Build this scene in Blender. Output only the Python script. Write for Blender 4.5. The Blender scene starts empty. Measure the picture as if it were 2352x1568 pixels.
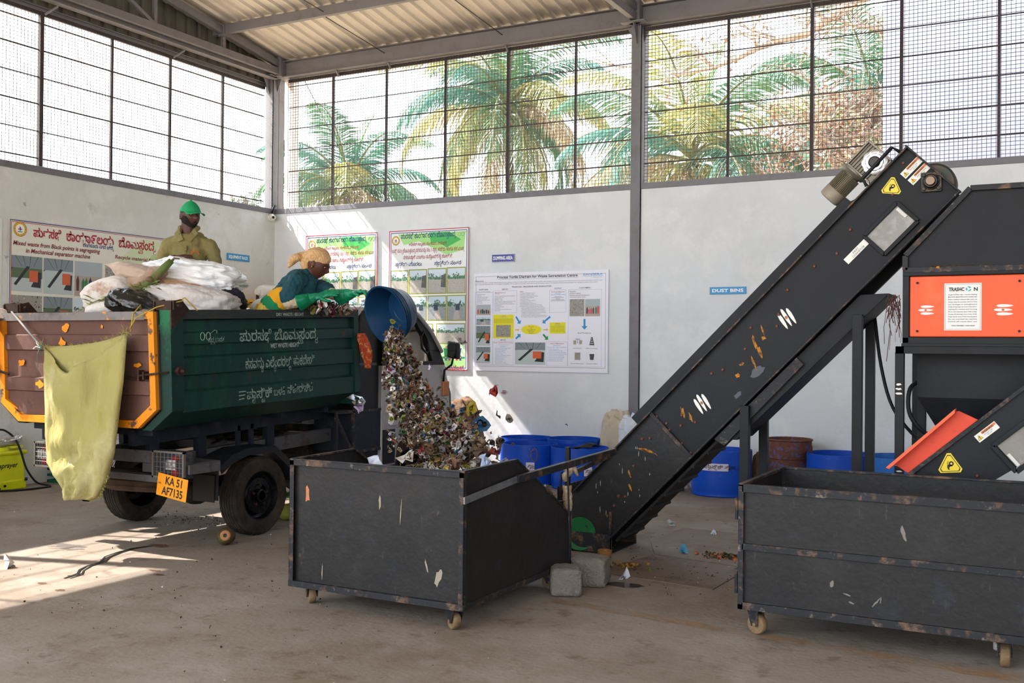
import bpy, math, random
from mathutils import Vector, Matrix, noise
C = bpy.context.scene.collection
PI = math.pi
def V(*a): return Vector(a)
def hx(s, k=1.0):
    out = []
    for i in (0, 2, 4):
        c = int(s[i:i+2], 16)/255
        out.append(k*(c/12.92 if c <= .04045 else ((c+.055)/1.055)**2.4))
    return (*out, 1)

# ---------------------------------------------------------------- materials
MATS = {}
def mat(name, col, rough=.6, metal=0, layers=(), bump=0, bscale=40, spec=.3, trans=0, sub=0, bst=(1, 1, 1), alpha=1, emit=0):
    """layers: (colour, scale, lo, hi, amount, stretch)"""
    if name in MATS: return MATS[name]
    m = bpy.data.materials.new(name); m.use_nodes = True
    nt = m.node_tree; N = nt.nodes; L = nt.links; b = N['Principled BSDF']
    if isinstance(col, str): col = hx(col)
    b.inputs['Base Color'].default_value = col
    b.inputs['Roughness'].default_value = rough
    b.inputs['Metallic'].default_value = metal
    b.inputs['Specular IOR Level'].default_value = spec
    b.inputs['Transmission Weight'].default_value = trans
    b.inputs['Alpha'].default_value = alpha
    if sub:
        b.inputs['Subsurface Weight'].default_value = sub
        b.inputs['Subsurface Radius'].default_value = (.02, .01, .006)
    tc = N.new('ShaderNodeTexCoord'); cur = None
    for i, ly in enumerate(layers):
        c2, sc, lo, hi, am = ly[:5]; st = ly[5] if len(ly) > 5 else (1, 1, 1)
        if isinstance(c2, str): c2 = hx(c2)
        mp = N.new('ShaderNodeMapping'); mp.inputs['Scale'].default_value = st
        mp.inputs['Location'].default_value = (3.1*i+1, 1.7*i, .9*i)
        L.new(tc.outputs['Object'], mp.inputs['Vector'])
        nz = N.new('ShaderNodeTexNoise'); nz.inputs['Scale'].default_value = sc
        nz.inputs['Detail'].default_value = 7; nz.inputs['Roughness'].default_value = .68
        L.new(mp.outputs[0], nz.inputs['Vector'])
        mr = N.new('ShaderNodeMapRange'); mr.inputs[1].default_value = lo; mr.inputs[2].default_value = hi
        mr.inputs[3].default_value = 0; mr.inputs[4].default_value = am
        L.new(nz.outputs[0], mr.inputs[0])
        mx = N.new('ShaderNodeMix'); mx.data_type = 'RGBA'
        L.new(mr.outputs[0], mx.inputs[0])
        if cur is None: mx.inputs[6].default_value = col
        else: L.new(cur, mx.inputs[6])
        mx.inputs[7].default_value = c2
        cur = mx.outputs[2]
    if cur is not None: L.new(cur, b.inputs['Base Color'])
    if bump:
        mp = N.new('ShaderNodeMapping'); mp.inputs['Scale'].default_value = bst
        L.new(tc.outputs['Object'], mp.inputs['Vector'])
        nz = N.new('ShaderNodeTexNoise'); nz.inputs['Scale'].default_value = bscale; nz.inputs['Detail'].default_value = 6
        L.new(mp.outputs[0], nz.inputs['Vector'])
        bp = N.new('ShaderNodeBump'); bp.inputs['Strength'].default_value = bump; bp.inputs['Distance'].default_value = .02
        L.new(nz.outputs[0], bp.inputs['Height']); L.new(bp.outputs[0], b.inputs['Normal'])
    MATS[name] = m
    return m
def flat(c, rough=.6, spec=.4): return mat('paint_'+c, c, rough, spec=spec)

# ---------------------------------------------------------------- mesh builder
def frame(d, up=(0, 0, 1)):
    d = Vector(d).normalized(); u = Vector(up)
    if abs(d.dot(u.normalized())) > .98: u = Vector((1, 0, 0)) if abs(d.x) < .9 else Vector((0, 1, 0))
    s = d.cross(u).normalized(); u = s.cross(d).normalized()
    return d, s, u
class MB:
    def __init__(s): s.v = []; s.f = []; s.m = []
    def add(s, vs, fs, mi=0):
        o = len(s.v); s.v += [tuple(v) for v in vs]; s.f += [tuple(i+o for i in f) for f in fs]; s.m += [mi]*len(fs); return s
    def box(s, lo, hi, mi=0):
        x0, y0, z0 = lo; x1, y1, z1 = hi
        return s.add([(x0, y0, z0), (x1, y0, z0), (x1, y1, z0), (x0, y1, z0), (x0, y0, z1), (x1, y0, z1), (x1, y1, z1), (x0, y1, z1)],
                     [(0, 3, 2, 1), (4, 5, 6, 7), (0, 1, 5, 4), (1, 2, 6, 5), (2, 3, 7, 6), (3, 0, 4, 7)], mi)
    def prism(s, poly, vec, mi=0):
        p = [Vector(q) for q in poly]; n = len(p); v = Vector(vec)
        return s.add(p+[q+v for q in p], [tuple(range(n))[::-1], tuple(range(n, 2*n))]+[(i, (i+1) % n, n+(i+1) % n, n+i) for i in range(n)], mi)
    def prof(s, p0, p1, poly, up=(0, 0, 1), mi=0):
        p0 = Vector(p0); p1 = Vector(p1); d, sd, u = frame(p1-p0, up)
        return s.prism([p0+sd*a+u*b for a, b in poly], p1-p0, mi)
    def beam(s, p0, p1, w, h, up=(0, 0, 1), mi=0):
        return s.prof(p0, p1, [(-w/2, -h/2), (w/2, -h/2), (w/2, h/2), (-w/2, h/2)], up, mi)
    def chan(s, p0, p1, w, h, t=.006, up=(0, 0, 1), mi=0, flip=1):   # C section, open on one side
        f = flip; a, b = w/2, h/2
        P = [(-a*f, -b), (a*f, -b), (a*f, -b+t), ((-a+t)*f, -b+t), ((-a+t)*f, b-t), (a*f, b-t), (a*f, b), (-a*f, b)]
        return s.prof(p0, p1, P, up, mi)
    def ibeam(s, p0, p1, w, h, t=.012, up=(0, 0, 1), mi=0):
        a, b, c = w/2, h/2, t/2
        P = [(-a, -b), (a, -b), (a, -b+t), (c, -b+t), (c, b-t), (a, b-t), (a, b), (-a, b), (-a, b-t), (-c, b-t), (-c, -b+t), (-a, -b+t)]
        return s.prof(p0, p1, P, up, mi)
    def tube(s, pts, r, n=8, mi=0, closed=False):
        pts = [Vector(p) for p in pts]; k = len(pts)
        rr = r if isinstance(r, (list, tuple)) else [r]*k
        base = len(s.v); d, sd, u = frame(pts[1]-pts[0])
        for i, p in enumerate(pts):
            if closed: t = pts[(i+1) % k]-pts[i-1]
            else: t = pts[min(i+1, k-1)]-pts[max(i-1, 0)]
            if t.length < 1e-9: t = d.copy()
            t.normalize(); sd = (sd-t*sd.dot(t))
            if sd.length < 1e-6: sd = frame(t)[1]
            sd.normalize(); u = sd.cross(t); d = t
            for j in range(n):
                a = 2*PI*j/n; s.v.append(tuple(p+(sd*math.cos(a)+u*math.sin(a))*rr[i]))
        kk = k if closed else k-1
        for i in range(kk):
            for j in range(n):
                a = base+i*n; b = base+((i+1) % k)*n
                s.f.append((a+j, a+(j+1) % n, b+(j+1) % n, b+j)); s.m.append(mi)
        if not closed:
            s.f.append(tuple(base+j for j in range(n))[::-1]); s.f.append(tuple(base+(k-1)*n+j for j in range(n))); s.m += [mi, mi]
        return s
    def cyl(s, p0, p1, r0, r1=None, n=20, mi=0): return s.tube([p0, p1], [r0, r0 if r1 is None else r1], n, mi)
    def lathe(s, prof, c, axis=(0, 0, 1), n=32, mi=0, wob=None, closed=False):
        c = Vector(c); d, sd, u = frame(axis, (0, 0, 1) if abs(Vector(axis).normalized().z) < .9 else (0, 1, 0)); base = len(s.v); k = len(prof)
        for r, h in prof:
            for j in range(n):
                a = 2*PI*j/n; q = r*(1 if wob is None else wob(a, h)); s.v.append(tuple(c+d*h+(sd*math.cos(a)+u*math.sin(a))*q))
        for i in range(k if closed else k-1):
            for j in range(n):
                a = base+i*n; b = base+((i+1) % k)*n
                s.f.append((a+j, a+(j+1) % n, b+(j+1) % n, b+j)); s.m.append(mi)
        return s
    def rows(s, R, mi=0, closed=False):
        base = len(s.v); n = len(R[0])
        for r in R: s.v += [tuple(p) for p in r]
        for i in range(len(R)-1):
            for j in range(n if closed else n-1):
                a = base+i*n; b = a+n
                s.f.append((a+j, a+(j+1) % n, b+(j+1) % n, b+j)); s.m.append(mi)
        return s
    def quad(s, a, b, c, d, mi=0): return s.add([a, b, c, d], [(0, 1, 2, 3)], mi)
    def sphere(s, c, r, n=12, mi=0, fn=None):
        c = Vector(c); r = Vector(r) if hasattr(r, '__len__') else Vector((r, r, r)); R = []
        for i in range(n+1):
            th = PI*i/n; row = []
            for j in range(2*n):
                ph = PI*j/n; q = Vector((math.sin(th)*math.cos(ph), math.sin(th)*math.sin(ph), math.cos(th)))
                q = Vector((q.x*r.x, q.y*r.y, q.z*r.z))
                if fn: q = fn(q)
                row.append(c+q)
            R.append(row)
        return s.rows(R, mi, True)
    def build(s, name, mats, parent=None, smooth=False, bevel=0, mods=(), xf=None):
        me = bpy.data.meshes.new(name); vs = s.v if xf is None else [tuple(xf @ Vector(v)) for v in s.v]
        me.from_pydata(vs, [], s.f); me.validate(clean_customdata=False)
        if not isinstance(mats, (list, tuple)): mats = [mats]
        for m in mats: me.materials.append(m)
        if len(me.polygons) == len(s.m): me.polygons.foreach_set('material_index', s.m)
        if smooth:
            me.polygons.foreach_set('use_smooth', [True]*len(me.polygons))
            if smooth is not True: me.set_sharp_from_angle(angle=math.radians(smooth))
        me.update()
        o = bpy.data.objects.new(name, me); C.objects.link(o)
        if bevel:
            b = o.modifiers.new('b', 'BEVEL'); b.width = bevel; b.segments = 2; b.limit_method = 'ANGLE'; b.angle_limit = math.radians(50)
        for k, kw in mods:
            md = o.modifiers.new(k, k)
            for a, v in kw.items(): setattr(md, a, v)
        if parent: par(o, parent)
        return o
def wm(o):
    m = Matrix.LocRotScale(o.location, o.rotation_euler, o.scale)
    if o.parent: m = wm(o.parent) @ o.matrix_parent_inverse @ m
    return m
def par(o, p): o.parent = p; o.matrix_parent_inverse = wm(p).inverted()
def tag(o, label, cat, group=None, kind=None):
    o['label'] = label; o['category'] = cat
    if group: o['group'] = group
    if kind: o['kind'] = kind
    return o
def thing(name, label, cat, loc, group=None):
    o = bpy.data.objects.new(name, None); o.location = loc; o.empty_display_size = .1; C.objects.link(o)
    return tag(o, label, cat, group)
def struct(o): o['kind'] = 'structure'; return o
def dup(root, loc, rotz=0, label=None, scale=None):
    def cp(o, p):
        c = o.copy(); C.objects.link(c)
        if p: c.parent = p; c.matrix_parent_inverse = o.matrix_parent_inverse.copy()
        for ch in list(o.children): cp(ch, c)
        return c
    r = cp(root, None); r.location = loc; r.rotation_euler = (0, 0, rotz)
    if scale: r.scale = scale
    if label: r['label'] = label
    return r
# ---------------------------------------------------------------- text
TC = {}
def textmesh(s, size, bold=0, align='LEFT'):
    c = bpy.data.curves.new('t', 'FONT'); c.body = s; c.size = size; c.offset = bold*size; c.align_x = align; c.resolution_u = 3
    o = bpy.data.objects.new('t', c); C.objects.link(o); bpy.context.view_layer.update()
    dg = bpy.context.evaluated_depsgraph_get(); m = bpy.data.meshes.new_from_object(o.evaluated_get(dg))
    vs = [tuple(v.co) for v in m.vertices]; fs = [tuple(p.vertices) for p in m.polygons]
    bpy.data.objects.remove(o); bpy.data.curves.remove(c); bpy.data.meshes.remove(m)
    return vs, fs
def width(s, size, bold=0):
    k = (s, bold)
    if k not in TC:
        vs, _ = textmesh(s+'|', 1, bold); TC[k] = max([v[0] for v in vs] or [0])
    return TC[k]*size
def text(mb, s, org, right, up, size, bold=0, align='L', w=None, mi=0, slant=0):
    """lay s on a plane; '_X' places X as a small subjoined letter under the one before it"""
    segs = []; main = ''; i = 0
    while i < len(s):
        if s[i] == '_':
            segs.append((s[i+1], main)); i += 2
        else: main += s[i]; i += 1
    vs, fs = textmesh(main, size, bold)
    if not vs: return
    allp = list(vs); allf = list(fs)
    for ch, pre in segs:
        v2, f2 = textmesh(ch, size*.55, bold)
        px = width(pre, size, bold)-size*.32; o = len(allp)
        allp += [(x+px, y-size*.36, 0) for x, y, z in v2]; allf += [tuple(k+o for k in f) for f in f2]
    x1 = max(p[0] for p in allp); x0 = min(p[0] for p in allp); k = 1 if w is None else w/(x1-x0)
    off = -x0*k if align == 'L' else -(x0+x1)/2*k
    org = Vector(org); right = Vector(right).normalized(); up = Vector(up).normalized()
    mb.add([org+right*(p[0]*k+off+slant*p[1])+up*p[1] for p in allp], allf, mi)
R = random.Random
def cr(pts, k=5):      # a smooth curve through the points
    P = [Vector(p) for p in pts]; P = [P[0]*2-P[1]]+P+[P[-1]*2-P[-2]]; out = []
    for i in range(1, len(P)-2):
        for j in range(k):
            t = j/k; a, b, c, d = P[i-1:i+3]; out.append(.5*((2*b)+(c-a)*t+(2*a-5*b+4*c-d)*t*t+(3*b-a-3*c+d)*t**3))
    out.append(P[-2]); return out
SKY, SUN, EXPO = 1.6, 11, 1.12
# ================================================================= camera and light
def camera():
    f, yaw, p, r = 2365.26, .4904, .0071, .0092
    fw = V(-math.sin(yaw)*math.cos(p), math.cos(yaw)*math.cos(p), math.sin(p)); rt = V(math.cos(yaw), math.sin(yaw), 0); up = rt.cross(fw)
    c, s = math.cos(r), math.sin(r); rt, up = rt*c+up*s, up*c-rt*s
    cam = bpy.data.objects.new('camera', bpy.data.cameras.new('camera')); C.objects.link(cam)
    cam.matrix_world = Matrix(((rt.x, up.x, -fw.x, 0), (rt.y, up.y, -fw.y, 0), (rt.z, up.z, -fw.z, 1.6), (0, 0, 0, 1)))
    cam.data.sensor_width = 36; cam.data.lens = 36*f/2352; cam.data.clip_end = 500
    bpy.context.scene.camera = cam
camera()
sc = bpy.context.scene
vs_ = sc.view_settings; vs_.view_transform = 'Standard'; vs_.look = 'None'; vs_.gamma = 1; vs_.use_curve_mapping = False; vs_.exposure = EXPO
sc.cycles.max_bounces = 10; sc.cycles.diffuse_bounces = 7; sc.cycles.glossy_bounces = 3; sc.cycles.transmission_bounces = 5; sc.cycles.transparent_max_bounces = 10
sc.cycles.use_denoising = True; sc.cycles.sample_clamp_indirect = 8; sc.cycles.caustics_reflective = False; sc.cycles.caustics_refractive = False
w = bpy.data.worlds.new('sky'); sc.world = w; w.use_nodes = True
bg = w.node_tree.nodes['Background']; wn = w.node_tree; tc_ = wn.nodes.new('ShaderNodeTexCoord'); dp = wn.nodes.new('ShaderNodeVectorMath'); dp.operation = 'DOT_PRODUCT'
wn.links.new(tc_.outputs['Generated'], dp.inputs[0]); dp.inputs[1].default_value = V(-.905, -.267, 1).normalized()
mr_ = wn.nodes.new('ShaderNodeMapRange'); mr_.inputs[1].default_value = -.4; mr_.inputs[2].default_value = 1; mr_.inputs[3].default_value = SKY*.62; mr_.inputs[4].default_value = SKY*2.4
wn.links.new(dp.outputs['Value'], mr_.inputs[0]); wn.links.new(mr_.outputs[0], bg.inputs[1]); bg.inputs[0].default_value = (.84, .92, 1, 1)
ld = bpy.data.lights.new('sun', 'SUN'); ld.energy = SUN; ld.angle = math.radians(.6); ld.color = (1, .94, .85)
sun = bpy.data.objects.new('sun', ld); C.objects.link(sun)
sun.rotation_euler = V(-.905, -.267, 1).to_track_quat('Z', 'Y').to_euler()

# ================================================================= setting
XL, YB = -10.44, 11.95
M_wall = mat('whitewashed_plaster', 'dadde0', .85, layers=[('bdbbb5', 1.1, .5, .8, .45), ('9a9488', 24, .70, .76, .6), ('efeeee', 2.2, .5, .6, .3)], bump=.12, bscale=18)
M_wall2 = mat('stained_plaster', 'd6d6d2', .85, layers=[('b9b5ac', 1.1, .5, .8, .5), ('a49c8e', 3.5, .62, .75, .5), ('857d70', 1.1, .60, .70, .6, (1, 1, .6)), ('7d7568', 5, .66, .72, .6), ('efeeee', 2.2, .5, .6, .3)], bump=.12, bscale=18)
M_steel = mat('grey_primed_steel', '77757a', .55, .15, layers=[('5e5750', 5, .5, .75, .6), ('8a7e72', 30, .58, .7, .4)], bump=.05)
M_dark = mat('brown_black_steel', '40393a', .6, .2, layers=[('5f4d42', 12, .5, .7, .5)])
M_floor = mat('dusty_concrete', '8b7f74', .78, layers=[('6d5b4b', .8, .45, .62, .6), ('9d948c', 1.7, .5, .66, .55), ('5f4b3a', 6, .57, .68, .6), ('7b5a3e', 2.6, .6, .72, .5, (1, 2.2, 1)), ('4a3c31', 23, .62, .7, .55), ('c2bab0', 45, .7, .76, .5)], bump=.16, bscale=30)
M_roof = mat('galvanised_roof_sheet', 'c2b9b0', .5, .25, layers=[('8f877e', 2.4, .5, .7, .5, (3, .3, 1)), ('a08b76', 7, .62, .72, .3)])
M_ground = mat('dry_ground', 'c8b69c', .9, layers=[('a8926f', .5, .4, .65, .7)])

fl = MB(); fl.quad((-10.65, -6, 0), (7, -6, 0), (7, 12.2, 0), (-10.65, 12.2, 0)); struct(fl.build('floor', M_floor))
g = MB(); g.quad((-80, -60, -.06), (80, -60, -.06), (80, 110, -.06), (-80, 110, -.06)); struct(g.build('ground', M_ground))
b = MB(); b.box((-10.64, YB, 0), (7, 12.15, 3.585)); struct(b.build('wall_back', M_wall))
b = MB(); b.box((-10.64, -1.2, 0), (XL, YB, 3.585)); struct(b.build('wall_left', M_wall2))
b = MB(); b.box((7, -6, 0), (7.2, 12.15, 5.9)); struct(b.build('wall_right', M_wall))
# steel sills on the walls
b = MB(); b.box((XL, YB-.012, 3.585), (7, 12.1, 3.66)); struct(b.build('trim_1', M_steel, bevel=.004))
b = MB(); b.box((-10.6, -1.2, 3.585), (XL+.012, YB, 3.66)); struct(b.build('trim_2', M_steel, bevel=.004))
# floor plate over the pit and joint lines in the concrete
M_plate = mat('rusty_floor_plate', '7a6a5c', .6, .3, layers=[('5a4534', 3, .48, .66, .7), ('93877c', 5, .55, .7, .5)], bump=.1)

# ---- windows of welded mesh
M_wire = mat('galvanised_wire', '4a4548', .5, .5)
def wire_mesh(axis, c, lo, hi, z0, z1, sp=.046, r=.0024):
    mb = MB(); n = int((hi-lo)/sp)
    for i in range(n+1):
        a = lo+i*sp; p = (a, c, z0) if axis == 'x' else (c, a, z0); q = (a, c, z1) if axis == 'x' else (c, a, z1); mb.beam(p, q, 2*r, 2*r)
    n = int((z1-z0)/.0425)
    for i in range(n+1):
        z = z0+i*.0425; p = (lo, c, z) if axis == 'x' else (c, lo, z); q = (hi, c, z) if axis == 'x' else (c, hi, z); mb.beam(p, q, 2*r, 2*r)
    return mb
def window(n, axis, c, lo, hi, z0, z1, mulls, rods, out):
    fr = MB(); P = lambda a, z, o=0: (a, c+o, z) if axis == 'x' else (c+o, a, z)
    fr.beam(P(lo, z1+.025), P(hi, z1+.025), .035, .05); 
    for m in mulls: fr.beam(P(m, z0), P(m, z1), .03, .03) if not isinstance(m, tuple) else fr.beam(P(m[0], z0), P(m[0], z1+.03), m[1], m[1])
    w = fr.build(n, M_dark); struct(w)
    rd = MB()
    for z in rods: rd.beam(P(lo, z), P(hi, z), .012, .012)
    par(rd.build('window_bars', M_dark), w)
    par(wire_mesh(axis, c+out*.022, lo, hi, z0, z1+.05).build('wire_mesh', M_wire), w)
window('window_1', 'x', 12.03, -10.25, -4.72, 3.66, 5.555, [-9.425, -8.476, -7.491, (-6.507, .04), -5.525], [3.91+.3175*i for i in range(6)], -1)
window('window_2', 'x', 12.03, -4.58, 7, 3.66, 5.555, [-3.525, (-2.545, .04), -1.574, -.6, .4, 1.4, 2.4, 3.4, 4.4, 5.4, 6.4], [3.91+.3175*i for i in range(6)], -1)
window('window_3', 'y', -10.58, -1.2, 11.85, 3.66, 5.455, [-.2, .8, 1.8, 2.8, (3.97, .11), 5.0, 6.02, 7.02, (8.017, .05), 9.039, 10.001, 10.977], [3.66+.115+.3175*i for i in range(6)], -1)
M_render = mat('painted_concrete_post', 'e6dcd6', .8, layers=[('c9bcb2', 4, .5, .7, .5)])

# ---- columns
def column(n, x0, x1, y0, y1, zt=5.62, zb=0):
    m = MB(); xm = (x0+x1)/2; ym = (y0+y1)/2
    m.box((x0, y0, zb), (x1, y0+.012, zt)); m.box((x0, y1-.012, zb), (x1, y1, zt)); m.box((x1-.012, y0, zb), (x1, y1, zt)); m.box((x0, ym-.006, zb), (x1, ym+.006, zt))
    # head plate and stiffeners
    m.box((x0-.09, y0-.16, zt), (x1+.09, y1+.02, zt+.014))
    m.prism([(x1, y0+.09, zt), (x1, y0+.09, zt-.2), (x1+.08, y0+.09, zt)], (0, .01, 0)); m.prism([(x0, y0+.05, zt), (x0, y0+.05, zt-.14), (x0-.08, y0+.05, zt)], (0, .01, 0))
    m.prism([(xm, y0, zt), (xm, y0, zt-.24), (xm, y0-.14, zt)], (.01, 0, 0))
    return struct(m.build(n, M_steel, bevel=.002))
column('trim_3', -10.58, -10.435, 11.88, 12.14, zb=3.59)
column('trim_4', -4.728, -4.59, 11.93, 12.17)
column('trim_5', 1.2, 1.34, 11.93, 12.17)
# ---- eave beams
b = MB(); b.ibeam((-10.5, 11.97, 5.735), (7, 11.97, 5.735), .16, .24); struct(b.build('trim_6', M_steel, bevel=.002))
b = MB(); b.ibeam((-10.42, -1.2, 5.66), (-10.42, 11.9, 5.66), .11, .13); b.ibeam((-10.6, -1.2, 5.53), (-10.6, 11.9, 5.53), .08, .06)
for y in (8.02, 10.0, 6.0): b.beam((-10.42, y+.1, 5.57), (-10.52, y, 5.46), .02, .02)
struct(b.build('trim_7', M_steel, bevel=.002))
# ---- roof
SL = .16
def rz(y): return 5.9+SL*(12.0-y)
rf = MB(); p = .2; xs = []
x = -10.75
while x < 7.2:
    xs += [(x, 0), (x+.09, 0), (x+.115, -.03), (x+.145, -.03), (x+.17, 0)]; x += p
rf.rows([[V(x, y, rz(y)+h) for x, h in xs] for y in (12.35, 4.2, -1.0)]); 
rf.rows([[V(x, y, rz(-1)-SL*(-1-y)+h) for x, h in xs] for y in (-1.0, -6.2)])
struct(rf.build('ceiling', M_roof))
# gable cladding: vertical ribbed sheet on the left wall
gc = MB(); y = -1.2; rowb = []; rowt = []
while y < 12.1:
    for dy, h in ((0, 0), (.09, 0), (.11, -.035), (.16, -.035), (.18, 0)):
        yy = y+dy; rowb.append(V(-10.62+h, yy, 5.54)); rowt.append(V(-10.62+h, yy, rz(yy)+.02))
    y += .2
gc.rows([rowb, rowt]); M_clad = mat('weathered_wall_sheet', '6a6660', .6, .2, layers=[('4c4742', 3, .5, .7, .6, (1, 3, .4)), ('8b857b', 4, .55, .7, .5, (1, 4, .3))])
struct(gc.build('wall_gable', M_clad))
# trusses
def truss(n, x):
    m = MB()
    m.chan((x, 11.9, 5.70), (x, -1.0, 5.70), .07, .10, .008)
    m.chan((x, 11.95, 5.80), (x, -1.0, 5.80+.15*12.95), .07, .10, .008)
    for y in (10.73, 9.5, 8.2, 6.9, 5.6, 4.3, 3.0, 1.7): m.beam((x-.01, y, 5.72), (x-.01, y, 5.8+.15*(11.95-y)), .05, .05)
    for y0, y1 in ((9.5, 8.2), (6.9, 8.2), (6.9, 5.6), (4.3, 5.6), (4.3, 3.0), (1.7, 3.0)): m.beam((x+.01, y1, 5.8+.15*(11.95-y1)), (x+.01, y0, 5.72), .045, .045)
    m.box((x-.07, 11.84, 5.62), (x+.07, 12.02, 5.92))
    return struct(m.build(n, M_steel, bevel=.002))
truss('trim_8', -10.33); truss('trim_9', -4.66); truss('trim_10', 1.27)
for i, y in enumerate((10.72, 9.45, 8.15, 6.85, 5.55, 4.25, 2.9, 1.5, .2)):
    m = MB(); z = rz(y)-.1; m.chan((-10.5, y, z), (7, y, z), .065, .13, .007, flip=-1); m.box((-10.38, y-.05, z-.1), (-10.27, y+.05, z+.06))
    struct(m.build('trim_%d' % (11+i), M_steel, bevel=.002))
m = MB()
for xx in (-8.45, -6.55, -2.6, -.6): m.tube([(xx-.02, 12.0, 5.76), (xx-.18, 10.72, rz(10.72)-.12)], .006, 6); m.tube([(xx-.1, 10.7, rz(10.7)-.12), (xx-.25, 9.45, rz(9.45)-.12)], .006, 6)
struct(m.build('trim_30', M_dark))
for xx in (-8.39, -6.507, -2.545): 
    pass
m = MB()
for xx in (-8.39, -6.507, -2.545, -9.3): m.beam((xx, 11.93, 5.62), (xx, 12.0, 5.54), .02, .03)
struct(m.build('trim_31', M_steel))
# ================================================================= steel bins
M_blk = mat('scuffed_black_paint', '1c1a1a', .5, .0, spec=.3, layers=[('302d2b', 3.5, .5, .72, .55), ('4a443e', 26, .62, .72, .55, (1, 1, .25)), ('0c0d10', 1.6, .5, .65, .5), ('7d6a58', 9, .68, .74, .4, (1, 1, .35)), ('2a3240', 5, .58, .7, .4)], bump=.12, bscale=25)
M_blk2 = mat('black_machine_paint', '14161b', .5, .0, spec=.2, layers=[('1f2126', 1.8, .48, .66, .6), ('0b0c0e', 4, .55, .7, .5), ('5a524a', 22, .66, .75, .35)], bump=.05)
M_edge = mat('rust_rubbed_black_edge', '232428', .55, .05, spec=.25, layers=[('7a5c46', 9, .52, .66, .8), ('8f8478', 20, .6, .7, .6), ('1d1d22', 5, .5, .7, .5)], bump=.1)
M_rust = mat('rust', '6a4230', .75, .3, layers=[('8a5a3a', 14, .5, .7, .7), ('3a2620', 6, .5, .7, .6)], bump=.2)
M_rustdot = mat('rusty_bolt', '6e4436', .7, .3)
M_bolt = M_rustdot
def caster(parent, x, y, ang=0, top=.13, r=.05, name='caster'):
    m = MB(); c = V(x, y, 0); d = V(math.cos(ang), math.sin(ang), 0); s = V(-d.y, d.x, 0)
    m.beam(c+V(0, 0, top-.012), c+V(0, 0, top), .09, .09, up=d)
    w = c+d*.02+V(0, 0, r)
    for k in (-1, 1):
        e = s*(.03*k); m.prism([c+e-d*.035+V(0, 0, top-.01), c+e+d*.045+V(0, 0, top-.01), w+e+d*.02-V(0, 0, .01), w+e-d*.022-V(0, 0, .01)], s*(.005*k))
    a = m.build(name, M_edge, parent, bevel=.002)
    m = MB(); m.lathe([(.001, -.022), (r*.9, -.022), (r, -.014), (r, .014), (r*.9, .022), (.001, .022)], w, s, 24); m.cyl(w-s*.037, w+s*.037, .011, n=8)
    m.build('wheel', M_wheel, a, smooth=40)
M_wheel = mat('dirty_caster_rubber', '7a6247', .75, layers=[('3f342a', 12, .5, .68, .7), ('a58a66', 18, .6, .7, .6)])
def marks(name, parent, spec, m):   # thin irregular flecks lying on a surface: (centre, right, up, w, h, seed)
    b = MB()
    for c, r, u, w, h, sd in spec:
        rn = R(sd); c = V(*c); r = V(*r).normalized(); u = V(*u).normalized(); n = 11; pts = []
        for i in range(n):
            a = 2*PI*i/n; k = rn.uniform(.45, 1); pts.append(c+r*(w*.5*k*math.cos(a))+u*(h*.5*k*math.sin(a)))
        b.add(pts, [tuple(range(n))])
    return b.build(name, m, parent)
t = thing('wheeled_waste_bin', 'black steel hopper bin with sloping sides, waste falling into it', 'waste bin', (-3.57, 5.6, 0), None)
X0, X1, Y0, Y1, ZB, ZT = -4.19, -2.94, 4.955, 6.39, .13, .905
m = MB(); m.box((X0+.01, Y0+.028, ZB+.01), (X1-.01, Y0+.032, ZT-.01)); m.build('front_panel', M_blk, t)
for x, s in ((X0, 1), (X1, -1)):
    m = MB(); m.prism([(x+.004*s, Y0+.02, ZB+.02), (x+.004*s, Y0+.02, ZT-.006), (x+.004*s, 5.60, ZT+.01), (x+.004*s, Y1, .47), (x+.004*s, Y1, ZB+.02)], (.004*s, 0, 0)); m.build('side_panel', M_blk, t)
m = MB(); m.box((X0+.01, Y1-.005, ZB+.02), (X1-.01, Y1, .47)); m.build('back_panel', M_blk, t)
m = MB(); m.box((X0+.01, Y0+.03, ZB+.01), (X1-.01, Y1-.01, ZB+.016)); m.build('base', M_blk, t)
m = MB(); a = .034
for x, s in ((X0, 1), (X1, -1)):
    m.box((x, Y0, ZB), (x+a*s, Y0+.006, ZT)) if s > 0 else m.box((x+a*s, Y0, ZB), (x, Y0+.006, ZT))
    m.box((min(x, x+.006*s), Y0, ZB), (max(x, x+.006*s), Y0+.03, ZT))
    m.beam((x+.012*s, Y0, ZT+.004), (x+.012*s, 5.6, ZT+.014), .024, .012); m.beam((x+.012*s, 5.6, ZT+.012), (x+.012*s, Y1, .476), .024, .014)
    m.beam((x+.012*s, Y0, ZB+.018), (x+.012*s, Y1, ZB+.018), .028, .036); m.beam((x+.014*s, Y1-.014, ZB), (x+.014*s, Y1-.014, .5), .03, .03)
m.box((X0, Y0, ZT-.032), (X1, Y0+.006, ZT)); m.box((X0, Y0, ZT), (X1, Y0+.034, ZT+.007)); m.box((X0, Y0-.004, ZB), (X1, Y0+.03, ZB+.036)); m.beam((X0, Y1, .48), (X1, Y1, .48), .026, .02); m.box((X0, Y1-.03, ZB), (X1, Y1, ZB+.036))
m.build('rim_frame', M_edge, t, bevel=.002)
caster(t, -4.12, 5.10, 2.4); caster(t, -3.03, 5.03, 2.6); caster(t, -4.1, 6.25, .5); caster(t, -3.03, 6.2, .4)
marks('paint_splotch', t, [((-4.07, Y0+.026, .70), (1, 0, 0), (0, 0, 1), .045, .14, 3)], flat('b0714a'))
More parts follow.
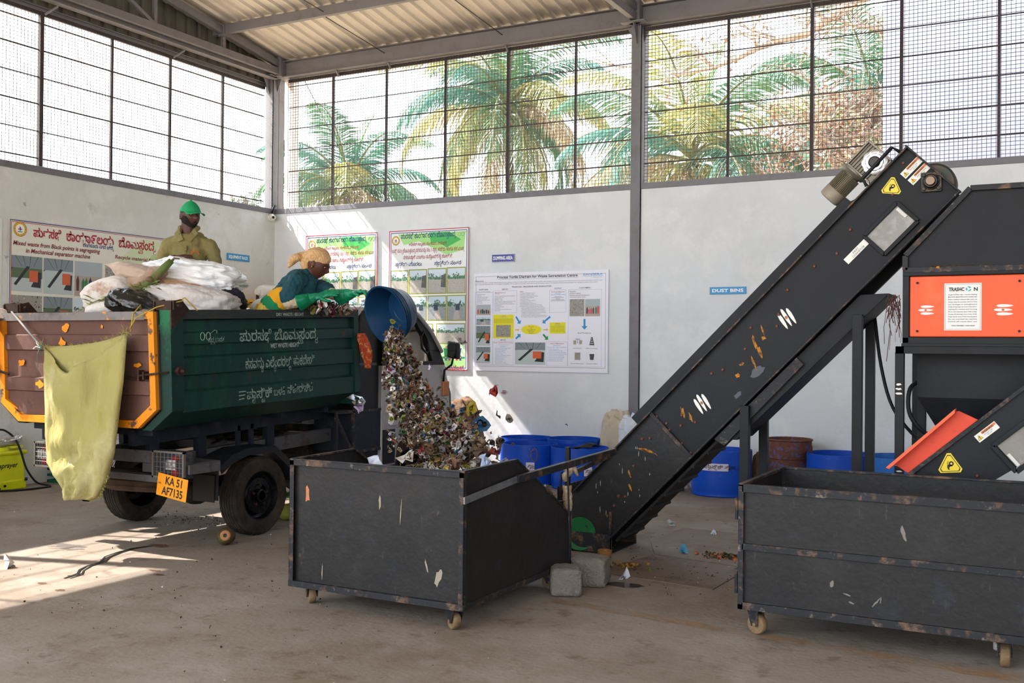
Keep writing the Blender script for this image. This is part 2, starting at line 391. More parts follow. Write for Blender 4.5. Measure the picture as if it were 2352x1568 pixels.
marks('scratches', t, [((-3.38, Y0+.026, .66), (1, 0, .06), (.06, 0, 1), .009, .22, 4), ((-3.53, Y0+.026, .69), (1, 0, 0), (.02, 0, 1), .02, .09, 5), ((-3.12, Y0+.026, .30), (1, 0, -.5), (.3, 0, 1), .05, .15, 6), ((-3.2, Y0+.026, .35), (1, 0, .5), (-.3, 0, 1), .02, .12, 7), ((-3.95, Y0+.026, .24), (1, 0, 0), (.02, 0, 1), .01, .14, 8)], flat('8d8475'))
m = MB(); m.beam((-2.925, 4.93, .752), (-2.925, 5.56, .806), .012, .04); m.build('push_bar', mat('worn_steel_lit_colour', '8a8d92', .4, .7, layers=[('4a4b50', 8, .5, .7, .6)]), t, bevel=.002)  # lit stretch of the long bar; the light is put into its paler colour
m = MB(); m.beam((-2.925, 5.55, .806), (-2.93, 7.12, .846), .035, .045); m.beam((-2.93, 6.45, .765), (-2.93, 7.02, .82), .02, .03); m.beam((-2.90, 6.28, .30), (-2.93, 6.30, .80), .012, .012)
m.build('lifting_arm', M_edge, t, bevel=.003)
m = MB(); m.beam((-2.985, 6.42, .13), (-2.985, 6.42, .93), .03, .03); m.build('corner_post', M_blk2, t)
rn = R(4); m = MB(); pts = [V(-2.985+rn.uniform(-.004, .004), 6.42, .38+.022*i) for i in range(14)]; m.tube(pts, [.027+.008*rn.random() for _ in pts], 10)
m.tube([V(-2.985, 6.39, .70), V(-2.99, 6.385, .735), V(-2.95, 6.39, .77), V(-2.925, 6.40, .79), V(-2.90, 6.40, .74)], [.02, .025, .024, .02, .008], 8)
m.lathe([(.02, 0), (.03, .004), (.034, .012), (.03, .02), (.02, .024)], (-2.985, 6.42, .765), n=12)
m.build('cloth_wrapping', mat('grimy_cloth', 'a08a74', .9, layers=[('c9b9a6', 25, .5, .6, .7), ('6a4c38', 20, .55, .68, .7)], bump=.4, bscale=60), t, smooth=True)
m = MB(); m.tube([V(-3.02, 6.40, .76), V(-3.035, 6.40, .62), V(-3.03, 6.42, .45), V(-3.02, 6.44, .35)], .007, 6); m.build('rope', M_blk2, t, smooth=True)

t = thing('wheeled_waste_bin', 'long low black steel bin, empty, below the orange panelled machine', 'waste bin', (-.7, 6.15, 0))
X0, X1, Y0, Y1, ZB, ZT = -1.585, .02, 5.66, 6.65, .165, .855
# the box runs on past the frame edge a little
m = MB(); m.box((X0+.01, Y0+.022, ZB+.01), (X1-.01, Y0+.027, ZT-.01)); m.build('front_panel', M_blk, t)
m = MB(); m.box((X0+.01, Y1-.006, ZB), (X1-.01, Y1, ZT)); m.build('back_panel', M_blk, t)
for x in (X0+.004, X1-.010): m = MB(); m.box((x, Y0+.02, ZB), (x+.006, Y1, ZT)); m.build('side_panel', M_blk, t)
m = MB(); m.box((X0+.01, Y0+.02, ZB+.006), (X1-.01, Y1, ZB+.012)); m.build('base', M_blk, t)
m = MB()
for z in (ZB+.02, .515, ZT-.02): m.box((X0+.02, Y0, z-.02), (X1-.02, Y0+.022, z+.02) if z != .515 else (X1-.02, Y0+.022, z+.016))
for x in (X0, X1-.03): m.box((x, Y0, ZB), (x+.03, Y0+.026, ZT)); m.box((x, Y1-.02, ZB), (x+.03, Y1, ZT)); m.beam((x+.015, Y0, ZT), (x+.015, Y1, ZT), .03, .016); m.beam((x+.015, Y0, ZB+.015), (x+.015, Y1, ZB+.015), .03, .03)
m.beam((X0, Y1-.006, ZT), (X1, Y1-.006, ZT), .02, .014); m.box((X0, Y0, ZT-.004), (X1, Y0+.028, ZT+.004))
m.build('rim_frame', M_edge, t, bevel=.002)
m = MB(); 
for z in (.31, .72): m.box((X0-.02, Y0+.02, z-.05), (X0, Y0+.05, z+.05)); m.cyl((X0-.012, Y0+.012, z-.06), (X0-.012, Y0+.012, z+.06), .01, n=8)
m.build('hinge', M_edge, t)
caster(t, -1.53, 5.82, -.35, .165, .058); caster(t, -.25, 5.86, -1.5, .165, .062); caster(t, -1.5, 6.5, .4, .165, .055); caster(t, -.1, 6.5, .4, .165, .055)
marks('scuff_marks', t, [((-.72, Y0+.02, .66), (1, 0, .2), (-.3, 0, 1), .03, .10, 11), ((-1.08, Y0+.02, .36), (1, 0, 0), (0, 0, 1), .03, .05, 12), ((-.98, Y0+.02, .27), (1, 0, -.4), (.3, 0, 1), .05, .012, 13), ((-1.0, Y0+.02, .31), (1, 0, -.3), (.3, 0, 1), .06, .01, 14), ((-.85, Y0+.02, .29), (1, 0, -.8), (.8, 0, 1), .012, .08, 15), ((-.83, Y0+.02, .30), (1, 0, 0), (.1, 0, 1), .008, .06, 16)], flat('6f6a64'))

# ================================================================= inclined conveyor
A = math.radians(45.6); O = V(-3.43, 0, .47); ds = V(math.cos(A), 0, math.sin(A)); dt = V(-math.sin(A), 0, math.cos(A))
def S(s, t_, y=7.5): return O+ds*s+dt*t_+V(0, y, 0)
t = thing('inclined_belt_conveyor', 'long black steel conveyor climbing at forty five degrees to the orange panelled machine', 'conveyor', (-3.3, 7.75, 0))
YF, YK = 7.5, 8.0
def plate(s0, s1, t0, t1, y, th=.006): return [S(s0, t0, y), S(s1, t0, y), S(s1, t1, y), S(s0, t1, y)]
sidepoly = [(-.27, -.26), (.02, 0.0), (.914, 0.0), (.914, -.475), (-.07, -.475), (-.27, -.475)]
for y, n in ((YF, 1), (YK, -1)):
    m = MB(); m.prism([S(.0, 0, y), S(.914, 0, y), S(.914, -.475, y), S(-.055, -.475, y), S(-.39, -.14, y)], (0, .006*n, 0)); m.build('lower_side_plate', M_blk, t)
    m = MB(); m.prism([S(.914, 0, y), S(3.56, 0, y), S(3.56, -.475, y), S(.914, -.475, y)], (0, .006*n, 0)); m.build('upper_side_plate', M_blk2, t)
m = MB()
for y, n in ((YF, -1), (YK, 1)):
    for a_, b_, h in ((S(0, -.006), S(3.56, -.006), 0), (S(-.05, -.47), S(3.56, -.47), 0)):
        p0 = V(a_.x, y+.022*n, a_.z); p1 = V(b_.x, y+.022*n, b_.z); m.beam(p0, p1, .045, .012)
    m.beam(S(3.554, .01, y+.02*n), S(3.554, -.48, y+.02*n), .045, .012, up=ds)
    m.beam(S(.914, .0, y+.012*n), S(.914, -.475, y+.012*n), .03, .03, up=ds)
m.build('edge_flange', M_edge, t, bevel=.002)
m = MB(); m.prism([S(.76, -.02, YF+.03), S(3.04, -.02, YF+.03), S(3.04, .075, YF+.03), S(.76, .085, YF+.03)], (0, .44, 0)); m.build('belt_cover', M_blk2, t)
m = MB(); m.prism([S(1.14, -.485, YF+.02), S(2.62, -.485, YF+.02), S(2.76, -.62, YF+.02), S(1.25, -.605, YF+.02)], (0, .46, 0)); m.build('return_cover', M_blk2, t, bevel=.003)
m = MB(); m.prism([S(1.14, -.49, YF-.012), S(2.0, -.49, YF-.012), S(2.0, -.56, YF-.012), S(1.16, -.575, YF-.012)], (0, .02, 0)); m.build('angle_rail', M_edge, t)
# belt with cleats seen along the underside
m = MB(); m.prism([S(-.02, -.02, YF+.04), S(3.5, -.02, YF+.04), S(3.5, -.04, YF+.04), S(-.02, -.04, YF+.04)], (0, .42, 0)); m.prism([S(-.02, -.50, YF+.03), S(1.15, -.50, YF+.03), S(1.15, -.52, YF+.03), S(-.02, -.52, YF+.03)], (0, .44, 0))
for i in range(7): m.prism([S(.05+.16*i, -.52, YF+.03), S(.07+.16*i, -.52, YF+.03), S(.06+.16*i, -.535, YF+.03), S(.05+.16*i, -.535, YF+.03)], (0, .44, 0))
m.build('belt', mat('grubby_black_rubber', '1b1a1a', .7, layers=[('4a4238', 14, .6, .7, .6)], bump=.2), t)
# foot tray
m = MB(); m.box((-3.56, 7.47, 0), (-3.10, 7.476, .155)); m.box((-3.56, 8.02, 0), (-3.10, 8.026, .30)); m.box((-3.566, 7.47, 0), (-3.56, 8.02, .5)); m.box((-3.106, 7.47, .0), (-3.10, 7.50, .155)); m.box((-3.106, 8.0, 0), (-3.10, 8.026, .30)); m.box((-3.56, 7.47, .002), (-3.1, 8.02, .008))
m.build('foot_tray', M_edge, t)
m = MB(); m.beam((-3.11, 7.49, .15), (-3.11, 7.49, .33), .02, .02); m.beam((-3.11, 8.01, .15), (-3.11, 8.01, .33), .02, .02); m.build('tray_bracket', M_edge, t)
for x, zt in ((-2.045, 1.20), (-1.255, 1.86)):
    for y in (YF-.03, YK+.01):
        m = MB(); m.beam((x, y, 0), (x, y, zt+(.06 if y > 7.6 else 0)), .065, .06, up=(0, 1, 0)); m.box((x-.06, y-.06, 0), (x+.06, y+.06, .008)); m.build('support_leg', M_blk2, t, bevel=.002)
rn = R(9)
for s_, t_ in ((.26, -.28), (.30, -.32), (.18, -.31), (.08, -.33), (.52, -.20), (.72, -.10), (.77, -.14), (.95, -.15), (1.02, -.24), (1.08, -.19), (1.12, -.30), (1.47, -.13), (1.55, -.17), (1.78, -.18), (1.92, -.10), (2.06, -.23), (2.13, -.18), (2.3, -.1), (2.55, -.12), (2.72, -.17), (2.9, -.12), (3.26, -.16), (3.46, -.06), (.93, -.06), (.93, -.2), (.93, -.34), (.93, -.44)):
    m = MB(); c = S(s_, t_, YF); m.cyl(c, c+V(0, -.012, 0), .012, .009, 8); m.build('bolt', M_rustdot, t)
# window
m = MB()
for q in (([2.93, 3.24], -.222), ([2.93, 3.24], -.412)): m.beam(S(q[0][0], q[1], YF-.012), S(q[0][1], q[1], YF-.012), .028, .028, up=(0, 1, 0))
for s_ in (2.93, 3.24): m.beam(S(s_, -.222, YF-.012), S(s_, -.412, YF-.012), .028, .028, up=(0, 1, 0))
f = m.build('inspection_window_frame', M_blk2, t, bevel=.003)
m = MB(); m.prism(plate(2.935, 3.235, -.405, -.228, YF-.006), (0, .004, 0)); m.build('window_pane', mat('dusty_perspex', '7c7873', .3, .1, layers=[('a8a39b', 5, .5, .68, .8), ('5a4a42', 3, .5, .7, .5)]), f)
m = MB(); m.prism([S(3.20, -.25, YF-.012), S(3.222, -.25, YF-.012), S(3.222, -.335, YF-.012), S(3.20, -.335, YF-.012)], (0, -.003, 0)); m.build('bracket', flat('c9c7c2', .4), f)
# bearing
m = MB(); cx = S(3.484, -.29, YF-.03); m.prism([S(3.484+.088*c, -.29+.088*d, YF-.006) for c, d in ((1, .05), (.05, 1), (-.05, 1), (-1, .05), (-1, -.05), (-.05, -1), (.05, -1), (1, -.05))], (0, -.02, 0))
m.lathe([(.001, .05), (.03, .05), (.032, .045), (.042, .045), (.046, .02), (.055, .015), (.055, 0)], S(3.484, -.29, YF-.02), (0, -1, 0), 24)
for c, d in ((1, 0), (0, 1), (-1, 0), (0, -1)): m.cyl(S(3.484+.066*c, -.29+.066*d, YF-.02), S(3.484+.066*c, -.29+.066*d, YF-.04), .013, n=6)
b_ = m.build('bearing_block', mat('greasy_bearing_iron', '2f2d2a', .4, .5, layers=[('5f4a3a', 14, .5, .65, .7)]), t, smooth=35, bevel=.002)
m = MB(); m.cyl(S(3.484, -.29, YF-.05), S(3.484, -.29, YF-.085), .028, n=16); m.build('shaft_end', mat('worn_shaft', '6d5a4a', .35, .8), b_, smooth=40)
# pulley guard behind the head
m = MB(); m.lathe([(.001, -.02), (.13, -.02), (.145, 0), (.145, .10), (.13, .12), (.001, .12)], S(3.485, -.30, YF+.06), (0, 1, 0), 28, wob=lambda a, h: 1+.03*math.sin(14*a)); m.build('head_pulley', mat('ribbed_pulley_guard', '3a4038', .5, .3, layers=[('6a4a38', 12, .5, .65, .6)]), t, smooth=30)
# carry handle over the flange
m = MB(); m.tube([S(3.19, .01, YF-.01), S(3.21, .067, YF-.02), S(3.488, .07, YF-.02), S(3.50, .01, YF-.01)], .013, 8); m.build('grab_rail', M_blk2, t, smooth=40)
# geared motor
gm = MB(); yb = YF+.16
def gp(a, b_, c, d, y, w_): gm.prism([S(a, c, y), S(b_, c, y), S(b_, d, y), S(a, d, y)], (0, w_, 0))
gp(3.222, 3.425, .045, .248, yb-.02, .15)
for s_ in (3.212, 3.42): gp(s_, s_+.014, .035, .256, yb-.045, .2)
gp(3.212, 3.434, .248, .26, yb-.045, .2); gp(3.212, 3.434, .034, .046, yb-.045, .2)
for i in range(8): gp(3.226, 3.42, .232-.022*i, .238-.022*i, yb-.04, .03)
gp(3.25, 3.4, -.02, .04, yb-.0, .1)
M_alu = mat('dull_cast_aluminium', '7d776c', .45, .5, layers=[('524c43', 9, .5, .7, .5)])
g_ = gm.build('gearbox', M_alu, t, bevel=.002)
oc = S(3.345, .118, yb-.04)
m = MB(); m.lathe([(.035, .0), (.042, .014), (.058, .014), (.06, .008), (.074, .008), (.085, .003), (.085, -.01)], oc, (0, -1, 0), 40, wob=lambda a, h: 1+(.06 if math.cos(8*a) > .3 else 0)*(h < .01))
for i in range(8): a_ = PI/8+i*PI/4; m.cyl(oc+V(.07*math.cos(a_), -.006, .07*math.sin(a_)), oc+V(.07*math.cos(a_), -.013, .07*math.sin(a_)), .008, n=8)
m.build('output_flange', mat('bright_cast_metal', 'b9b9b9', .3, .6), g_, smooth=35)
m = MB(); m.lathe([(.001, .018), (.034, .018), (.04, .012), (.04, 0)], oc, (0, -1, 0), 24); m.build('oil_seal', flat('241c1c', .4), g_, smooth=35)
m = MB(); ax = S(3.212, .19, yb+.03); d_ = -ds; m.lathe([(.001, 0), (.105, 0), (.105, .01), (.092, .022), (.08, .035)], ax, d_, 30)
m.build('motor_flange', M_alu, t, smooth=30)
m = MB(); m.lathe([(.06, .02), (.066, .03), (.066, .19), (.06, .2)], ax, d_, 30)
_, sd, uu = frame(d_)
for i in range(40): a_ = 2*PI*i/40; r_ = sd*math.cos(a_)+uu*math.sin(a_); m.prism([ax+d_*.045+r_*.062, ax+d_*.19+r_*.062, ax+d_*.19+r_*.079, ax+d_*.045+r_*.079], frame(d_, r_)[1]*.0035)
m.build('motor_body', mat('beige_grey_motor', '6f6757', .5, .2), t, smooth=30)
m = MB(); m.lathe([(.078, .18), (.082, .185), (.082, .25), (.077, .262), (.06, .268), (.001, .268)], ax, d_, 32); m.build('fan_cover', mat('motor_fan_cover', '8f8576', .5, .1), t, smooth=40)
m = MB(); m.tube([S(2.98, .0, YF+.05), S(3.02, .03, YF+.04), S(3.1, .0, YF+.04)], .008, 6); m.tube([S(2.92, .05, yb-.06), S(2.95, .0, YF+.06), S(2.97, -.04, YF+.03)], .012, 8); m.build('cable_gland', M_blk2, t, smooth=True)
# marks painted on the side
dsx = tuple(ds); dtx = tuple(dt)
tilt = V(math.cos(-1.0), 0, math.sin(-1.0))
def tri(parent, c, r, u, k=1, name='three_white_stripes', m_=None, th=(0, -.0015, 0)):
    b = MB(); c = V(*c)
    r = V(*r).normalized(); u = V(*u).normalized()
    for i in (-1, 0, 1):
        n = 10; pts = []
        for j in range(n): a_ = 2*PI*j/n; pts.append(c+u*(i*.036*k)+r*(.075*k*(1-.1*abs(i))*math.cos(a_)+(.01 if i else 0))+u*(.013*k*math.sin(a_)*(1-.3*math.cos(a_))))
        b.add(pts, [tuple(range(n))])
    o = b.build(name, flat('e4e2de'), parent)
    b = MB(); n = 8; b.add([c+V(*th)+r*(.013*k*math.cos(2*PI*j/n))+u*(.011*k*math.sin(2*PI*j/n)) for j in range(n)], [tuple(range(n))]); b.build('red_dot', flat('b06a48'), o)
yy = YF-.0025
tri(t, S(2.152, -.233, yy), (.55, 0, -.83), (.83, 0, .55)); tri(t, S(1.259, -.232, yy), (.55, 0, -.83), (.83, 0, .55))
M_turm = mat('turmeric_smear', 'b5762a', .8, layers=[('3a342c', 30, .45, .6, .9)])
sp = []
rn = R(5)
for s_, t_, w_, h_, q in ((1.86, -.2, .03, .16, 1), (1.84, -.27, .03, .14, 2), (1.93, -.22, .05, .04, 3), (1.97, -.17, .02, .12, 4), (1.75, -.3, .02, .13, 5), (1.68, -.24, .05, .03, 6), (1.6, -.28, .06, .05, 7), (1.1, -.18, .04, .12, 8), (1.12, -.25, .03, .1, 9), (.38, -.3, .02, .09, 10), (.45, -.22, .02, .08, 11)):
    sp.append((tuple(S(s_, t_, yy)), (.9, 0, .35), (-.35, 0, .9), w_, h_, q))
for i in range(5): sp.append((tuple(S(.66+.012*i, -.16-.016*i, yy)), (.94, 0, -.2-.08*i), (.3, 0, .9), .13, .012, 40+i))
marks('turmeric_smears', t, sp, M_turm)
marks('white_splashes', t, [(tuple(S(.3+rn.uniform(-.25, .35), -.2+rn.uniform(-.2, .12), yy)), (1, 0, 0), (0, 0, 1), .008, rn.uniform(.015, .07), 60+i) for i in range(16)], flat('8f9396'))
marks('grey_rub_marks', t, [(tuple(S(1.72, -.36, yy+.001)), dsx, dtx, .17, .07, 80), (tuple(S(1.5, -.38, yy+.001)), dsx, dtx, .1, .04, 81)], flat('4a5058'))
# warning plates
def sticker(parent, c, r, u, w, h, lines, th=.002, tri_=True, name='warning_label'):
    r = V(*r).normalized(); u = V(*u).normalized(); c = V(*c); n = r.cross(u); b = MB()
    def q(x0, x1, y0, y1, k, mi): b.quad(c+r*x0+u*y0+n*k, c+r*x1+u*y0+n*k, c+r*x1+u*y1+n*k, c+r*x0+u*y1+n*k, mi)
    b.prism([c-r*w/2-u*h/2, c+r*w/2-u*h/2, c+r*w/2+u*h/2, c-r*w/2+u*h/2], n*th)
    o = b.build(name, flat('dcdad4', .4), parent)
    if tri_:
        b = MB(); q(-w/2+w*.3, w/2-w*.02, h*.12, h*.42, th+.0006, 0); b.build('orange_band', flat('d2753a'), o)
        b = MB(); k = h*.34; cc = c-r*w*.36-u*h*.05+n*(th+.0006); b.add([cc+u*k, cc-r*k*.95-u*k*.7, cc+r*k*.95-u*k*.7], [(2, 1, 0)]); b.build('yellow_triangle', flat('e2c02c'), o)
        b = MB(); cc = cc+n*.0006
        for a0, a1 in (((0, 1), (-.95, -.7)), ((-.95, -.7), (.95, -.7)), ((.95, -.7), (0, 1))): b.beam(cc+r*a0[0]*k+u*a0[1]*k, cc+r*a1[0]*k+u*a1[1]*k, .0008, k*.09, up=n.cross(r*(a1[0]-a0[0])+u*(a1[1]-a0[1])))
        text(b, '!', cc-u*k*.55-r*k*.12, r, u, k*1.6, .03); b.build('black_sign', flat('1c1a18'), o)
    b = MB()
    for s_, x, y, sz, bd in lines: text(b, s_, c+r*x*w+u*y*h+n*(th+.0012), r, u, sz, bd)
    b.build('lettering', flat('221f1e'), o)
    return o
for k, tt in ((-.122, ('DO NOT USE', 'TO LIFT')), (-.19, ('EXPOSED PARTS', 'ROTATE'))):
    sticker(t, S(3.476, k, YF-.003), dsx, dtx, .165, .052, [('WARNING', -.17, .14, .016, .03), (tt[0], -.15, -.16, .011, 0), (tt[1], -.05, -.4, .011, 0)])
sticker(t, S(2.82, -.258, YF-.003), dsx, dtx, .2, .048, [('INLET', -.12, .05, .02, 0), ('CONVEYOR', -.22, -.38, .02, 0)], tri_=False)
def hazard(parent, c, r, u, k):
    r = V(*r).normalized(); u = V(*u).normalized(); c = V(*c); n = r.cross(u)
    def T(kk, o): 
        pts = []
        for a_ in (90, 210, 330):
            for d_ in (-9, 9): a2 = math.radians(a_+d_); pts.append(c+(r*math.cos(a2)+u*math.sin(a2))*kk+n*o)
        return pts
    b = MB(); b.prism(T(k, 0), n*.002); o = b.build('hand_crush_warning_sign', flat('e3c526', .4), parent)
    b = MB(); a_, i_ = T(k*.86, .0026), T(k*.78, .0026)
    for j in range(6): b.quad(a_[j], a_[(j+1) % 6], i_[(j+1) % 6], i_[j])
    ce = c+n*.0027; gc = ce+r*.12*k+u*.12*k
    pts = [gc+(r*math.cos(x)+u*math.sin(x))*k*.2 for x in [2*PI*q/12 for q in range(12)]]; p2 = [gc+(p-gc)*.45 for p in pts]
    for j in range(12): b.quad(pts[j], pts[(j+1) % 12], p2[(j+1) % 12], p2[j])
    for x in range(5): aa = .9+x*.35; p = gc+(r*math.cos(aa+PI/2)+u*math.sin(aa+PI/2))*k*.25; q2 = gc+(r*math.cos(aa+PI/2)+u*math.sin(aa+PI/2))*k*.34; b.beam(p, q2, .001, k*.05, up=n.cross(q2-p))
    hp = [(.02, .02), (-.1, .06), (-.2, -.02), (-.22, -.22), (-.16, -.38), (-.02, -.38), (-.08, -.24), (.02, -.12), (.2, -.1), (.18, -.02)]
    b.add([ce+r*x*k+u*y*k for x, y in hp], [tuple(range(len(hp)))]); b.build('pictogram', flat('1d1b18'), o)
hazard(t, S(3.292, -.119, YF-.003), (.98, 0, -.12), (.12, 0, .98), .07)
# slumped rag of fibre under the discharge
m = MB(); rn = R(31)
for i in range(36):
    p = V(-1.02+rn.uniform(-.03, .05), 7.42+rn.uniform(-.03, .05), 1.94+rn.uniform(-.05, .06)); L_ = rn.uniform(.05, .38) if i % 3 == 0 else rn.uniform(.04, .14); pts = [p]
    for k in range(5): pts.append(pts[-1]+V(rn.uniform(-.012, .012), rn.uniform(-.01, .01), -L_/5))
    m.tube(pts, rn.uniform(.0012, .004), 4)
m.build('caught_fibre', flat('5a3a38', .9), t)
m = MB(); m.tube(cr([V(-1.22, 7.97, 1.86), V(-1.17, 7.95, 1.5), V(-1.08, 7.9, 1.2), V(-.9, 7.75, 1.0), V(-.72, 7.5, .93), V(-.55, 7.2, .9)]), .012, 8); m.build('power_cable', M_blk2, t, smooth=True)

# ================================================================= separator tower
t = thing('waste_separator_machine', 'black waste separator tower with an orange panel', 'machine', (-.4, 7.5, 0))
m = MB(); YM = 7.2
hood = [(-.91, 2.14), (-.91, 2.235), (-.52, 2.655), (1.0, 2.655), (1.0, 2.14)]
m.prism([(x, YM, z) for x, z in hood], (0, .9, 0)); m.build('hood', M_blk2, t)
m = MB()
for a_, b_ in zip(hood, hood[1:]+hood[:1]): m.beam((a_[0], YM-.012, a_[1]), (b_[0], YM-.012, b_[1]), .03, .035)
m.build('hood_edge', M_edge, t, bevel=.002)
m = MB(); m.box((-.925, YM-.02, 1.66), (-.885, YM+.9, 2.14)); m.box((-.925, YM-.02, 1.655), (1.0, YM+.9, 1.70)); m.box((-.925, YM-.025, 2.10), (1.0, YM+.9, 2.145)); m.box((.96, YM, 1.66), (1.0, YM+.9, 2.14)); m.box((-.9, YM+.02, 1.66), (.98, YM+.9, 2.12)); m.build('panel_frame', M_blk2, t, bevel=.003)
m = MB(); m.box((-.883, YM-.006, 1.703), (-.14, YM+.01, 2.098)); op = m.build('orange_panel', mat('orange_powder_coat', 'e2562a', .45, layers=[('ef7a4e', 2.5, .55, .75, .5), ('c2401d', 5, .6, .72, .4)]), t, bevel=.006)
m = MB()
for x in (-.835, -.235):
    for z in (1.74, 2.055): m.cyl((x, YM-.006, z), (x, YM-.016, z), .008, n=8)
m.build('screw', M_blk2, op)
tri(t, (-.784, YM-.008, 1.877), (1, 0, 0), (0, 0, 1), .62); tri(t, (-.328, YM-.008, 1.875), (1, 0, 0), (0, 0, 1), .72)
b = MB(); b.box((-.672, YM-.009, 1.745), (-.452, YM-.006, 2.048)); pn = b.build('instruction_plate', flat('d7d6d2', .4), t)
b = MB(); rr, ud = V(1, 0, 0), V(0, 0, 1)
text(b, 'TRASHC', (-.645, YM-.0105, 1.998), rr, ud, .032, .035, w=.092); text(b, 'N', (-.497, YM-.0105, 1.998), rr, ud, .032, .035)
L_ = ['target brilliant way - retreat cleaning', 'MACHINE MAINTENANCE GUIDELINES', 'Ensure machine is cleaned after every use', 'Always keep the conveyor belt free from', 'any blockages or entanglements', 'Check all bearings and motor belts before', 'starting the machine each morning', 'Do not open inspection doors while running', 'Grease all bearings once every week', 'Keep hands away from moving parts', 'Do not overload the machine', 'Switch off mains after use']
for i, s_ in enumerate(L_): text(b, s_, (-.648, YM-.0105, 1.972-.0158*i), rr, ud, .0105, .004, w=.17 if i not in (5, 7) else .168)
text(b, 'TOTALLY RESPONSIBLE - CLEARLY SKILLED', (-.63, YM-.0105, 1.772), rr, ud, .009, .02, w=.14)
b.beam((-.665, YM-.0105, 1.752), (-.459, YM-.0105, 1.752), .0006, .0012); b.beam((-.665, YM-.0105, 2.041), (-.459, YM-.0105, 2.041), .0006, .0012); b.beam((-.665, YM-.0105, 1.752), (-.665, YM-.0105, 2.041), .0012, .0006); b.beam((-.459, YM-.0105, 1.752), (-.459, YM-.0105, 2.041), .0012, .0006)
b.build('lettering', flat('1f2030'), pn)
b = MB(); cc = V(-.528, YM-.0105, 2.011)
for k in range(3):
    a_ = k*2*PI/3+.5; pts = [cc+V(math.cos(a_+q), 0, math.sin(a_+q))*rad for q, rad in ((0, .017), (.7, .017), (1.4, .017), (1.4, .008), (.7, .010), (0, .006))]; b.add(pts, [tuple(range(6))])
b.build('round_logo', flat('2f9bb5'), pn)
m = MB()
m.box((-.965, YM-.04, 1.592), (1.0, YM+.03, 1.640)); m.box((-.965, YM+.85, 1.592), (1.0, YM+.9, 1.640)); m.box((-.965, YM-.04, 1.592), (-.91, YM+.9, 1.640)); m.box((-.93, YM-.03, 1.64), (1.0, YM+.9, 1.66)); m.build('top_frame', M_blk2, t, bevel=.002)
for x, y in ((-.94, YM-.01), (-.86, YM+.5), (-.94, YM+.88), (.95, YM-.01), (.95, YM+.88)):
    m = MB(); m.beam((x, y, 0), (x, y, 1.6), .055, .055, up=(0, 1, 0)); m.build('support_leg', M_blk2, t, bevel=.002)
marks('leg_paint', t, [((-.94, YM-.0395, 1.36+d_), (1, 0, 0), (0, 0, 1), .052, .018, 90+i) for i, d_ in enumerate((.03, 0, -.03, -.54, -.5))], flat('dedad2'))
# chute below
m = MB(); ya, yb2 = YM+.22, YM+.8
r0 = [(-.86, 1.6), (-.20, 1.6)]; r1 = [(-.86, 1.30), (-.21, 1.30)]; r2 = [(-.62, .88), (-.33, .88)]
m.rows([[V(a_[0], ya, a_[1]), V(b_[0], ya, b_[1]), V(b_[0], yb2, b_[1]), V(a_[0], yb2, a_[1])] for a_, b_ in (r0, r1)], closed=True)
m.rows([[V(a_[0], ya+d_, a_[1]), V(b_[0], ya+d_, b_[1]), V(b_[0], yb2-d_, b_[1]), V(a_[0], yb2-d_, a_[1])] for (a_, b_), d_ in ((r1, 0), (r2, .12))], closed=True)
m.build('chute', M_blk2, t)
m = MB(); m.tube(cr([V(-.82, YM+.3, 1.42), V(-.90, YM+.2, 1.36), V(-.90, YM+.15, 1.2), V(-.82, YM+.15, 1.08), V(-.70, YM+.2, 1.02)]), .014, 8); m.build('hose', M_blk2, t, smooth=True)
m = MB(); m.box((-.84, YM+.47, .93), (-.4, YM+.51, .985)); m.build('cross_brace', M_blk2, t)
# litter lying on the ledge
rn = R(12); m = MB()
for i in range(40): p = V(-.56+rn.gauss(0, .07), YM-.018, 2.15); m.tube([p, p+V(rn.uniform(-.03, .03), -.002, rn.uniform(0, .02)), p+V(rn.uniform(-.05, .05), .003, rn.uniform(0, .012))], .002, 4)
tag(m.build('dry_leaf_litter', flat('4a3622', .9)), 'dry leaf scraps lying on the ledge above the orange panel', 'litter', kind='stuff')
m = MB(); m.sphere((-.71, YM-.022, 2.152), (.013, .009, .009), 6); tag(m.build('nut', flat('b8742a')), 'small orange nut lying on the ledge above the orange panel', 'nut')

# ---- lower outlet conveyor on the right
t = thing('outlet_conveyor', 'short black outlet conveyor with an orange chute, behind the long bin', 'conveyor', (-.3, 7.3, 0))
A2 = math.atan2(1.392-.835, -.202+.838); d2 = V(math.cos(A2), 0, math.sin(A2)); u2 = V(-d2.z, 0, d2.x)
P0 = V(-.95, 6.98, .737)
def S2(s, t_, y=6.98): return P0+d2*s+u2*t_+V(0, y-6.98, 0)
m = MB(); m.prism([S2(.09, 0), S2(2.2, 0), S2(2.2, -.5), (S2(.09, 0).x, 6.98, .45)], (0, .15, 0)); m.build('side_plate', M_blk2, t)
m = MB(); m.beam(S2(.09, 0, 6.97), S2(2.2, 0, 6.97), .03, .022); m.beam(S2(.09, 0, 7.14), S2(2.2, 0, 7.14), .03, .022); m.build('edge_flange', M_edge, t)
for x, y in ((-.5, 7.0), (-.5, 7.12), (.5, 7.0), (.5, 7.12)): m = MB(); m.beam((x, y, 0), (x, y, .75 if x < 0 else 1.5), .05, .05, up=(0, 1, 0)); m.build('support_leg', M_blk2, t)
M_or = mat('orange_chute_paint', 'd8452a', .45, layers=[('8a2a18', 6, .55, .7, .5)])
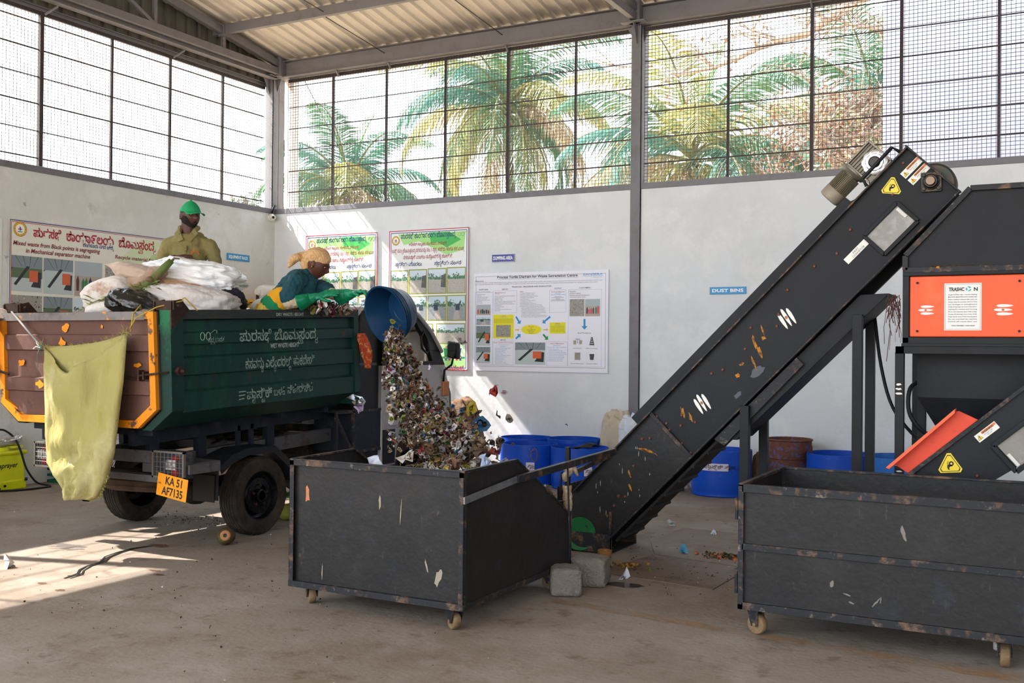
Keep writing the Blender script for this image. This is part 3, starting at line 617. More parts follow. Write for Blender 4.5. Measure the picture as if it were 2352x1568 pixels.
m = MB(); m.prism([S2(.13, .012), S2(.67, .012), S2(.62, .125), S2(.10, .11)], (0, .012, 0), 0); m.prism([S2(.07, .10, 6.90), S2(.60, .125, 6.90), S2(.62, .145, 6.90), S2(.06, .12, 6.90)], (0, .10, 0), 1); m.prism([S2(.08, .11, 7.12), S2(.6, .13, 7.12), S2(.62, .02, 7.12), S2(.12, .02, 7.12)], (0, .012, 0))
m.build('orange_chute', [M_or, mat('orange_chute_lip', 'e8603c', .4)], t, bevel=.002)
hazard(t, S2(.36, -.10, 6.976), (.99, 0, .1), (-.1, 0, .99), .075)
sticker(t, S2(.66, -.075, 6.976), tuple(d2), tuple(u2), .15, .05, [('WARNING', -.17, .1, .016, .03), ('DO NOT USE', -.15, -.14, .010, 0), ('TO LIFT', -.05, -.36, .010, 0)])
m = MB()
for a_, b_ in (((.63, -.16), (1.15, -.16)), ((.63, -.16), (.63, -.36)), ((.63, -.36), (1.15, -.36))): m.beam(S2(*a_, 6.965), S2(*b_, 6.965), .03, .03, up=(0, 1, 0))
f = m.build('inspection_window_frame', M_blk2, t, bevel=.003)
m = MB(); m.prism([S2(.65, -.35, 6.972), S2(1.15, -.35, 6.972), S2(1.15, -.17, 6.972), S2(.65, -.17, 6.972)], (0, .003, 0)); m.build('window_pane', MATS['dusty_perspex'], f)
m = MB(); m.prism([S2(.655, -.34, 6.966), S2(.675, -.34, 6.966), S2(.675, -.25, 6.966), S2(.655, -.25, 6.966)], (0, -.003, 0)); m.build('bracket', flat('c9c7c2', .4), f)
m = MB(); m.sphere(S2(.44, -.245, 6.97), .01, 6); m.build('bolt', M_rustdot, t)
# ================================================================= tipper truck
M_green = mat('chalky_dark_green_paint', '0a332e', .5, .1, layers=[('135236', 2.2, .56, .68, .55, (1, 1.6, .4)), ('5a3326', 6, .62, .70, .6), ('08241f', 1.4, .5, .7, .6), ('2f5a54', 20, .6, .75, .4), ('46221b', 2.3, .66, .72, .5, (1, .6, 3))], bump=.06)
M_brown = mat('worn_brown_primer', '5b4039', .7, 0, layers=[('74554b', 2.5, .48, .68, .6), ('432d29', 9, .58, .7, .6), ('8a7470', 25, .66, .75, .4)], bump=.08)
M_orange = mat('flaking_orange_paint', 'd98312', .55, 0, layers=[('5b4236', 7, .57, .60, 1), ('f0a02c', 3, .5, .7, .4), ('8a5a24', 30, .62, .7, .5)], bump=.1)
M_blue = mat('dusty_navy_paint', '1a202c', .6, .1, layers=[('3d3a3a', 5, .52, .7, .6), ('5a4232', 10, .62, .7, .6)], bump=.05)
M_chassis = mat('chassis_grey', '58575a', .6, .2, layers=[('4a3a30', 4, .5, .65, .8), ('2b2523', 11, .58, .7, .8)], bump=.1)
M_under = mat('grimy_underbody', '1c1713', .8, .1, layers=[('4e3c2e', 8, .5, .7, .7)], bump=.2)
M_tyre = mat('dusty_tyre', '221e1b', .85, layers=[('4a3e33', 4, .42, .7, .75), ('4a3c30', 20, .5, .7, .6)], bump=.1)
t = thing('tipper_truck', 'dark green tipper truck with brown and orange tailgate, heaped with sacks', 'truck', (-6.75, 6.73, 0))
XA, XB, YR, YFt = -7.65, -5.745, 5.45, 7.68
PX = Matrix.Translation(V(0, YR, 1.84)) @ Matrix.Rotation(math.radians(2.25), 4, 'X') @ Matrix.Translation(V(0, -YR, -1.84))
m = MB()
prof = [(0, 1.785), (-.028, 1.785), (-.028, 1.70), (0, 1.685), (0, 1.605), (-.03, 1.60), (-.03, 1.515), (0, 1.50), (0, 1.375), (-.03, 1.367), (-.03, 1.262), (0, 1.245), (0, 1.10), (-.04, 1.09), (-.20, .985), (-.26, .965)]
def bside(sgn, x0):
    o = [V(x0+sgn*p[0]*1, YR+.11, p[1]) for p in prof]; q = [V(x0+sgn*p[0], YFt-.02, p[1]) for p in prof]
    m.rows([o, q])
bside(1, XB); bside(-1, XA)
m.box((XA+.26, YR+.05, .965), (XB-.26, YFt, .972)); m.box((XA+.03, YFt-.012, .99), (XB-.03, YFt, 1.86)); m.rows([[V(XA+.035, y, 1.84), V(XA+.035, y, 1.1), V(XA+.24, y, .975)] for y in (YR+.05, YFt)]); m.rows([[V(XB-.035, y, 1.84), V(XB-.035, y, 1.1), V(XB-.24, y, .975)] for y in (YR+.05, YFt)])
for x0, sg in ((XB, 1), (XA, -1)):
    for y0, y1 in ((YFt-.02, YFt+.05),): m.prism([(x0+sg*a_, y0, z) for a_, z in ((-.05, 1.86), (.004, 1.86), (.012, 1.1), (-.26, .965), (-.30, .965))], (0, y1-y0, 0))
body = m.build('load_body', M_green, t, xf=PX)
for x0, sg in ((XB, 1), (XA, -1)):
    m = MB(); m.prism([(x0+sg*a_, YR-.005, z) for a_, z in ((-.10, 1.86), (.012, 1.86), (.012, 1.115), (-.20, .965), (-.30, .965), (-.10, 1.12))], (0, .125, 0)); m.build('corner_post', mat('green_post_paint', '082e28', .5, .1, layers=[('1a7a48', 2.5, .58, .68, .5, (1, 1, .5)), ('6a4a30', 8, .64, .7, .7)]), t, xf=PX, bevel=.004)
m = MB()
for x0, sg in ((XB, 1), (XA, -1)): m.box((min(x0-sg*.06, x0+sg*.006), YR+.115, 1.79), (max(x0-sg*.06, x0+sg*.006), YFt+.02, 1.862))
m.box((XA, YFt-.05, 1.79), (XB, YFt+.02, 1.862)); m.build('top_rail', mat('dark_rail_paint', '2c3230', .5, .2, layers=[('4a4540', 8, .5, .7, .6)]), t, xf=PX, bevel=.003)
# tailgate
YG = YR-.03
g = [(-7.60, 1.85), (-5.86, 1.85), (-5.845, 1.13), (-6.04, .985), (-7.39, .985), (-7.60, 1.13)]
m = MB(); m.prism([(x, YG+.012, z) for x, z in g], (0, .02, 0))
for z0, z1 in ((1.56, 1.675), (1.235, 1.335)): m.prism([(-7.54, YG+.014, z) if k < 2 else (-7.54, YG-.012, z) for k, z in enumerate((z0-.01, z1+.01, z1, z0))], (1.62, 0, 0))
gate = m.build('tailgate', M_brown, t, xf=PX)
m = MB(); inn = [(-7.545, 1.795), (-5.915, 1.795), (-5.905, 1.16), (-6.07, 1.04), (-7.36, 1.04), (-7.545, 1.16)]
n = len(g)
for i in range(n):
    a_, b_, c_, d_ = g[i], g[(i+1) % n], inn[(i+1) % n], inn[i]; m.prism([(q[0], YG-.02, q[1]) for q in (a_, b_, c_, d_)], (0, .034, 0))
m.build('orange_rim', M_orange, gate, xf=PX)
m = MB(); m.box((-7.60, YG-.022, 1.79), (-5.95, YG+.01, 1.852)); m.build('top_bar', mat('scraped_top_bar', '7a7574', .5, .3, layers=[('e08a1c', 5, .57, .60, 1), ('4f4644', 6, .5, .7, .6)]), gate, xf=PX)
marks('paint_flakes', gate, [((-6.83, YG-.0125+.02, 1.73), (1, 0, 0), (0, 0, 1), .11, .10, 21), ((-6.85, YG-.014, 1.62), (1, 0, 0), (0, 0, 1), .10, .09, 22), ((-6.05, YG+.008, 1.45), (1, 0, 0), (0, 0, 1), .10, .05, 23), ((-6.43, YG+.008, 1.74), (1, 0, 0), (0, 0, 1), .03, .04, 24), ((-7.35, YG+.008, 1.45), (1, 0, 0), (0, 0, 1), .1, .07, 25), ((-7.1, YG-.014, 1.29), (1, 0, 0), (0, 0, 1), .12, .09, 26), ((-7.0, YG+.008, 1.37), (1, 0, 0), (0, 0, 1), .2, .04, 27)], MATS['flaking_orange_paint'])
M_iron = mat('dark_iron', '33241f', .55, .4, layers=[('5a3c2e', 10, .5, .68, .7)], bump=.1)
for x in (-7.50, -5.80):
    m = MB()
    for dx in (-.10, .07): m.prism([(x+dx, YG+.02, 1.72), (x+dx, YG+.02, 1.92), (x+dx, YG+.12, 1.94), (x+dx, YG+.2, 1.86)], (.012, 0, 0)); 
    m.box((x-.10, YG+.03, 1.86), (x+.10, YG+.05, 1.93)); m.cyl((x-.13, YG+.06, 1.89), (x+.13, YG+.06, 1.89), .012, n=8)
    m.build('gate_hinge', M_iron, t, xf=PX)
m = MB(); m.box((-6.0, YG-.05, 1.34), (-5.985, YG, 1.42)); m.box((-5.95, YG-.05, 1.35), (-5.935, YG, 1.41)); m.tube([(-6.12, YG-.035, 1.372), (-5.98, YG-.04, 1.38), (-5.80, YG-.03, 1.40), (-5.735, YG+.06, 1.41)], .009, 6)
m.cyl((-5.73, YR+.06, 1.41), (-5.70, YR+.06, 1.41), .035, n=6); m.cyl((-5.70, YR+.06, 1.41), (-5.66, YR+.06, 1.41), .014, n=8); m.build('latch', M_iron, t, xf=PX)
m = MB(); m.box((-7.64, YG-.05, 1.36), (-7.62, YG+.02, 1.43)); m.tube([(-7.72, YG-.02, 1.41), (-7.6, YG-.04, 1.39), (-7.45, YG-.05, 1.36)], .01, 6); m.build('latch', M_iron, t, xf=PX)
# painted lettering on the side
ry = V(0, 1, 0); uz = V(0, 0, 1); b = MB(); xs_ = XB+.003
M_wl = mat('faded_white_lettering', '8fa59b', .7, layers=[('1a4a40', 16, .52, .62, .75)])
def nx(nm='painted_lettering'):
    global b
    b.build(nm, M_wl, body, xf=PX); b = MB()
text(b, 'ಪುರಸಭೆ ಬೊಮ_ಮಸಂದ_ರ', (xs_, 6.17, 1.61), ry, uz, .115, .012, w=.97); nx()
text(b, 'ಕಸವನ_ನು ಎಲ_ಲೆಂದರಲ_ಲಿ ಹಾಕಬೇಡಿ', (xs_, 6.23, 1.39), ry, uz, .105, .010, w=.86); nx()
text(b, 'ಪ_ಲಾಸ_ಟಿಕ್', (xs_, 6.24, 1.145), ry, uz, .105, .012, w=.30); text(b, 'ಬಳಕೆ', (xs_, 6.56, 1.15), ry, uz, .085, 0, w=.14); text(b, 'ನಿಷೇಧಿಸಿದೆ', (xs_, 6.73, 1.155), ry, uz, .095, .008, w=.33)
text(b, 'ಸ_ವಚ_ಛ ಭಾರತ', (xs_, 5.83, 1.615), ry, uz, .05, .006, w=.17)
for k in range(3): b.beam((xs_, 6.15, 1.15+.03*k), (xs_, 6.21+.01*k, 1.155+.028*k), .0015, .008)
nx()
gl = V(xs_, 5.77, 1.66)
for dy in (0, .06): b.tube([gl+V(0, dy+.022*math.cos(q), .03*math.sin(q)) for q in [2*PI*j/14 for j in range(14)]], .0035, 4, closed=True)
b.tube([gl+V(0, .02, .01), gl+V(0, .04, .01)], .003, 4); b.tube([gl+V(0, .08, .02), gl+V(0, .13, .045), gl+V(0, .15, .04), gl+V(0, .15, .02)], .003, 4)
b.build('painted_spectacles', M_wl, body, xf=PX)
b = MB(); text(b, 'WET WASTE HEIGHT', (XB-.026, 6.56, 1.545), ry, uz, .05, .02, w=.36); text(b, 'DRY WASTE HEIGHT', (XB+.0075, 6.60, 1.808), ry, uz, .038, .01, w=.35); b.build('stencilled_lettering', mat('stencil_white', 'b9c4bd', .7, layers=[('2a5048', 22, .55, .62, .7)]), body, xf=PX)
# chassis and underside
m = MB()
for x in (-6.27, -7.17): m.chan((x, 5.95, .655), (x, 9.6, .655), .06, .12, .008, flip=-1 if x > -6.7 else 1)
for y in (6.0, 6.9, 7.7, 8.6): m.beam((-7.2, y, .66), (-6.25, y, .66), .06, .08)
m.build('chassis_rail', M_chassis, t, xf=PX)
m = MB()
for x in (-6.22, -7.2): m.beam((x, 5.5, .895), (x, 8.1, .895), .07, .12)
for y in (5.56, 6.2, 7.0, 7.6): m.beam((XA+.28, y, .94), (XB-.28, y, .94), .06, .05)
m.build('sub_frame', M_blue, t, xf=PX)
for x, y in ((-6.24, 5.72), (-6.24, 6.22), (-6.2, 6.62), (-6.2, 6.78), (-6.24, 7.05), (-7.2, 5.72), (-7.2, 6.3), (-7.2, 7.05)):
    m = MB(); m.beam((x, y, .66), (x, y, .88), .06 if x != -6.2 else .03, .09 if x != -6.2 else .04, up=(0, 1, 0)); m.build('frame_post', M_blue, t, xf=PX, bevel=.003)
m = MB(); m.cyl((-7.5, 6.73, .34), (-5.98, 6.73, .34), .045, n=12); m.sphere((-6.75, 6.73, .34), (.16, .15, .14), 10); 
for x in (-6.3, -7.2): m.tube([(x, 6.1, .56), (x, 6.4, .46), (x, 6.73, .41), (x, 7.1, .46), (x, 7.4, .58)], .03, 6)
m.tube([(-6.3, 5.98, .66), (-6.3, 6.0, .56), (-6.3, 6.1, .55)], .03, 6); m.cyl((-6.75, 6.73, .36), (-6.75, 8.4, .5), .04, n=10)
m.build('rear_axle', M_under, t, smooth=30)
m = MB(); rn = R(8)
for i in range(9):
    y = 6.2+rn.random()*1.6; m.tube([(-6.4-rn.random()*.6, y, .74+rn.random()*.1), (-6.4-rn.random()*.6, y+.5, .80), (-6.5-rn.random()*.3, y+1.0, .76)], .012, 6)
m.cyl((-6.7, 7.3, .70), (-6.7, 7.3, 1.0), .07, n=14); m.box((-6.95, 7.9, .55), (-6.45, 8.4, .85)); m.build('pipes_and_ram', M_under, t, smooth=30)
# wheels
def wheel(x, y, r, w, out):
    m = MB(); h = w/2; pf = [(r*.60, -h*.8), (r*.72, -h), (r*.93, -h*.96), (r*.985, -h*.80)]
    k = 5
    for i in range(k):
        z0 = -h*.74+i*(h*1.48/k); dz = h*1.48/k; pf += [(r, z0), (r, z0+dz*.72), (r*.978, z0+dz*.76), (r*.978, z0+dz*.96)]
    pf += [(r*.985, h*.80), (r*.93, h*.96), (r*.72, h), (r*.60, h*.8)]
    m.lathe(pf, (x, y, r), (1, 0, 0), 72, wob=lambda a, q: 1-(.012 if math.sin(a*36+q*60) > .55 and abs(q) < h*.82 else 0))
    o = m.build('tyre', M_tyre, t, smooth=30)
    m = MB(); s = out; m.lathe([(r*.61, -s*h*.7), (r*.63, s*h*.86), (r*.60, s*h*.84), (r*.56, s*h*.4), (r*.50, s*h*.25), (r*.44, s*h*.55), (r*.30, s*h*.62), (r*.24, s*h*.35), (r*.20, s*h*.4), (.001, s*h*.4)], (x, y, r), (1, 0, 0), 40)
    m.lathe([(r*.17, s*h*.4), (r*.16, s*h*.9), (r*.12, s*h*1.0), (.001, s*h*1.0)], (x, y, r), (1, 0, 0), 20)
    ri = m.build('rim', mat('black_steel_rim', '0f1114', .35, .4, layers=[('3a2f26', 9, .55, .7, .6)]), o, smooth=30)
    m = MB()
    for i in range(5): a_ = 2*PI*i/5+.3; c = V(x+s*h*.62, y+r*.25*math.cos(a_), r+r*.25*math.sin(a_)); m.cyl(c, c+V(s*.02, 0, 0), .013, n=6)
    m.build('wheel_nuts', M_iron, ri)
    m = MB()
    for i in range(12): a_ = 2*PI*i/12; c = V(x+s*h*.585, y+r*.385*math.cos(a_), r+r*.385*math.sin(a_)); m.cyl(c, c+V(s*.006, 0, 0), .009, n=8)
    m.build('vent_holes', flat('080808'), ri)
wheel(-6.075, 6.725, .335, .19, 1); wheel(-7.47, 6.725, .335, .19, -1); wheel(-6.10, 8.98, .335, .18, 1); wheel(-7.40, 8.98, .335, .18, -1)
# spare tyre slung flat under the tail
m = MB(); m.lathe([(.19, -.07), (.25, -.085), (.305, -.07), (.315, -.045), (.307, -.04), (.307, -.03), (.318, -.025), (.318, 0), (.308, .004), (.308, .016), (.318, .02), (.316, .045), (.305, .07), (.25, .085), (.19, .07)], (-6.62, 6.02, .50), (0, .12, 1), 64, closed=True, wob=lambda a, q: 1-(.012 if math.sin(a*32+q*80) > .4 and abs(q) < .05 else 0)); m.build('spare_tyre', mat('brown_dusty_tyre', '4a3a2c', .9, layers=[('2c241d', 10, .5, .68, .7), ('6a5238', 4, .55, .7, .6)]), t, smooth=30)
m = MB(); m.lathe([(.19, -.05), (.16, -.02), (.10, -.02), (.001, -.02)], (-6.62, 6.02, .50), (0, .12, 1), 30); m.build('spare_rim', M_under, t, smooth=30)
# mudguards
for x0, x1 in ((-6.22, -5.96), (-7.58, -7.32)):
    m = MB(); gp_ = [(6.19, .36), (6.19, .62), (6.33, .70), (6.50, .745), (6.86, .745), (7.06, .60), (7.12, .42)]; th = .008
    for (y0, z0), (y1, z1) in zip(gp_, gp_[1:]): m.prism([(x0, y0, z0), (x0, y1, z1), (x0, y1, z1+th), (x0, y0, z0+th) if y0 != y1 else (x0, y0-th, z0)], (x1-x0, 0, 0))
    for (y0, z0), (y1, z1) in zip(gp_[1:], gp_[2:]):
        xx = x1 if x0 > -6.7 else x0; m.prism([(xx, y0, z0+.004), (xx, y1, z1+.004), (xx, y1-(.02 if y1 > 6.8 else -.03), z1-.05), (xx, y0-(.02 if y0 > 6.8 else -.03), z0-.05)], (.004, 0, 0))
    gd = m.build('mudguard', mat('dull_black_guard', '17191e', .6, 0, layers=[('3a302a', 6, .52, .7, .6)]), t)
    m = MB(); m.box((x0, 6.17, .345), (x1-.03, 6.18, .56)); m.build('mud_flap', flat('23201d', .8), gd)
# tail lamps
def lamp(x0, x1):
    m = MB(); y = 5.66; z0, z1 = .595, .80
    m.box((x0, y+.02, z0), (x1, y+.10, z1)); o = m.build('tail_lamp', mat('lamp_housing', '2b2f36', .6, .2, layers=[('6a6058', 8, .55, .7, .7)]), t, bevel=.003)
    m = MB()
    for i in range(9): xx = x0+.01+(x1-x0-.02)*i/8; m.cyl((xx, y, z0), (xx, y, z1), .0022, n=4)
    for i in range(6): zz = z0+.01+(z1-z0-.02)*i/5; m.cyl((x0, y, zz), (x1, y, zz), .0022, n=4)
    for zz in (z0, z1-.014): m.box((x0, y-.004, zz), (x1, y+.02, zz+.014))
    for xx in (x0, x1-.014): m.box((xx, y-.004, z0), (xx+.014, y+.02, z1))
    m.build('lamp_guard', mat('dusty_guard_wire', '6e6860', .6, .4), o)
    k = x0+(x1-x0)*.4 if x0 > -6.7 else x0+.03
    m = MB(); m.box((k, y+.008, .66), (k+.11, y+.02, .735)); m.build('clear_lens', mat('scratched_clear_lens', 'a7a3a0', .25, layers=[('55504c', 22, .45, .6, .9)]), o)
    m = MB(); m.box((k+.06, y+.007, .735), (k+.13, y+.02, .765)); m.box((k+.06, y+.006, .62), (k+.13, y+.02, .66)); m.build('red_lens', flat('7a1420', .25), o)
lamp(-6.13, -5.80); lamp(-7.49, -7.24)
m = MB(); m.box((-7.24, 5.68, .70), (-6.13, 5.72, .79)); m.beam((-7.3, 5.7, .58), (-5.9, 5.7, .58), .06, .05); m.box((-5.80, 5.70, .63), (-5.78, 6.02, .70)); m.box((-6.3, 5.72, .62), (-5.86, 6.1, .70)); m.build('rear_cross_member', M_chassis, t)
# number plate, hanging askew
pc = V(-5.90, 5.64, .535); rr = V(math.cos(-.13), 0, math.sin(-.13)); uu_ = V(-rr.z, 0, rr.x); uu_ = V(.14, 0, 1).normalized()
b = MB(); b.prism([pc-rr*.155-uu_*.085, pc+rr*.155-uu_*.085, pc+rr*.155+uu_*.085, pc-rr*.155+uu_*.085], (0, .004, 0)); np_ = b.build('number_plate', mat('orange_number_plate', 'e08e14', .5, 0, layers=[('a65f14', 14, .6, .7, .6), ('7a4418', 5, .66, .72, .8)]), t)
b = MB(); ff = V(0, -.0015, 0); text(b, 'KA 51', pc-rr*.07+uu_*.012+ff, rr, uu_, .085, .022, w=.17); text(b, 'AF7135', pc-rr*.10-uu_*.068+ff, rr, uu_, .085, .022, w=.215); text(b, 'IND', pc-rr*.142+uu_*.005+ff, rr, uu_, .018, .0)
b.build('plate_number', flat('1d1712'), np_)
# tool box under the front of the body
m = MB(); m.box((-6.45, 7.98, .60), (-5.97, 8.42, .985)); m.build('tool_box', M_blue, t, bevel=.004)
m = MB()
for z in (.60, .985): m.beam((-5.975, 7.72, z), (-5.975, 8.42, z), .025, .025)
for y in (7.72, 7.98): m.beam((-5.975, y, .6), (-5.975, y, .985), .025, .025, up=(0, 1, 0))
m.beam((-5.98, 7.72, .95), (-5.98, 7.96, .62), .02, .03); m.box((-6.45, 7.7, .985), (-5.96, 8.43, 1.0)); m.build('box_frame', M_edge, t)
# cab
M_cab = mat('grey_cab_paint', 'a5a1a3', .35, .25, layers=[('6a6462', 3, .52, .7, .5), ('b8b5b4', 9, .6, .7, .4)])
M_cabk = mat('cab_black_trim', '121215', .45, 0, layers=[('2d2a2b', 4, .5, .7, .6), ('565254', 40, .7, .76, .6)])
xo, xi = -5.955, -7.50
out = [(8.42, .42), (8.42, 1.42), (8.44, 1.96), (8.60, 2.005), (8.90, 1.995), (9.02, 1.95), (9.28, 1.78), (9.50, 1.56), (9.60, 1.40), (9.70, 1.10), (9.72, .62), (9.66, .42)]
win = [(8.53, 1.47), (8.55, 1.88), (8.92, 1.885), (9.04, 1.855), (9.20, 1.70), (9.335, 1.47)]
def cabside(x, sg):
    m = MB()
    m.prism([(x, y, z) for y, z in [(8.42, .42), (8.42, 1.42), (9.60, 1.42), (9.70, 1.10), (9.72, .62), (9.66, .42), (9.30, .42), (9.26, .6), (9.1, .74), (8.86, .74), (8.70, .6), (8.66, .42)]], (-sg*.05, 0, 0)); o = m.build('door', M_cab, t, bevel=.006)
    m = MB(); fr = [(8.42, 1.42), (8.44, 1.96), (8.60, 2.005), (8.90, 1.995), (9.02, 1.95), (9.28, 1.78), (9.50, 1.56), (9.60, 1.42)]
    wo = [(8.53, 1.46), (8.54, 1.87), (8.62, 1.90), (8.92, 1.895), (9.03, 1.86), (9.17, 1.72), (9.28, 1.58), (9.345, 1.46)]
    for i in range(len(fr)-1): m.prism([(x, *fr[i]), (x, *fr[i+1]), (x, *wo[i+1]), (x, *wo[i])], (-sg*.05, 0, 0))
    m.prism([(x, 8.42, 1.42), (x, 9.60, 1.42), (x, 9.345, 1.46), (x, 8.53, 1.46)], (-sg*.05, 0, 0)); m.build('window_surround', M_cabk, t, bevel=.003)
    m = MB(); m.tube([(x+sg*.006, 8.43, 1.96), (x+sg*.006, 8.6, 2.012), (x+sg*.006, 8.9, 2.0), (x+sg*.006, 9.04, 1.95), (x+sg*.006, 9.30, 1.78), (x+sg*.006, 9.52, 1.56)], .022, 8); m.build('pillar_trim', M_cab, t, smooth=40)
    return o
d_ = cabside(xo, 1); cabside(xi, -1)
m = MB(); m.box((xi, 8.0, .45), (xo-.04, 8.05, 1.93)); m.box((xo-.06, 8.02, .5), (xo-.045, 8.46, 1.95)); m.tube([(xo-.04, 8.08, 1.2), (xo-.04, 8.08, 1.8), (xo-.06, 8.12, 1.95)], .02, 8); m.build('cab_rear_wall', M_cabk, t)
m = MB(); m.rows([[V(x, y, z) for y, z in ((8.02, 1.90), (8.12, 1.99), (8.5, 2.03), (8.9, 2.0), (9.03, 1.955))] for x in (xi, xi+.2, xo-.2, xo)]); m.build('cab_roof', M_cab, t, smooth=40)
m = MB(); m.rows([[V(x, y+((x-(xi+xo)/2)**2)*-.05, z) for y, z in ((9.60, 1.42), (9.76, 1.10), (9.79, .62), (9.72, .42))] for x in (xi, xi+.3, -6.73, xo-.3, xo)]); m.build('cab_front', M_cab, t, smooth=40)
m = MB(); m.quad((xi, 9.04, 1.95), (xo, 9.04, 1.95), (xo, 9.60, 1.42), (xi, 9.60, 1.42)); m.build('windscreen', mat('windscreen_glass', 'dfe8ea', .03, trans=.95, spec=.5), t)
m = MB(); m.box((-6.05, 8.03, 1.425), (xo-.02, 8.36, 1.45)); m.build('shelf', M_chassis, t)
m = MB(); m.tube([(-5.95, 9.16, 1.77), (-5.95, 9.22, 1.70), (-5.95, 9.27, 1.58), (-5.95, 9.22, 1.545), (-5.95, 9.13, 1.60), (-5.95, 9.11, 1.72)], .012, 8, closed=True); m.build('vent_window', M_cabk, t, smooth=True)
m = MB(); m.box((xo, 8.55, .815), (xo+.02, 8.70, .86)); m.build('door_handle', mat('bright_handle', 'a7a5a8', .3, .3), d_, bevel=.006)
m = MB(); m.box((xo-.002, 8.44, .44), (xo+.012, 8.64, .78)); m.build('lower_cladding', M_cabk, d_)
m = MB(); m.prism([(-5.87, 9.50, 1.50), (-5.72, 9.48, 1.48), (-5.72, 9.48, 1.66), (-5.87, 9.50, 1.68)], (0, .06, 0)); mi = m.build('wing_mirror', M_cabk, t, bevel=.015)
m = MB(); m.prism([(-5.86, 9.497, 1.515), (-5.735, 9.478, 1.495), (-5.735, 9.478, 1.645), (-5.86, 9.497, 1.665)], (0, -.003, 0)); m.build('mirror_glass', mat('mirror', 'c9ccd0', .06, 1), mi)
m = MB(); m.tube([(-5.80, 9.52, 1.50), (-5.84, 9.55, 1.42), (-5.93, 9.55, 1.36), (-5.95, 9.56, 1.20)], .012, 8); m.build('mirror_arm', M_cabk, mi, smooth=True)
m = MB(); m.box((-5.965, 9.54, 1.08), (-5.93, 9.66, 1.24)); m.build('indicator_lamp', flat('a8642a', .3), t, bevel=.01)
m = MB(); m.sphere((-5.98, 9.62, .95), (.05, .10, .15), 10); m.build('headlamp', mat('hazy_headlamp', 'a9a7a0', .3, layers=[('4c4a46', 30, .45, .6, .9)]), t, smooth=True)
m = MB(); m.box((-7.3, 8.3, .85), (-6.1, 8.75, 1.0)); m.box((-7.3, 8.2, 1.0), (-6.1, 8.34, 1.40)); m.build('seat', M_cabk, t, bevel=.03)
m = MB(); m.tube([V(-6.35+.17*math.cos(q), 9.15+.08*math.sin(q), 1.36+.14*math.sin(q)) for q in [2*PI*j/20 for j in range(20)]], .013, 8, closed=True); m.build('steering_wheel', M_cabk, t, smooth=True)
# ================================================================= people
RM = lambda vox, sm=3: [('REMESH', dict(mode='VOXEL', voxel_size=vox, use_smooth_shade=True)), ('SMOOTH', dict(factor=.5, iterations=sm))]
def wrinkle(o, scale, strength, seed=0):
    tx = bpy.data.textures.new('fold', 'CLOUDS'); tx.noise_scale = scale; tx.noise_depth = 2
    md = o.modifiers.new('folds', 'DISPLACE'); md.texture = tx; md.strength = strength; md.mid_level = .5; md.texture_coords = 'GLOBAL'
M_skin = mat('dark_brown_skin', '4d2b20', .48, 0, layers=[('6a3e2e', 20, .5, .7, .4)], sub=.06)
M_hair = mat('black_hair', '0d0b0b', .6, layers=[('241d1a', 60, .5, .7, .5)])
FR = V(.882, .471, 0); FF = V(.471, -.882, 0)          # picture right, towards the camera
def limb(mb, pts, rad, n=14):
    mb.tube(pts, rad, n)
    for p, r in zip(pts, rad): mb.sphere(p, r*.985, 7)
def head(mb, c, fwd, up, k=1.0, jaw=.32):
    """face, skull, nose, ears in one closed surface"""
    fwd = V(*fwd).normalized(); up = V(*up); rt = fwd.cross(up).normalized(); up = rt.cross(fwd).normalized(); c = V(*c); R_ = []; n, mlon = 40, 56
    g = lambda x, s: math.exp(-(x/s)**2)
    for i in range(n+1):
        th = PI*i/n; row = []
        for j in range(mlon):
            ph = 2*PI*j/mlon; x = math.sin(th)*math.sin(ph); y = math.sin(th)*math.cos(ph); z = math.cos(th)
            X, Y_, Z = x*.077, y*.098, z*.118
            if Z < 0: X *= 1-jaw*min(1, -Z/.118)**1.2; Y_ *= 1-(.12 if Y_ > 0 else .38)*min(1, -Z/.118)
            if Y_ > 0:
                f_ = max(0, y)**1.5
                Y_ += .024*g(X, .011)*g(Z+.018, .020)*f_+.012*g(X, .009)*g(Z-.008, .03)*f_       # nose
                Y_ += .006*g(Z-.034, .012)*f_*g(X, .05)                                            # brow
                Y_ -= .010*(g(X-.031, .015)+g(X+.031, .015))*g(Z-.014, .012)*f_                    # eye sockets
                Y_ += .008*g(X, .022)*(g(Z+.052, .006)+.9*g(Z+.064, .006))*f_-.004*g(X, .02)*g(Z+.058, .003)*f_
                Y_ += .010*g(X, .022)*g(Z+.092, .016)*f_
                Y_ += .004*(g(X-.045, .02)+g(X+.045, .02))*g(Z+.02, .02)*f_
            row.append(c+(rt*X+fwd*Y_+up*Z)*k)
        R_.append(row)
    mb.rows(R_, closed=True)
    for s in (-1, 1):
        e = c+rt*(.079*s*k)-fwd*.008*k-up*.002*k; mb.sphere(e, .012*k, 6, fn=lambda q: q*1.0+up*(q.dot(up)*1.6)+fwd*(q.dot(fwd)*.5)-rt*(q.dot(rt)*.35))
    return fwd, rt, up
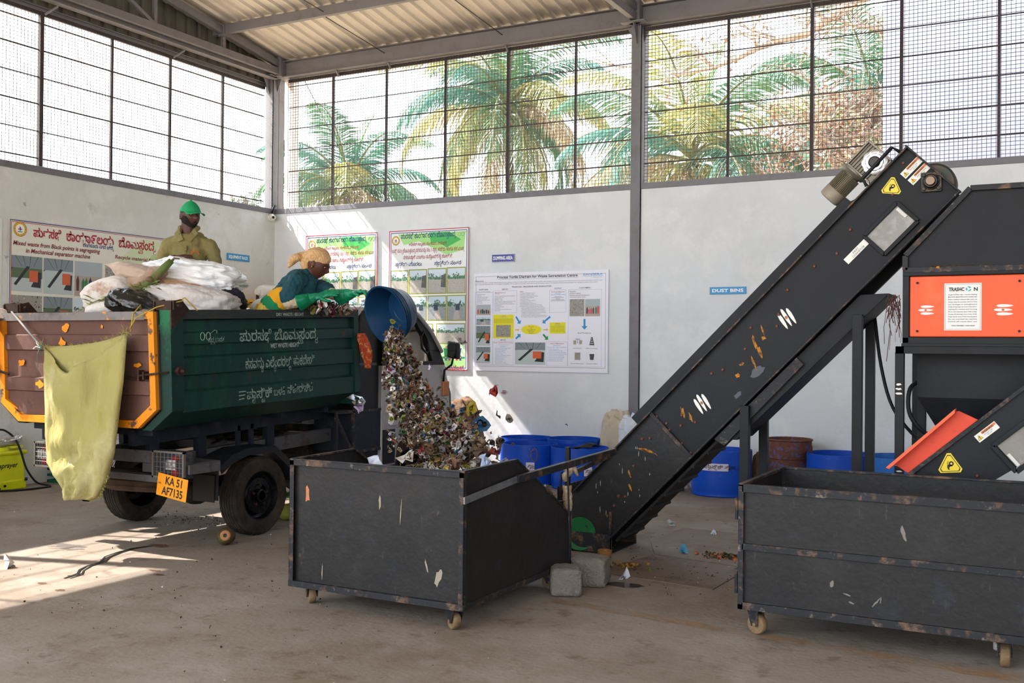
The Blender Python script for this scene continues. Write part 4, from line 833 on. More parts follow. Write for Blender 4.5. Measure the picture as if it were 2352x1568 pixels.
def hand(mb, wrist, direc, palmn, curl=.5, side=1, k=1.0, spread=.12, g=0):
    """palm and five fingers; palmn points out of the palm, side +1 puts the thumb towards direc x palmn"""
    d = V(*direc).normalized(); pn = V(*palmn); pn = (pn-d*pn.dot(d)).normalized(); s = d.cross(pn)*side; w = V(*wrist)
    P = w+d*.045*k
    for a in (-.026, -.009, .009, .026): limb(mb, [w+s*a*.7*k, P+s*a*k, w+d*.085*k+s*a*1.1*k], [(.015+g)*k]*3, 10)
    for a, L_ in ((.030, .072), (.010, .080), (-.010, .075), (-.029, .058)):
        p = w+d*.088*k+s*a*1.12*k; dd = (d+s*a*spread*25).normalized(); pts = [p]; ang = curl*.35
        for q, l_ in enumerate((.45, .32, .23)):
            v = dd*math.cos(ang)+pn*math.sin(ang); pts.append(pts[-1]+v*L_*l_*k); ang += curl*(.8-.1*q)
        limb(mb, pts, [(.0095+g)*k, (.009+g)*k, (.0082+g)*k, (.007+g)*k], 8)
    p = w+d*.025*k+s*.028*k; q1 = p+(s*.8+d*.55+pn*.25).normalized()*.038*k; q2 = q1+(s*.35+d*.85+pn*.45).normalized()*.032*k; q3 = q2+(d*.9+pn*.45).normalized()*.022*k
    limb(mb, [p, q1, q2, q3], [(.014+g)*k, (.0115+g)*k, (.010+g)*k, (.008+g)*k], 8)

# ---- the man on the load
def L1(a, f, z): return V(-7.105, 6.966, 0)+FR*a+FF*f+V(0, 0, z)
t = thing('person', 'person in green cap and khaki shirt standing on the truck load, looking aside', 'person', L1(0, 0, 1.15))
b = MB()
hc = L1(.012, .02, 2.792); hf = (FF*.70+FR*.71+V(0, 0, -.12)).normalized()
hfw, hrt, hup = head(b, hc, hf, (0, 0, 1), 1.07, .20)
limb(b, [L1(0, -.01, 2.55), L1(0, 0, 2.63), L1(0, .005, 2.72)], [.078, .074, .072])
limb(b, [L1(0, 0, 2.0), L1(0, .01, 2.2), L1(0, .01, 2.4), L1(0, 0, 2.52)], [.10, .10, .10, .08])
for s in (-1, 1):
    limb(b, [L1(.09*s, 0, 2.52), L1(.185*s, 0, 2.52)], [.052, .046]); limb(b, [L1(.085*s, 0, 2.05), L1(.10*s, .0, 1.6), L1(.10*s, -.02, 1.2)], [.09, .065, .045])
    limb(b, [L1(.10*s, -.02, 1.17), L1(.11*s, .14, 1.16)], [.045, .038])
limb(b, [L1(-.19, 0, 2.52), L1(-.235, .02, 2.40), L1(-.255, .05, 2.29)], [.046, .044, .042]); limb(b, [L1(-.255, .05, 2.30), L1(-.13, .17, 2.38), L1(-.07, .19, 2.395)], [.042, .033, .027])
hand(b, L1(-.07, .19, 2.395), FR*.95+V(0, 0, .15)+FF*.1, V(0, 0, -1)+FF*-.3, .25, -1)
limb(b, [L1(.19, 0, 2.52), L1(.235, .0, 2.40), L1(.27, .02, 2.27)], [.046, .044, .042]); limb(b, [L1(.27, .02, 2.27), L1(.19, .13, 2.23), L1(.13, .18, 2.22)], [.042, .033, .027])
hand(b, L1(.13, .18, 2.22), -FR*.9+FF*.2, V(0, 0, -1), .5, 1)
b.build('body', M_skin, t, mods=RM(.0055, 4))
m = MB()
for s in (-1, 1): m.sphere(hc+hfw*.0865+hrt*(.033*s)+hup*.015, .0105, 8)
e_ = m.build('eyes', flat('8d8279', .2), t, smooth=True)
m = MB()
for s in (-1, 1): m.sphere(hc+hfw*.0925+hrt*(.033*s+.002)+hup*.013, .0055, 6)
m.build('irises', flat('120c0a', .2), e_, smooth=True)
m = MB(); hd = MB()
def shell(c, rx, ry, rz, f0, f1, th0, th1, off=0, n=24, fn=None, F=None):
    fw, rt, up = F; R_ = []
    for i in range(n+1):
        th = th0+(th1-th0)*i/n; row = []
        for j in range(2*n+1):
            ph = f0+(f1-f0)*j/(2*n); x = math.sin(th)*math.sin(ph); y = math.sin(th)*math.cos(ph); z = math.cos(th); q = V(x*rx, y*ry, z*rz)
            if fn: q = fn(q, th, ph)
            row.append(c+rt*q.x+fw*q.y+up*q.z)
        R_.append(row)
    return R_
HF = (hfw, hrt, hup)
# beard and hair as close shells
def beard(q, th, ph):
    z = q.z
    if z < 0: q = V(q.x*(1-.32*min(1, -z/.12)**1.2), q.y*(1-(.12 if q.y > 0 else .38)*min(1, -z/.12)), z)
    return q
R_ = []
n = 26
for i in range(15):
    row = []
    for j in range(n+1):
        ph = -1.75+3.5*j/n; top = .0-.064*math.exp(-(ph/.75)**4); z = top+(-.125-top)*i/14; zz = max(-.999, z/.124); th = math.acos(zz)
        x = math.sin(th)*math.sin(ph)*.0845; y = math.sin(th)*math.cos(ph)*.1055
        if z < 0: x *= 1-.18*min(1, -z/.118)**1.2; y *= 1-(.10 if y > 0 else .38)*min(1, -z/.118)
        y += .008*math.exp(-(x/.03)**2)*math.exp(-((z+.085)/.03)**2)
        row.append(hc+hrt*x+hfw*y+hup*z*1.06)
    R_.append(row)
m.rows(R_); bd = m.build('beard', mat('short_beard', '17110f', .8, layers=[('2f201a', 70, .5, .7, .7)]), t, smooth=True, mods=[('SOLIDIFY', dict(thickness=.006, offset=-1))])
m = MB(); m.tube([hc+hrt*x+hfw*(.1085-abs(x)*.35)+hup*(-.049-abs(x)*.25) for x in (-.028, -.015, 0, .015, .028)], [.003, .005, .0045, .005, .003], 6)
for s in (-1, 1): m.tube([hc+hrt*(s*x)+hfw*(.104-(x-.02)*.5)+hup*(.034+.004*math.sin((x-.012)*70)) for x in (.012, .025, .038, .048)], [.002, .0035, .003, .002], 6)
m.build('moustache_and_brows', M_hair, t, smooth=True)
m = MB(); m.rows(shell(hc, .088, .111, .130, PI*.50, PI*1.50, .1, 1.85, F=HF)); m.build('hair', M_hair, t, smooth=True, mods=[('SOLIDIFY', dict(thickness=.005, offset=-1))])
# cap
M_cap = mat('bright_green_cotton', '158a54', .75, layers=[('1fa566', 40, .5, .7, .5)], bump=.1, bscale=200)
def crown(q, th, ph):
    k = 1+.05*max(0, math.cos(th)); return V(q.x, q.y, q.z*k+.004*math.exp(-(th/.5)**2))
m = MB(); m.rows(shell(hc+hup*.010, .092, .116, .122, 0, 2*PI, .02, 1.36, F=HF, fn=crown)); m.sphere(hc+hup*.145, .007, 6)
cp_ = m.build('cap', M_cap, t, smooth=True, mods=[('SOLIDIFY', dict(thickness=.004))])
m = MB(); R_ = []
for i in range(9):
    u = i/8; row = []
    for j in range(17):
        a = -1.15+2.3*j/16; r_ = 1+.72*u*math.cos(a*.95)**.6; row.append(hc+hup*(.012+.030-.004*u-.024*u*(math.sin(a)**2)*1.2+.02*(1-u)*0)+hrt*(.090*math.sin(a)*(1+.10*u))+hfw*(.112*math.cos(a)+.085*u*math.cos(a)**.5))
    R_.append(row)
m.rows(R_); m.build('cap_peak', M_cap, cp_, smooth=True, mods=[('SOLIDIFY', dict(thickness=.005))])
# shirt
M_khaki = mat('khaki_cotton', '776e45', .85, layers=[('a3935f', 5, .5, .7, .5), ('5f5432', 9, .6, .75, .3)], bump=.15, bscale=160)
b = MB()
limb(b, [L1(0, -.005, 1.95), L1(0, .005, 2.12), L1(0, .015, 2.3), L1(0, .01, 2.43), L1(0, -.005, 2.53)], [.125, .122, .13, .125, .10], 20)
for s in (-1, 1):
    limb(b, [L1(.05*s, .0, 2.555), L1(.12*s, 0, 2.55), L1(.185*s, 0, 2.525)], [.075, .068, .062]); limb(b, [L1(.045*s, .015, 2.0), L1(.05*s, .02, 2.3), L1(.07*s, .01, 2.45)], [.118, .12, .10])
limb(b, [L1(-.19, 0, 2.53), L1(-.232, .015, 2.43), L1(-.25, .03, 2.345)], [.062, .06, .064]); limb(b, [L1(.19, 0, 2.53), L1(.232, .0, 2.43), L1(.256, .01, 2.35)], [.062, .06, .062])
limb(b, [L1(-.075, -.01, 2.585), L1(.075, -.01, 2.585)], [.07, .07]); limb(b, [L1(-.06, .03, 2.55), L1(.06, .03, 2.55)], [.085, .085]); sh = b.build('shirt', M_khaki, t, mods=RM(.0075, 6)); wrinkle(sh, .05, .016); wrinkle(sh, .15, .022)
b = MB()
b.tube([L1(-.05, .105, 2.615), L1(-.082, .01, 2.685), L1(0, -.082, 2.70), L1(.082, .01, 2.685), L1(.05, .105, 2.615)], [.012, .022, .024, .022, .012], 8)
for s in (-1, 1): b.add([L1(.0+.01*s, .135, 2.565), L1(.072*s, .085, 2.675), L1(.108*s, .085, 2.625), L1(.055*s, .135, 2.545)], [(0, 1, 2, 3)])
b.tube([L1(.012, .125, 2.51), L1(.014, .143, 2.35), L1(.013, .138, 2.2), L1(.01, .13, 2.0)], [.008]*4, 6)
b.build('collar_and_placket', M_khaki, sh, mods=[('SOLIDIFY', dict(thickness=.003))])
b = MB()
for rr_, z_ in ((.034, 0), (.024, 0)): b.tube([L1(.098+rr_*math.cos(q), .136-.25*(rr_*math.cos(q)), 2.432+rr_*math.sin(q)) for q in [PI*j/10 for j in range(11)]], .0035, 5)
b.build('arch_badge', flat('b3602c'), sh)
m = MB()
for z_ in (2.46, 2.38, 2.30): m.sphere(L1(.013, .150, z_), .0055, 6)
m.build('buttons', flat('6a5c3a'), sh)
b = MB(); limb(b, [L1(0, 0, 2.02), L1(0, 0, 1.95)], [.15, .145], 18)
for s in (-1, 1): limb(b, [L1(.085*s, 0, 1.95), L1(.10*s, 0, 1.6), L1(.10*s, -.02, 1.22)], [.10, .082, .065])
tr = b.build('trousers', mat('dark_trousers', '2a2a30', .85), t, mods=RM(.012, 4)); wrinkle(tr, .08, .02)
m = MB(); m.tube([L1(-.10+.02*math.cos(q)*0, .175+.030*math.cos(q), 2.385+.030*math.sin(q)) for q in [2*PI*j/14 for j in range(14)]], .004, 6, closed=True); m.build('wrist_thread', flat('171210'), t)

# ---- the woman tipping the tub
def W(a, f, z): return V(-5.905, 7.103, 0)+FR*a+FF*f+V(0, 0, z)
t = thing('person', 'person in checked headscarf, teal shirt and green gloves emptying a blue tub', 'person', W(-.3, -.1, 1.0))
b = MB()
hc = W(.148, .0, 2.318); hf = (FR*.90+FF*.22+V(0, 0, -.42)).normalized(); hup0 = V(0, 0, 1)+FR*.35
hfw, hrt, hup = head(b, hc, hf, hup0, 1.05); HF = (hfw, hrt, hup)
limb(b, [W(.03, 0, 2.20), W(.075, 0, 2.235), W(.115, 0, 2.28)], [.06, .052, .052])
limb(b, [W(-.27, -.02, 1.83), W(-.17, -.01, 1.96), W(-.05, 0, 2.09), W(.02, 0, 2.16)], [.15, .135, .14, .11])
for s in (-1, 1): limb(b, [W(-.27, .08*s, 1.80), W(-.36, .09*s, 1.45), W(-.44, .09*s-.05, 1.08)], [.10, .07, .05]); limb(b, [W(-.44, .09*s-.05, 1.06), W(-.32, .09*s-.05, 1.04)], [.045, .038])
limb(b, [W(0, .14, 2.16), W(-.05, .2, 2.06), W(-.055, .24, 1.985)], [.052, .047, .042]); limb(b, [W(-.055, .24, 1.985), W(.08, .23, 2.0), W(.16, .22, 2.01)], [.042, .036, .03])
limb(b, [W(.09, -.10, 2.17), W(.20, -.06, 2.11), W(.29, .03, 2.065)], [.05, .045, .04]); limb(b, [W(.29, .03, 2.065), W(.38, .1, 2.05), W(.46, .16, 2.05)], [.04, .036, .03])
b.build('body', M_skin, t, mods=RM(.0055, 4))
m = MB()
for s in (-1, 1): m.sphere(hc+hfw*.083+hrt*(.032*s)+hup*.010, .0095, 8)
e_ = m.build('eyes', flat('8d8279', .2), t, smooth=True)
m = MB()
for s in (-1, 1): m.sphere(hc+hfw*.0885+hrt*(.032*s)+hup*.007, .006, 6)
m.build('irises', flat('120c0a', .2), e_, smooth=True)
m = MB(); m.sphere(hc+hrt*.086-hup*.030-hfw*.005, .006, 6); m.build('earring', mat('gold_stud', 'd8a23a', .3, .9), t, smooth=True)
# checked headscarf
def checks(name, ca, cb, cc, sc_):
    m = mat(name, ca, .85, bump=.12, bscale=120); nt = m.node_tree; N = nt.nodes; L = nt.links; b_ = N['Principled BSDF']; tc = N.new('ShaderNodeTexCoord'); last = None
    for ax, col in ((0, cb), (2, cc), (1, cb)):
        wv = N.new('ShaderNodeTexWave'); wv.wave_type = 'BANDS'; wv.bands_direction = 'XYZ'[ax]; wv.inputs['Scale'].default_value = sc_; wv.inputs['Distortion'].default_value = 1.6; wv.inputs['Detail Scale'].default_value = 1.2
        L.new(tc.outputs['Object'], wv.inputs[0]); mr = N.new('ShaderNodeMapRange'); mr.inputs[1].default_value = .6; mr.inputs[2].default_value = .85; mr.inputs[4].default_value = .6
        L.new(wv.outputs['Fac'], mr.inputs[0]); mx = N.new('ShaderNodeMix'); mx.data_type = 'RGBA'; L.new(mr.outputs[0], mx.inputs[0])
        if last is None: mx.inputs[6].default_value = hx(ca)
        else: L.new(last, mx.inputs[6])
        mx.inputs[7].default_value = hx(col); last = mx.outputs[2]
    L.new(last, b_.inputs['Base Color']); return m
M_scarf = checks('orange_cream_check', 'cdb088', 'b87a34', 'a98a68', 30)
b = MB(); sc0 = hc+hup*.066-hfw*.022
b.sphere(sc0, .1, 14, fn=lambda q: (hrt*(q.x*.95)+hfw*(q.y*1.18)+hup*(q.z*.88)))
limb(b, [hc+hup*.085+hfw*.045, hc+hup*.05-hfw*.08], [.05, .078]); limb(b, [hc-hfw*.085+hup*.03, hc-hfw*.125-hup*.005, hc-hfw*.16+hup*.02], [.07, .05, .04])
limb(b, [hc-hfw*.15+hup*.02, W(-.05, 0, 2.385), W(-.075, .01, 2.36)], [.045, .034, .022]); limb(b, [W(-.02, .02, 2.385), W(-.075, .02, 2.345), W(-.10, .02, 2.30)], [.034, .034, .010])
limb(b, [hc-hfw*.10-hup*.03+hrt*.03, hc-hfw*.08-hup*.07+hrt*.03], [.04, .03])
s_ = b.build('headscarf', M_scarf, t, mods=RM(.006, 3)); wrinkle(s_, .05, .014); wrinkle(s_, .09, .02)
# teal work shirt
M_teal = mat('dark_teal_cotton', '133f4a', .8, layers=[('1f5763', 6, .5, .7, .5), ('0c2c35', 5, .6, .75, .5)], bump=.15, bscale=140)
b = MB(); limb(b, [W(-.15, -.01, 1.985), W(-.08, 0, 2.06), W(0, 0, 2.14), W(.04, 0, 2.175)], [.15, .155, .15, .11], 18)
limb(b, [W(.0, .10, 2.17), W(.02, -.10, 2.17)], [.095, .09]); limb(b, [W(-.02, .05, 2.08), W(.08, .02, 2.04), W(.10, 0, 1.96)], [.13, .085, .06])
limb(b, [W(.0, .13, 2.17), W(-.03, .19, 2.10), W(-.05, .225, 2.03)], [.082, .084, .082]); limb(b, [W(.06, -.12, 2.17), W(.15, -.09, 2.13), W(.235, -.02, 2.09)], [.075, .068, .066])
limb(b, [W(.03, .02, 2.20), W(.06, .02, 2.225)], [.075, .062])
s_ = b.build('work_shirt', M_teal, t, mods=RM(.0075, 5)); wrinkle(s_, .05, .026); wrinkle(s_, .14, .03)
b = MB(); b.tube([W(.085, .055, 2.19), W(.03, .07, 2.25), W(.02, -.02, 2.27), W(.05, -.07, 2.24)], [.012, .016, .016, .012], 8); b.build('shirt_collar', M_teal, s_, smooth=True)
# sari
M_sari = mat('yellow_green_sari', 'd9a01c', .8, layers=[('1c7a4e', 1.6, .50, .53, 1), ('e6c451', 9, .5, .62, .8), ('b4651c', 30, .62, .7, .7)], bump=.2, bscale=80)
M_sariy = mat('marigold_cloth', 'd99a12', .8, bump=.2, bscale=60); M_sarig = mat('leaf_green_cloth', '15784a', .8, bump=.2, bscale=60)
M_sarip = mat('printed_yellow_cloth', 'd3b650', .85, layers=[('b5792c', 32, .52, .58, .9)], bump=.2, bscale=60)
def band(nm, a0, z0, a1, z1, r0, r1, m_):
    b = MB(); limb(b, [W(a0, 0, z0), W((a0+a1)/2, .02, (z0+z1)/2), W(a1, 0, z1)], [r0, (r0+r1)/2, r1], 18); limb(b, [W(a0, .08, z0), W(a1, .07, z1)], [r0*.85, r1*.85], 14); o = b.build(nm, m_, t, mods=RM(.008, 5)); wrinkle(o, .035, .014); return o
band('sari_band', -.13, 2.0, -.175, 1.955, .152, .155, M_sariy); band('sari_band', -.19, 1.94, -.22, 1.905, .158, .158, M_sarig); band('sari_band', -.235, 1.885, -.28, 1.83, .16, .162, M_sarip)
b = MB(); limb(b, [W(-.30, -.01, 1.80), W(-.38, -.04, 1.5), W(-.45, -.06, 1.25)], [.155, .16, .17], 18); s_ = b.build('sari_skirt', M_sarig, t, mods=RM(.012, 4)); wrinkle(s_, .06, .03)
b = MB(); b.rows([[W(.10+.02*k+.16*u, -.13-.02*k, 2.20-.13*u*1.1-.012*k) for u in [i/8 for i in range(9)]] for k in range(4)]); s_ = b.build('sari_end', mat('rust_red_print', 'a3401e', .8, layers=[('d88a2c', 40, .55, .65, .8)]), t, smooth=True, mods=[('SOLIDIFY', dict(thickness=.012))])
# sleeves under the shirt and rubber gloves
M_slv = mat('cream_dotted_sleeve', 'b8a58a', .85, layers=[('3a2f2a', 34, .69, .72, .9), ('d2c3aa', 8, .5, .7, .5)], bump=.3, bscale=40)
b = MB(); limb(b, [W(-.055, .235, 2.0), W(-.045, .245, 1.972), W(.02, .245, 1.985), W(.075, .235, 1.995)], [.056, .056, .052, .048]); s_ = b.build('inner_sleeve', M_slv, t, mods=RM(.006, 4)); wrinkle(s_, .02, .012)
b = MB(); limb(b, [W(.225, -.03, 2.09), W(.30, .03, 2.062), W(.36, .08, 2.052), W(.41, .12, 2.05)], [.052, .050, .045, .044]); s_ = b.build('inner_sleeve', M_slv, t, mods=RM(.006, 4)); wrinkle(s_, .02, .012)
M_glove = mat('green_rubber', '0d7a55', .35, layers=[('0a5f44', 6, .5, .7, .5), ('2a9a70', 14, .6, .75, .4)], bump=.2, bscale=40)
def glove(w, d, pn, c0, c1, curl, side, **k):
    b = MB(); w = V(*w); c0 = V(*c0); c1 = V(*c1); hand(b, w, d, pn, curl, side, 1.12, g=.0025, **k); limb(b, [c1.lerp(w, .0), w], [.05, .034])
    ax = (c0-c1); limb(b, [c0.lerp(c1, .35), c1], [.056, .05])
    o = b.build('rubber_glove', M_glove, t, mods=RM(.0045, 3)); wrinkle(o, .03, .010)
    m = MB(); n_ = frame(c1-c0); pr = [(.060, 0), (.067, -.05)]
    m.lathe([(.048, .05), (.062, .0), (.071, -.045), (.074, -.06)], c0.lerp(c1, .35), (c1-c0), 28, wob=lambda a, h: 1+.10*math.sin(3*a+1)*(h < .02)+.05*math.sin(7*a)); m.build('glove_cuff', M_glove, o, smooth=True, mods=[('SOLIDIFY', dict(thickness=.003))])
glove(W(.19, .225, 2.03), FR*.95+V(0, 0, .30)+FF*.05, FF*-.3+V(0, 0, -1)+FF*-.3, W(.06, .235, 1.99), W(.12, .23, 2.01), .28, -1, spread=.22)
glove(W(.50, .19, 2.065), FR*.85+FF*.45+V(0, 0, .12), V(0, 0, -1), W(.385, .10, 2.045), W(.45, .15, 2.055), .75, -1)
# ---- the blue tub in her hand
M_tub = mat('navy_blue_plastic', '0f3558', .4, layers=[('0a2844', 4, .5, .7, .6), ('6f6a5c', 26, .70, .74, .8)], bump=.04)
ax = (FR*-.64+FF*.68+V(0, 0, -.30)).normalized(); tc_ = V(-4.99, 7.10, 1.868)
m = MB(); m.lathe([(.001, -.20), (.165, -.20), (.175, -.195), (.205, -.12), (.210, -.115), (.228, -.05), (.233, -.045), (.246, -.005), (.258, 0), (.258, .008), (.244, .006), (.224, -.04), (.17, -.188), (.001, -.192)], tc_, ax, 56)
tb = m.build('plastic_tub', M_tub, smooth=30); tag(tb, 'round blue plastic tub tilted over the truck side, waste pouring out', 'tub')
m = MB()
for i in range(5): m.lathe([(.243-.013*i, -.02-.03*i), (.248-.013*i, -.025-.03*i), (.239-.013*i, -.032-.03*i)], tc_, ax, 56)
m.lathe([(.001, -.189), (.105, -.189), (.11, -.184), (.115, -.189)], tc_, ax, 40); m.build('moulded_ribs', M_tub, tb, smooth=30)
m = MB(); _, sd, uu = frame(ax)
for a_ in (math.radians(0), math.radians(180)): pass
hp = W(.60, .27, 2.075); m.prism([hp+V(0, 0, .0), hp+FR*.035+V(0, 0, .005), hp+FR*.03-V(0, 0, .02), hp-V(0, 0, .012)], FF*.006); hp = W(.575, .26, 2.0); m.prism([hp, hp+FR*.03+V(0, 0, .01), hp+FR*.025-V(0, 0, .02), hp-V(0, 0, .01)], FF*.006); m.build('handle_tabs', flat('9a8f7c'), tb)
# ================================================================= sacks and bags on the load
def blob(c, rad, rot=(0, 0, 0), amp=.06, freq=4, seed=0, e=.8, pinch=0, n=26, flatz=0):
    """a filled bag: superellipsoid, creased by noise, optionally gathered at the +x end"""
    from mathutils import Euler
    Rm = Euler([math.radians(a) for a in rot]).to_matrix(); c = V(*c); R_ = []; sg = lambda x, p: math.copysign(abs(x)**p, x)
    for i in range(n+1):
        th = PI*i/n; row = []
        for j in range(2*n):
            ph = PI*j/n; st, ct, sp, cp = math.sin(th), math.cos(th), math.sin(ph), math.cos(ph)
            q = V(sg(st, e)*sg(cp, e), sg(st, e)*sg(sp, e), sg(ct, e))
            k = noise.fractal(q*freq*.5+V(seed*7.3, 1, 2), 1, 2, 3)*amp+(.5-abs(noise.noise(q*freq+V(seed, 3, 1))))*amp*.8
            q = q*(1+k)
            if pinch and q.x > .35: u = min(1, (q.x-.35)/.65); f = 1-pinch*u*u*(3-2*u); q = V(q.x*(1+.12*u), q.y*f, q.z*f)
            p = V(q.x*rad[0], q.y*rad[1], q.z*rad[2])
            if flatz and p.z < -flatz: p.z = -flatz+(p.z+flatz)*.15
            row.append(c+Rm @ p)
        R_.append(row)
    return R_
def sack(name, label, cat, m, c, rad, grp=None, bump_=None, **k):
    b = MB(); b.rows(blob(c, rad, **k), closed=True); o = b.build(name, m, smooth=True); return tag(o, label, cat, grp)
M_pl = mat('white_plastic_film', 'e6e7ea', .22, layers=[('c6ccd2', 5, .5, .7, .6)], bump=1, bscale=11, bst=(1, 1, 2.2), sub=.1, spec=.6)
M_wov = mat('white_woven_sack', 'cbc5c2', .8, layers=[('a89c98', 4, .5, .7, .6), ('b06a84', 2.5, .66, .70, .5), ('8a7d72', 12, .6, .75, .4)], bump=.6, bscale=20, bst=(1, 1.5, 1))
M_bei = mat('dusty_beige_sack', 'b9a597', .85, layers=[('8a6e5c', 5, .5, .68, .7), ('d2c4b8', 8, .55, .7, .6)], bump=.5, bscale=30)
M_whd = mat('soiled_white_sack', 'd3cdc8', .8, layers=[('9a6f52', 4, .55, .68, .8), ('e6e3e0', 9, .5, .7, .5)], bump=.5, bscale=30)
M_bag = mat('glossy_black_bin_liner', '0c0d11', .22, layers=[('1d2028', 6, .5, .7, .6)], bump=.7, bscale=22, bst=(1, 1, .35), spec=.7)
sack('plastic_bag', 'large bulging clear white plastic bag, topmost on the load below the man', 'bag', M_pl, (-6.67, 6.63, 2.215), (.40, .26, .125), rot=(0, 8, 28), amp=.15, freq=5, seed=1, e=.72, n=56)
sack('woven_sack', 'big white woven sack with a pink stain lying against the truck side rail', 'sack', M_wov, (-6.43, 6.33, 1.975), (.38, .24, .125), rot=(0, 6, 28), amp=.13, freq=4.5, seed=2, e=.75, n=34)
sack('bin_liner', 'shiny black bin liner stuffed full, on the tailgate side of the load', 'bag', M_bag, (-6.60, 5.90, 1.93), (.22, .18, .115), rot=(0, 12, 20), amp=.16, freq=4, seed=3, e=.9, pinch=.5, n=34)
sack('sack', 'dusty beige sack with a pointed end, topmost left of the green banana stem', 'sack', M_bei, (-6.91, 6.16, 2.215), (.23, .15, .075), rot=(0, -16, 205), amp=.10, freq=3, seed=4, e=.85, pinch=.75, n=30)
sack('sack', 'brownish sack under the pointed beige sack, left of the green banana stem', 'sack', mat('brownish_sack', 'a08876', .85, layers=[('c4b0a2', 6, .5, .68, .6), ('6a4e3e', 9, .6, .7, .5)], bump=.5, bscale=30), (-6.88, 6.19, 2.115), (.26, .17, .085), rot=(0, -30, 28), amp=.10, freq=3, seed=5, e=.85)
sack('sack', 'soiled white sack with a brown end at the left edge of the load', 'sack', M_whd, (-7.03, 6.0, 2.03), (.22, .16, .12), rot=(0, -18, 25), amp=.10, freq=3, seed=6, e=.8)
sack('sack', 'small pale sack wedged between green cuttings and black bin liner', 'sack', M_whd, (-6.86, 5.84, 1.895), (.16, .12, .06), rot=(0, -10, 25), amp=.10, freq=3, seed=7)
sack('cloth_bundle', 'peach coloured cloth bundle with orange trim, squeezed under the clear plastic bag', 'cloth', mat('peach_cloth', 'c79d80', .85, layers=[('b5592c', 3, .60, .64, .8), ('e0c2ab', 9, .5, .7, .6)], bump=.8, bscale=16), (-6.60, 6.45, 2.09), (.27, .16, .05), rot=(0, 12, 28), amp=.16, freq=6, seed=8)
sack('cloth_bundle', 'dark indigo cloth heap at the right end of the white woven sack', 'cloth', mat('indigo_cloth', '1f1c2b', .85, layers=[('332e42', 6, .5, .7, .5)], bump=.8, bscale=12), (-6.33, 6.70, 1.985), (.12, .13, .105), rot=(0, 20, 28), amp=.18, freq=5, seed=9)
sack('cloth_bundle', 'maroon cloth strip peeping out above the indigo cloth heap', 'cloth', flat('7a1c34', .8), (-6.46, 6.55, 2.085), (.09, .05, .02), rot=(0, 20, 28), amp=.2, freq=5, seed=10, n=14)
sack('sack', 'plain white sack behind the sari clad worker', 'sack', mat('clean_white_sack', 'e2e2e4', .75, bump=.3), (-6.30, 7.12, 1.95), (.16, .10, .10), rot=(0, -25, 28), amp=.08, freq=3, seed=11)
# the bulk under the sacks
b = MB(); rows = []; rn = R(2)
for i in range(21):
    row = []
    for j in range(25):
        x = -7.58+1.74*i/20; y = 5.55+2.05*j/24; e_ = min(1, min(i, 20-i, j, 24-j)/3); z = 1.72+.14*e_+.10*e_*math.exp(-((x+6.75)/.5)**2-((y-6.4)/.6)**2)+.05*noise.noise(V(x*5, y*5, 1))*e_
        if y > 6.75: z -= .25*min(1, (y-6.75)/.2)
        row.append(V(x, y, z))
    rows.append(row)
b.rows(rows); tag(b.build('mixed_waste', mat('mixed_rubbish', '7c6e60', .9, layers=[('c9c2ba', 14, .56, .62, .9), ('3a2f2a', 9, .55, .65, .9), ('5a6a34', 7, .6, .66, .8), ('a85a3a', 17, .66, .7, .8)], bump=1, bscale=22)), 'mixed household waste filling the truck body under the sacks', 'waste', kind='stuff')
# green cuttings
b = MB(); rn = R(14)
for i in range(420):
    u = rn.random(); p = V(-7.02, 5.83, 1.89).lerp(V(-6.62, 6.10, 2.10), u)+V(rn.gauss(0, .05), rn.gauss(0, .035), rn.gauss(0, .022)); d = V(rn.uniform(-1, 1), rn.uniform(-1, 1), rn.uniform(-.5, .4)).normalized()*rn.uniform(.04, .13); s_ = V(-d.y, d.x, 0).normalized()*.003
    b.add([p, p+d*.5+s_+V(0, 0, .01), p+d, p+d*.5-s_], [(0, 1, 2, 3)], rn.randrange(3))
tag(b.build('green_cuttings', [flat('6f7a2e'), flat('93903f'), flat('4c5a26')]), 'heap of cut grass and leaves between the pale sacks', 'grass', kind='stuff')
m = MB(); m.tube([V(-6.78, 5.99, 1.99), V(-6.72, 6.05, 2.04), V(-6.66, 6.13, 2.15), V(-6.60, 6.20, 2.25), V(-6.56, 6.24, 2.31)], [.018, .034, .036, .033, .026], 14); st_ = m.build('banana_stem', mat('banana_stem_green', '5b6a35', .6, layers=[('3c4626', 6, .5, .68, .7), ('7a5f45', 8, .58, .66, .8)], bump=.2), smooth=True); tag(st_, 'thick green banana stem leaning up the load between two sacks', 'plant stem')
m = MB(); m.sphere((-6.66, 6.10, 2.145), (.035, .035, .028), 8); m.tube([V(-6.56, 6.24, 2.305), V(-6.54, 6.25, 2.33), V(-6.50, 6.27, 2.325)], [.012, .01, .006], 6); m.build('cut_stub', flat('6a5238'), st_, smooth=True)
m = MB(); rn = R(3)
for i in range(9): p = V(-6.31+rn.uniform(-.09, .09), 6.84+rn.uniform(-.05, .05), 1.90); m.sphere(p, (.03+rn.random()*.02, .03, .018+rn.random()*.016), 7)
for i in range(6): m.tube([V(-6.31, 6.84, 1.92), V(-6.30+rn.uniform(-.05, .05), 6.85, 1.975), V(-6.27+rn.uniform(-.08, .08), 6.86, 1.96)], [.008, .006, .002], 5)
tag(m.build('vegetable_scraps', mat('leafy_green', '4f7a3a', .6, layers=[('9ab56a', 12, .5, .65, .7)]), smooth=True), 'green vegetable scraps on the rail between cloth heap and worker', 'vegetable scraps', kind='stuff')
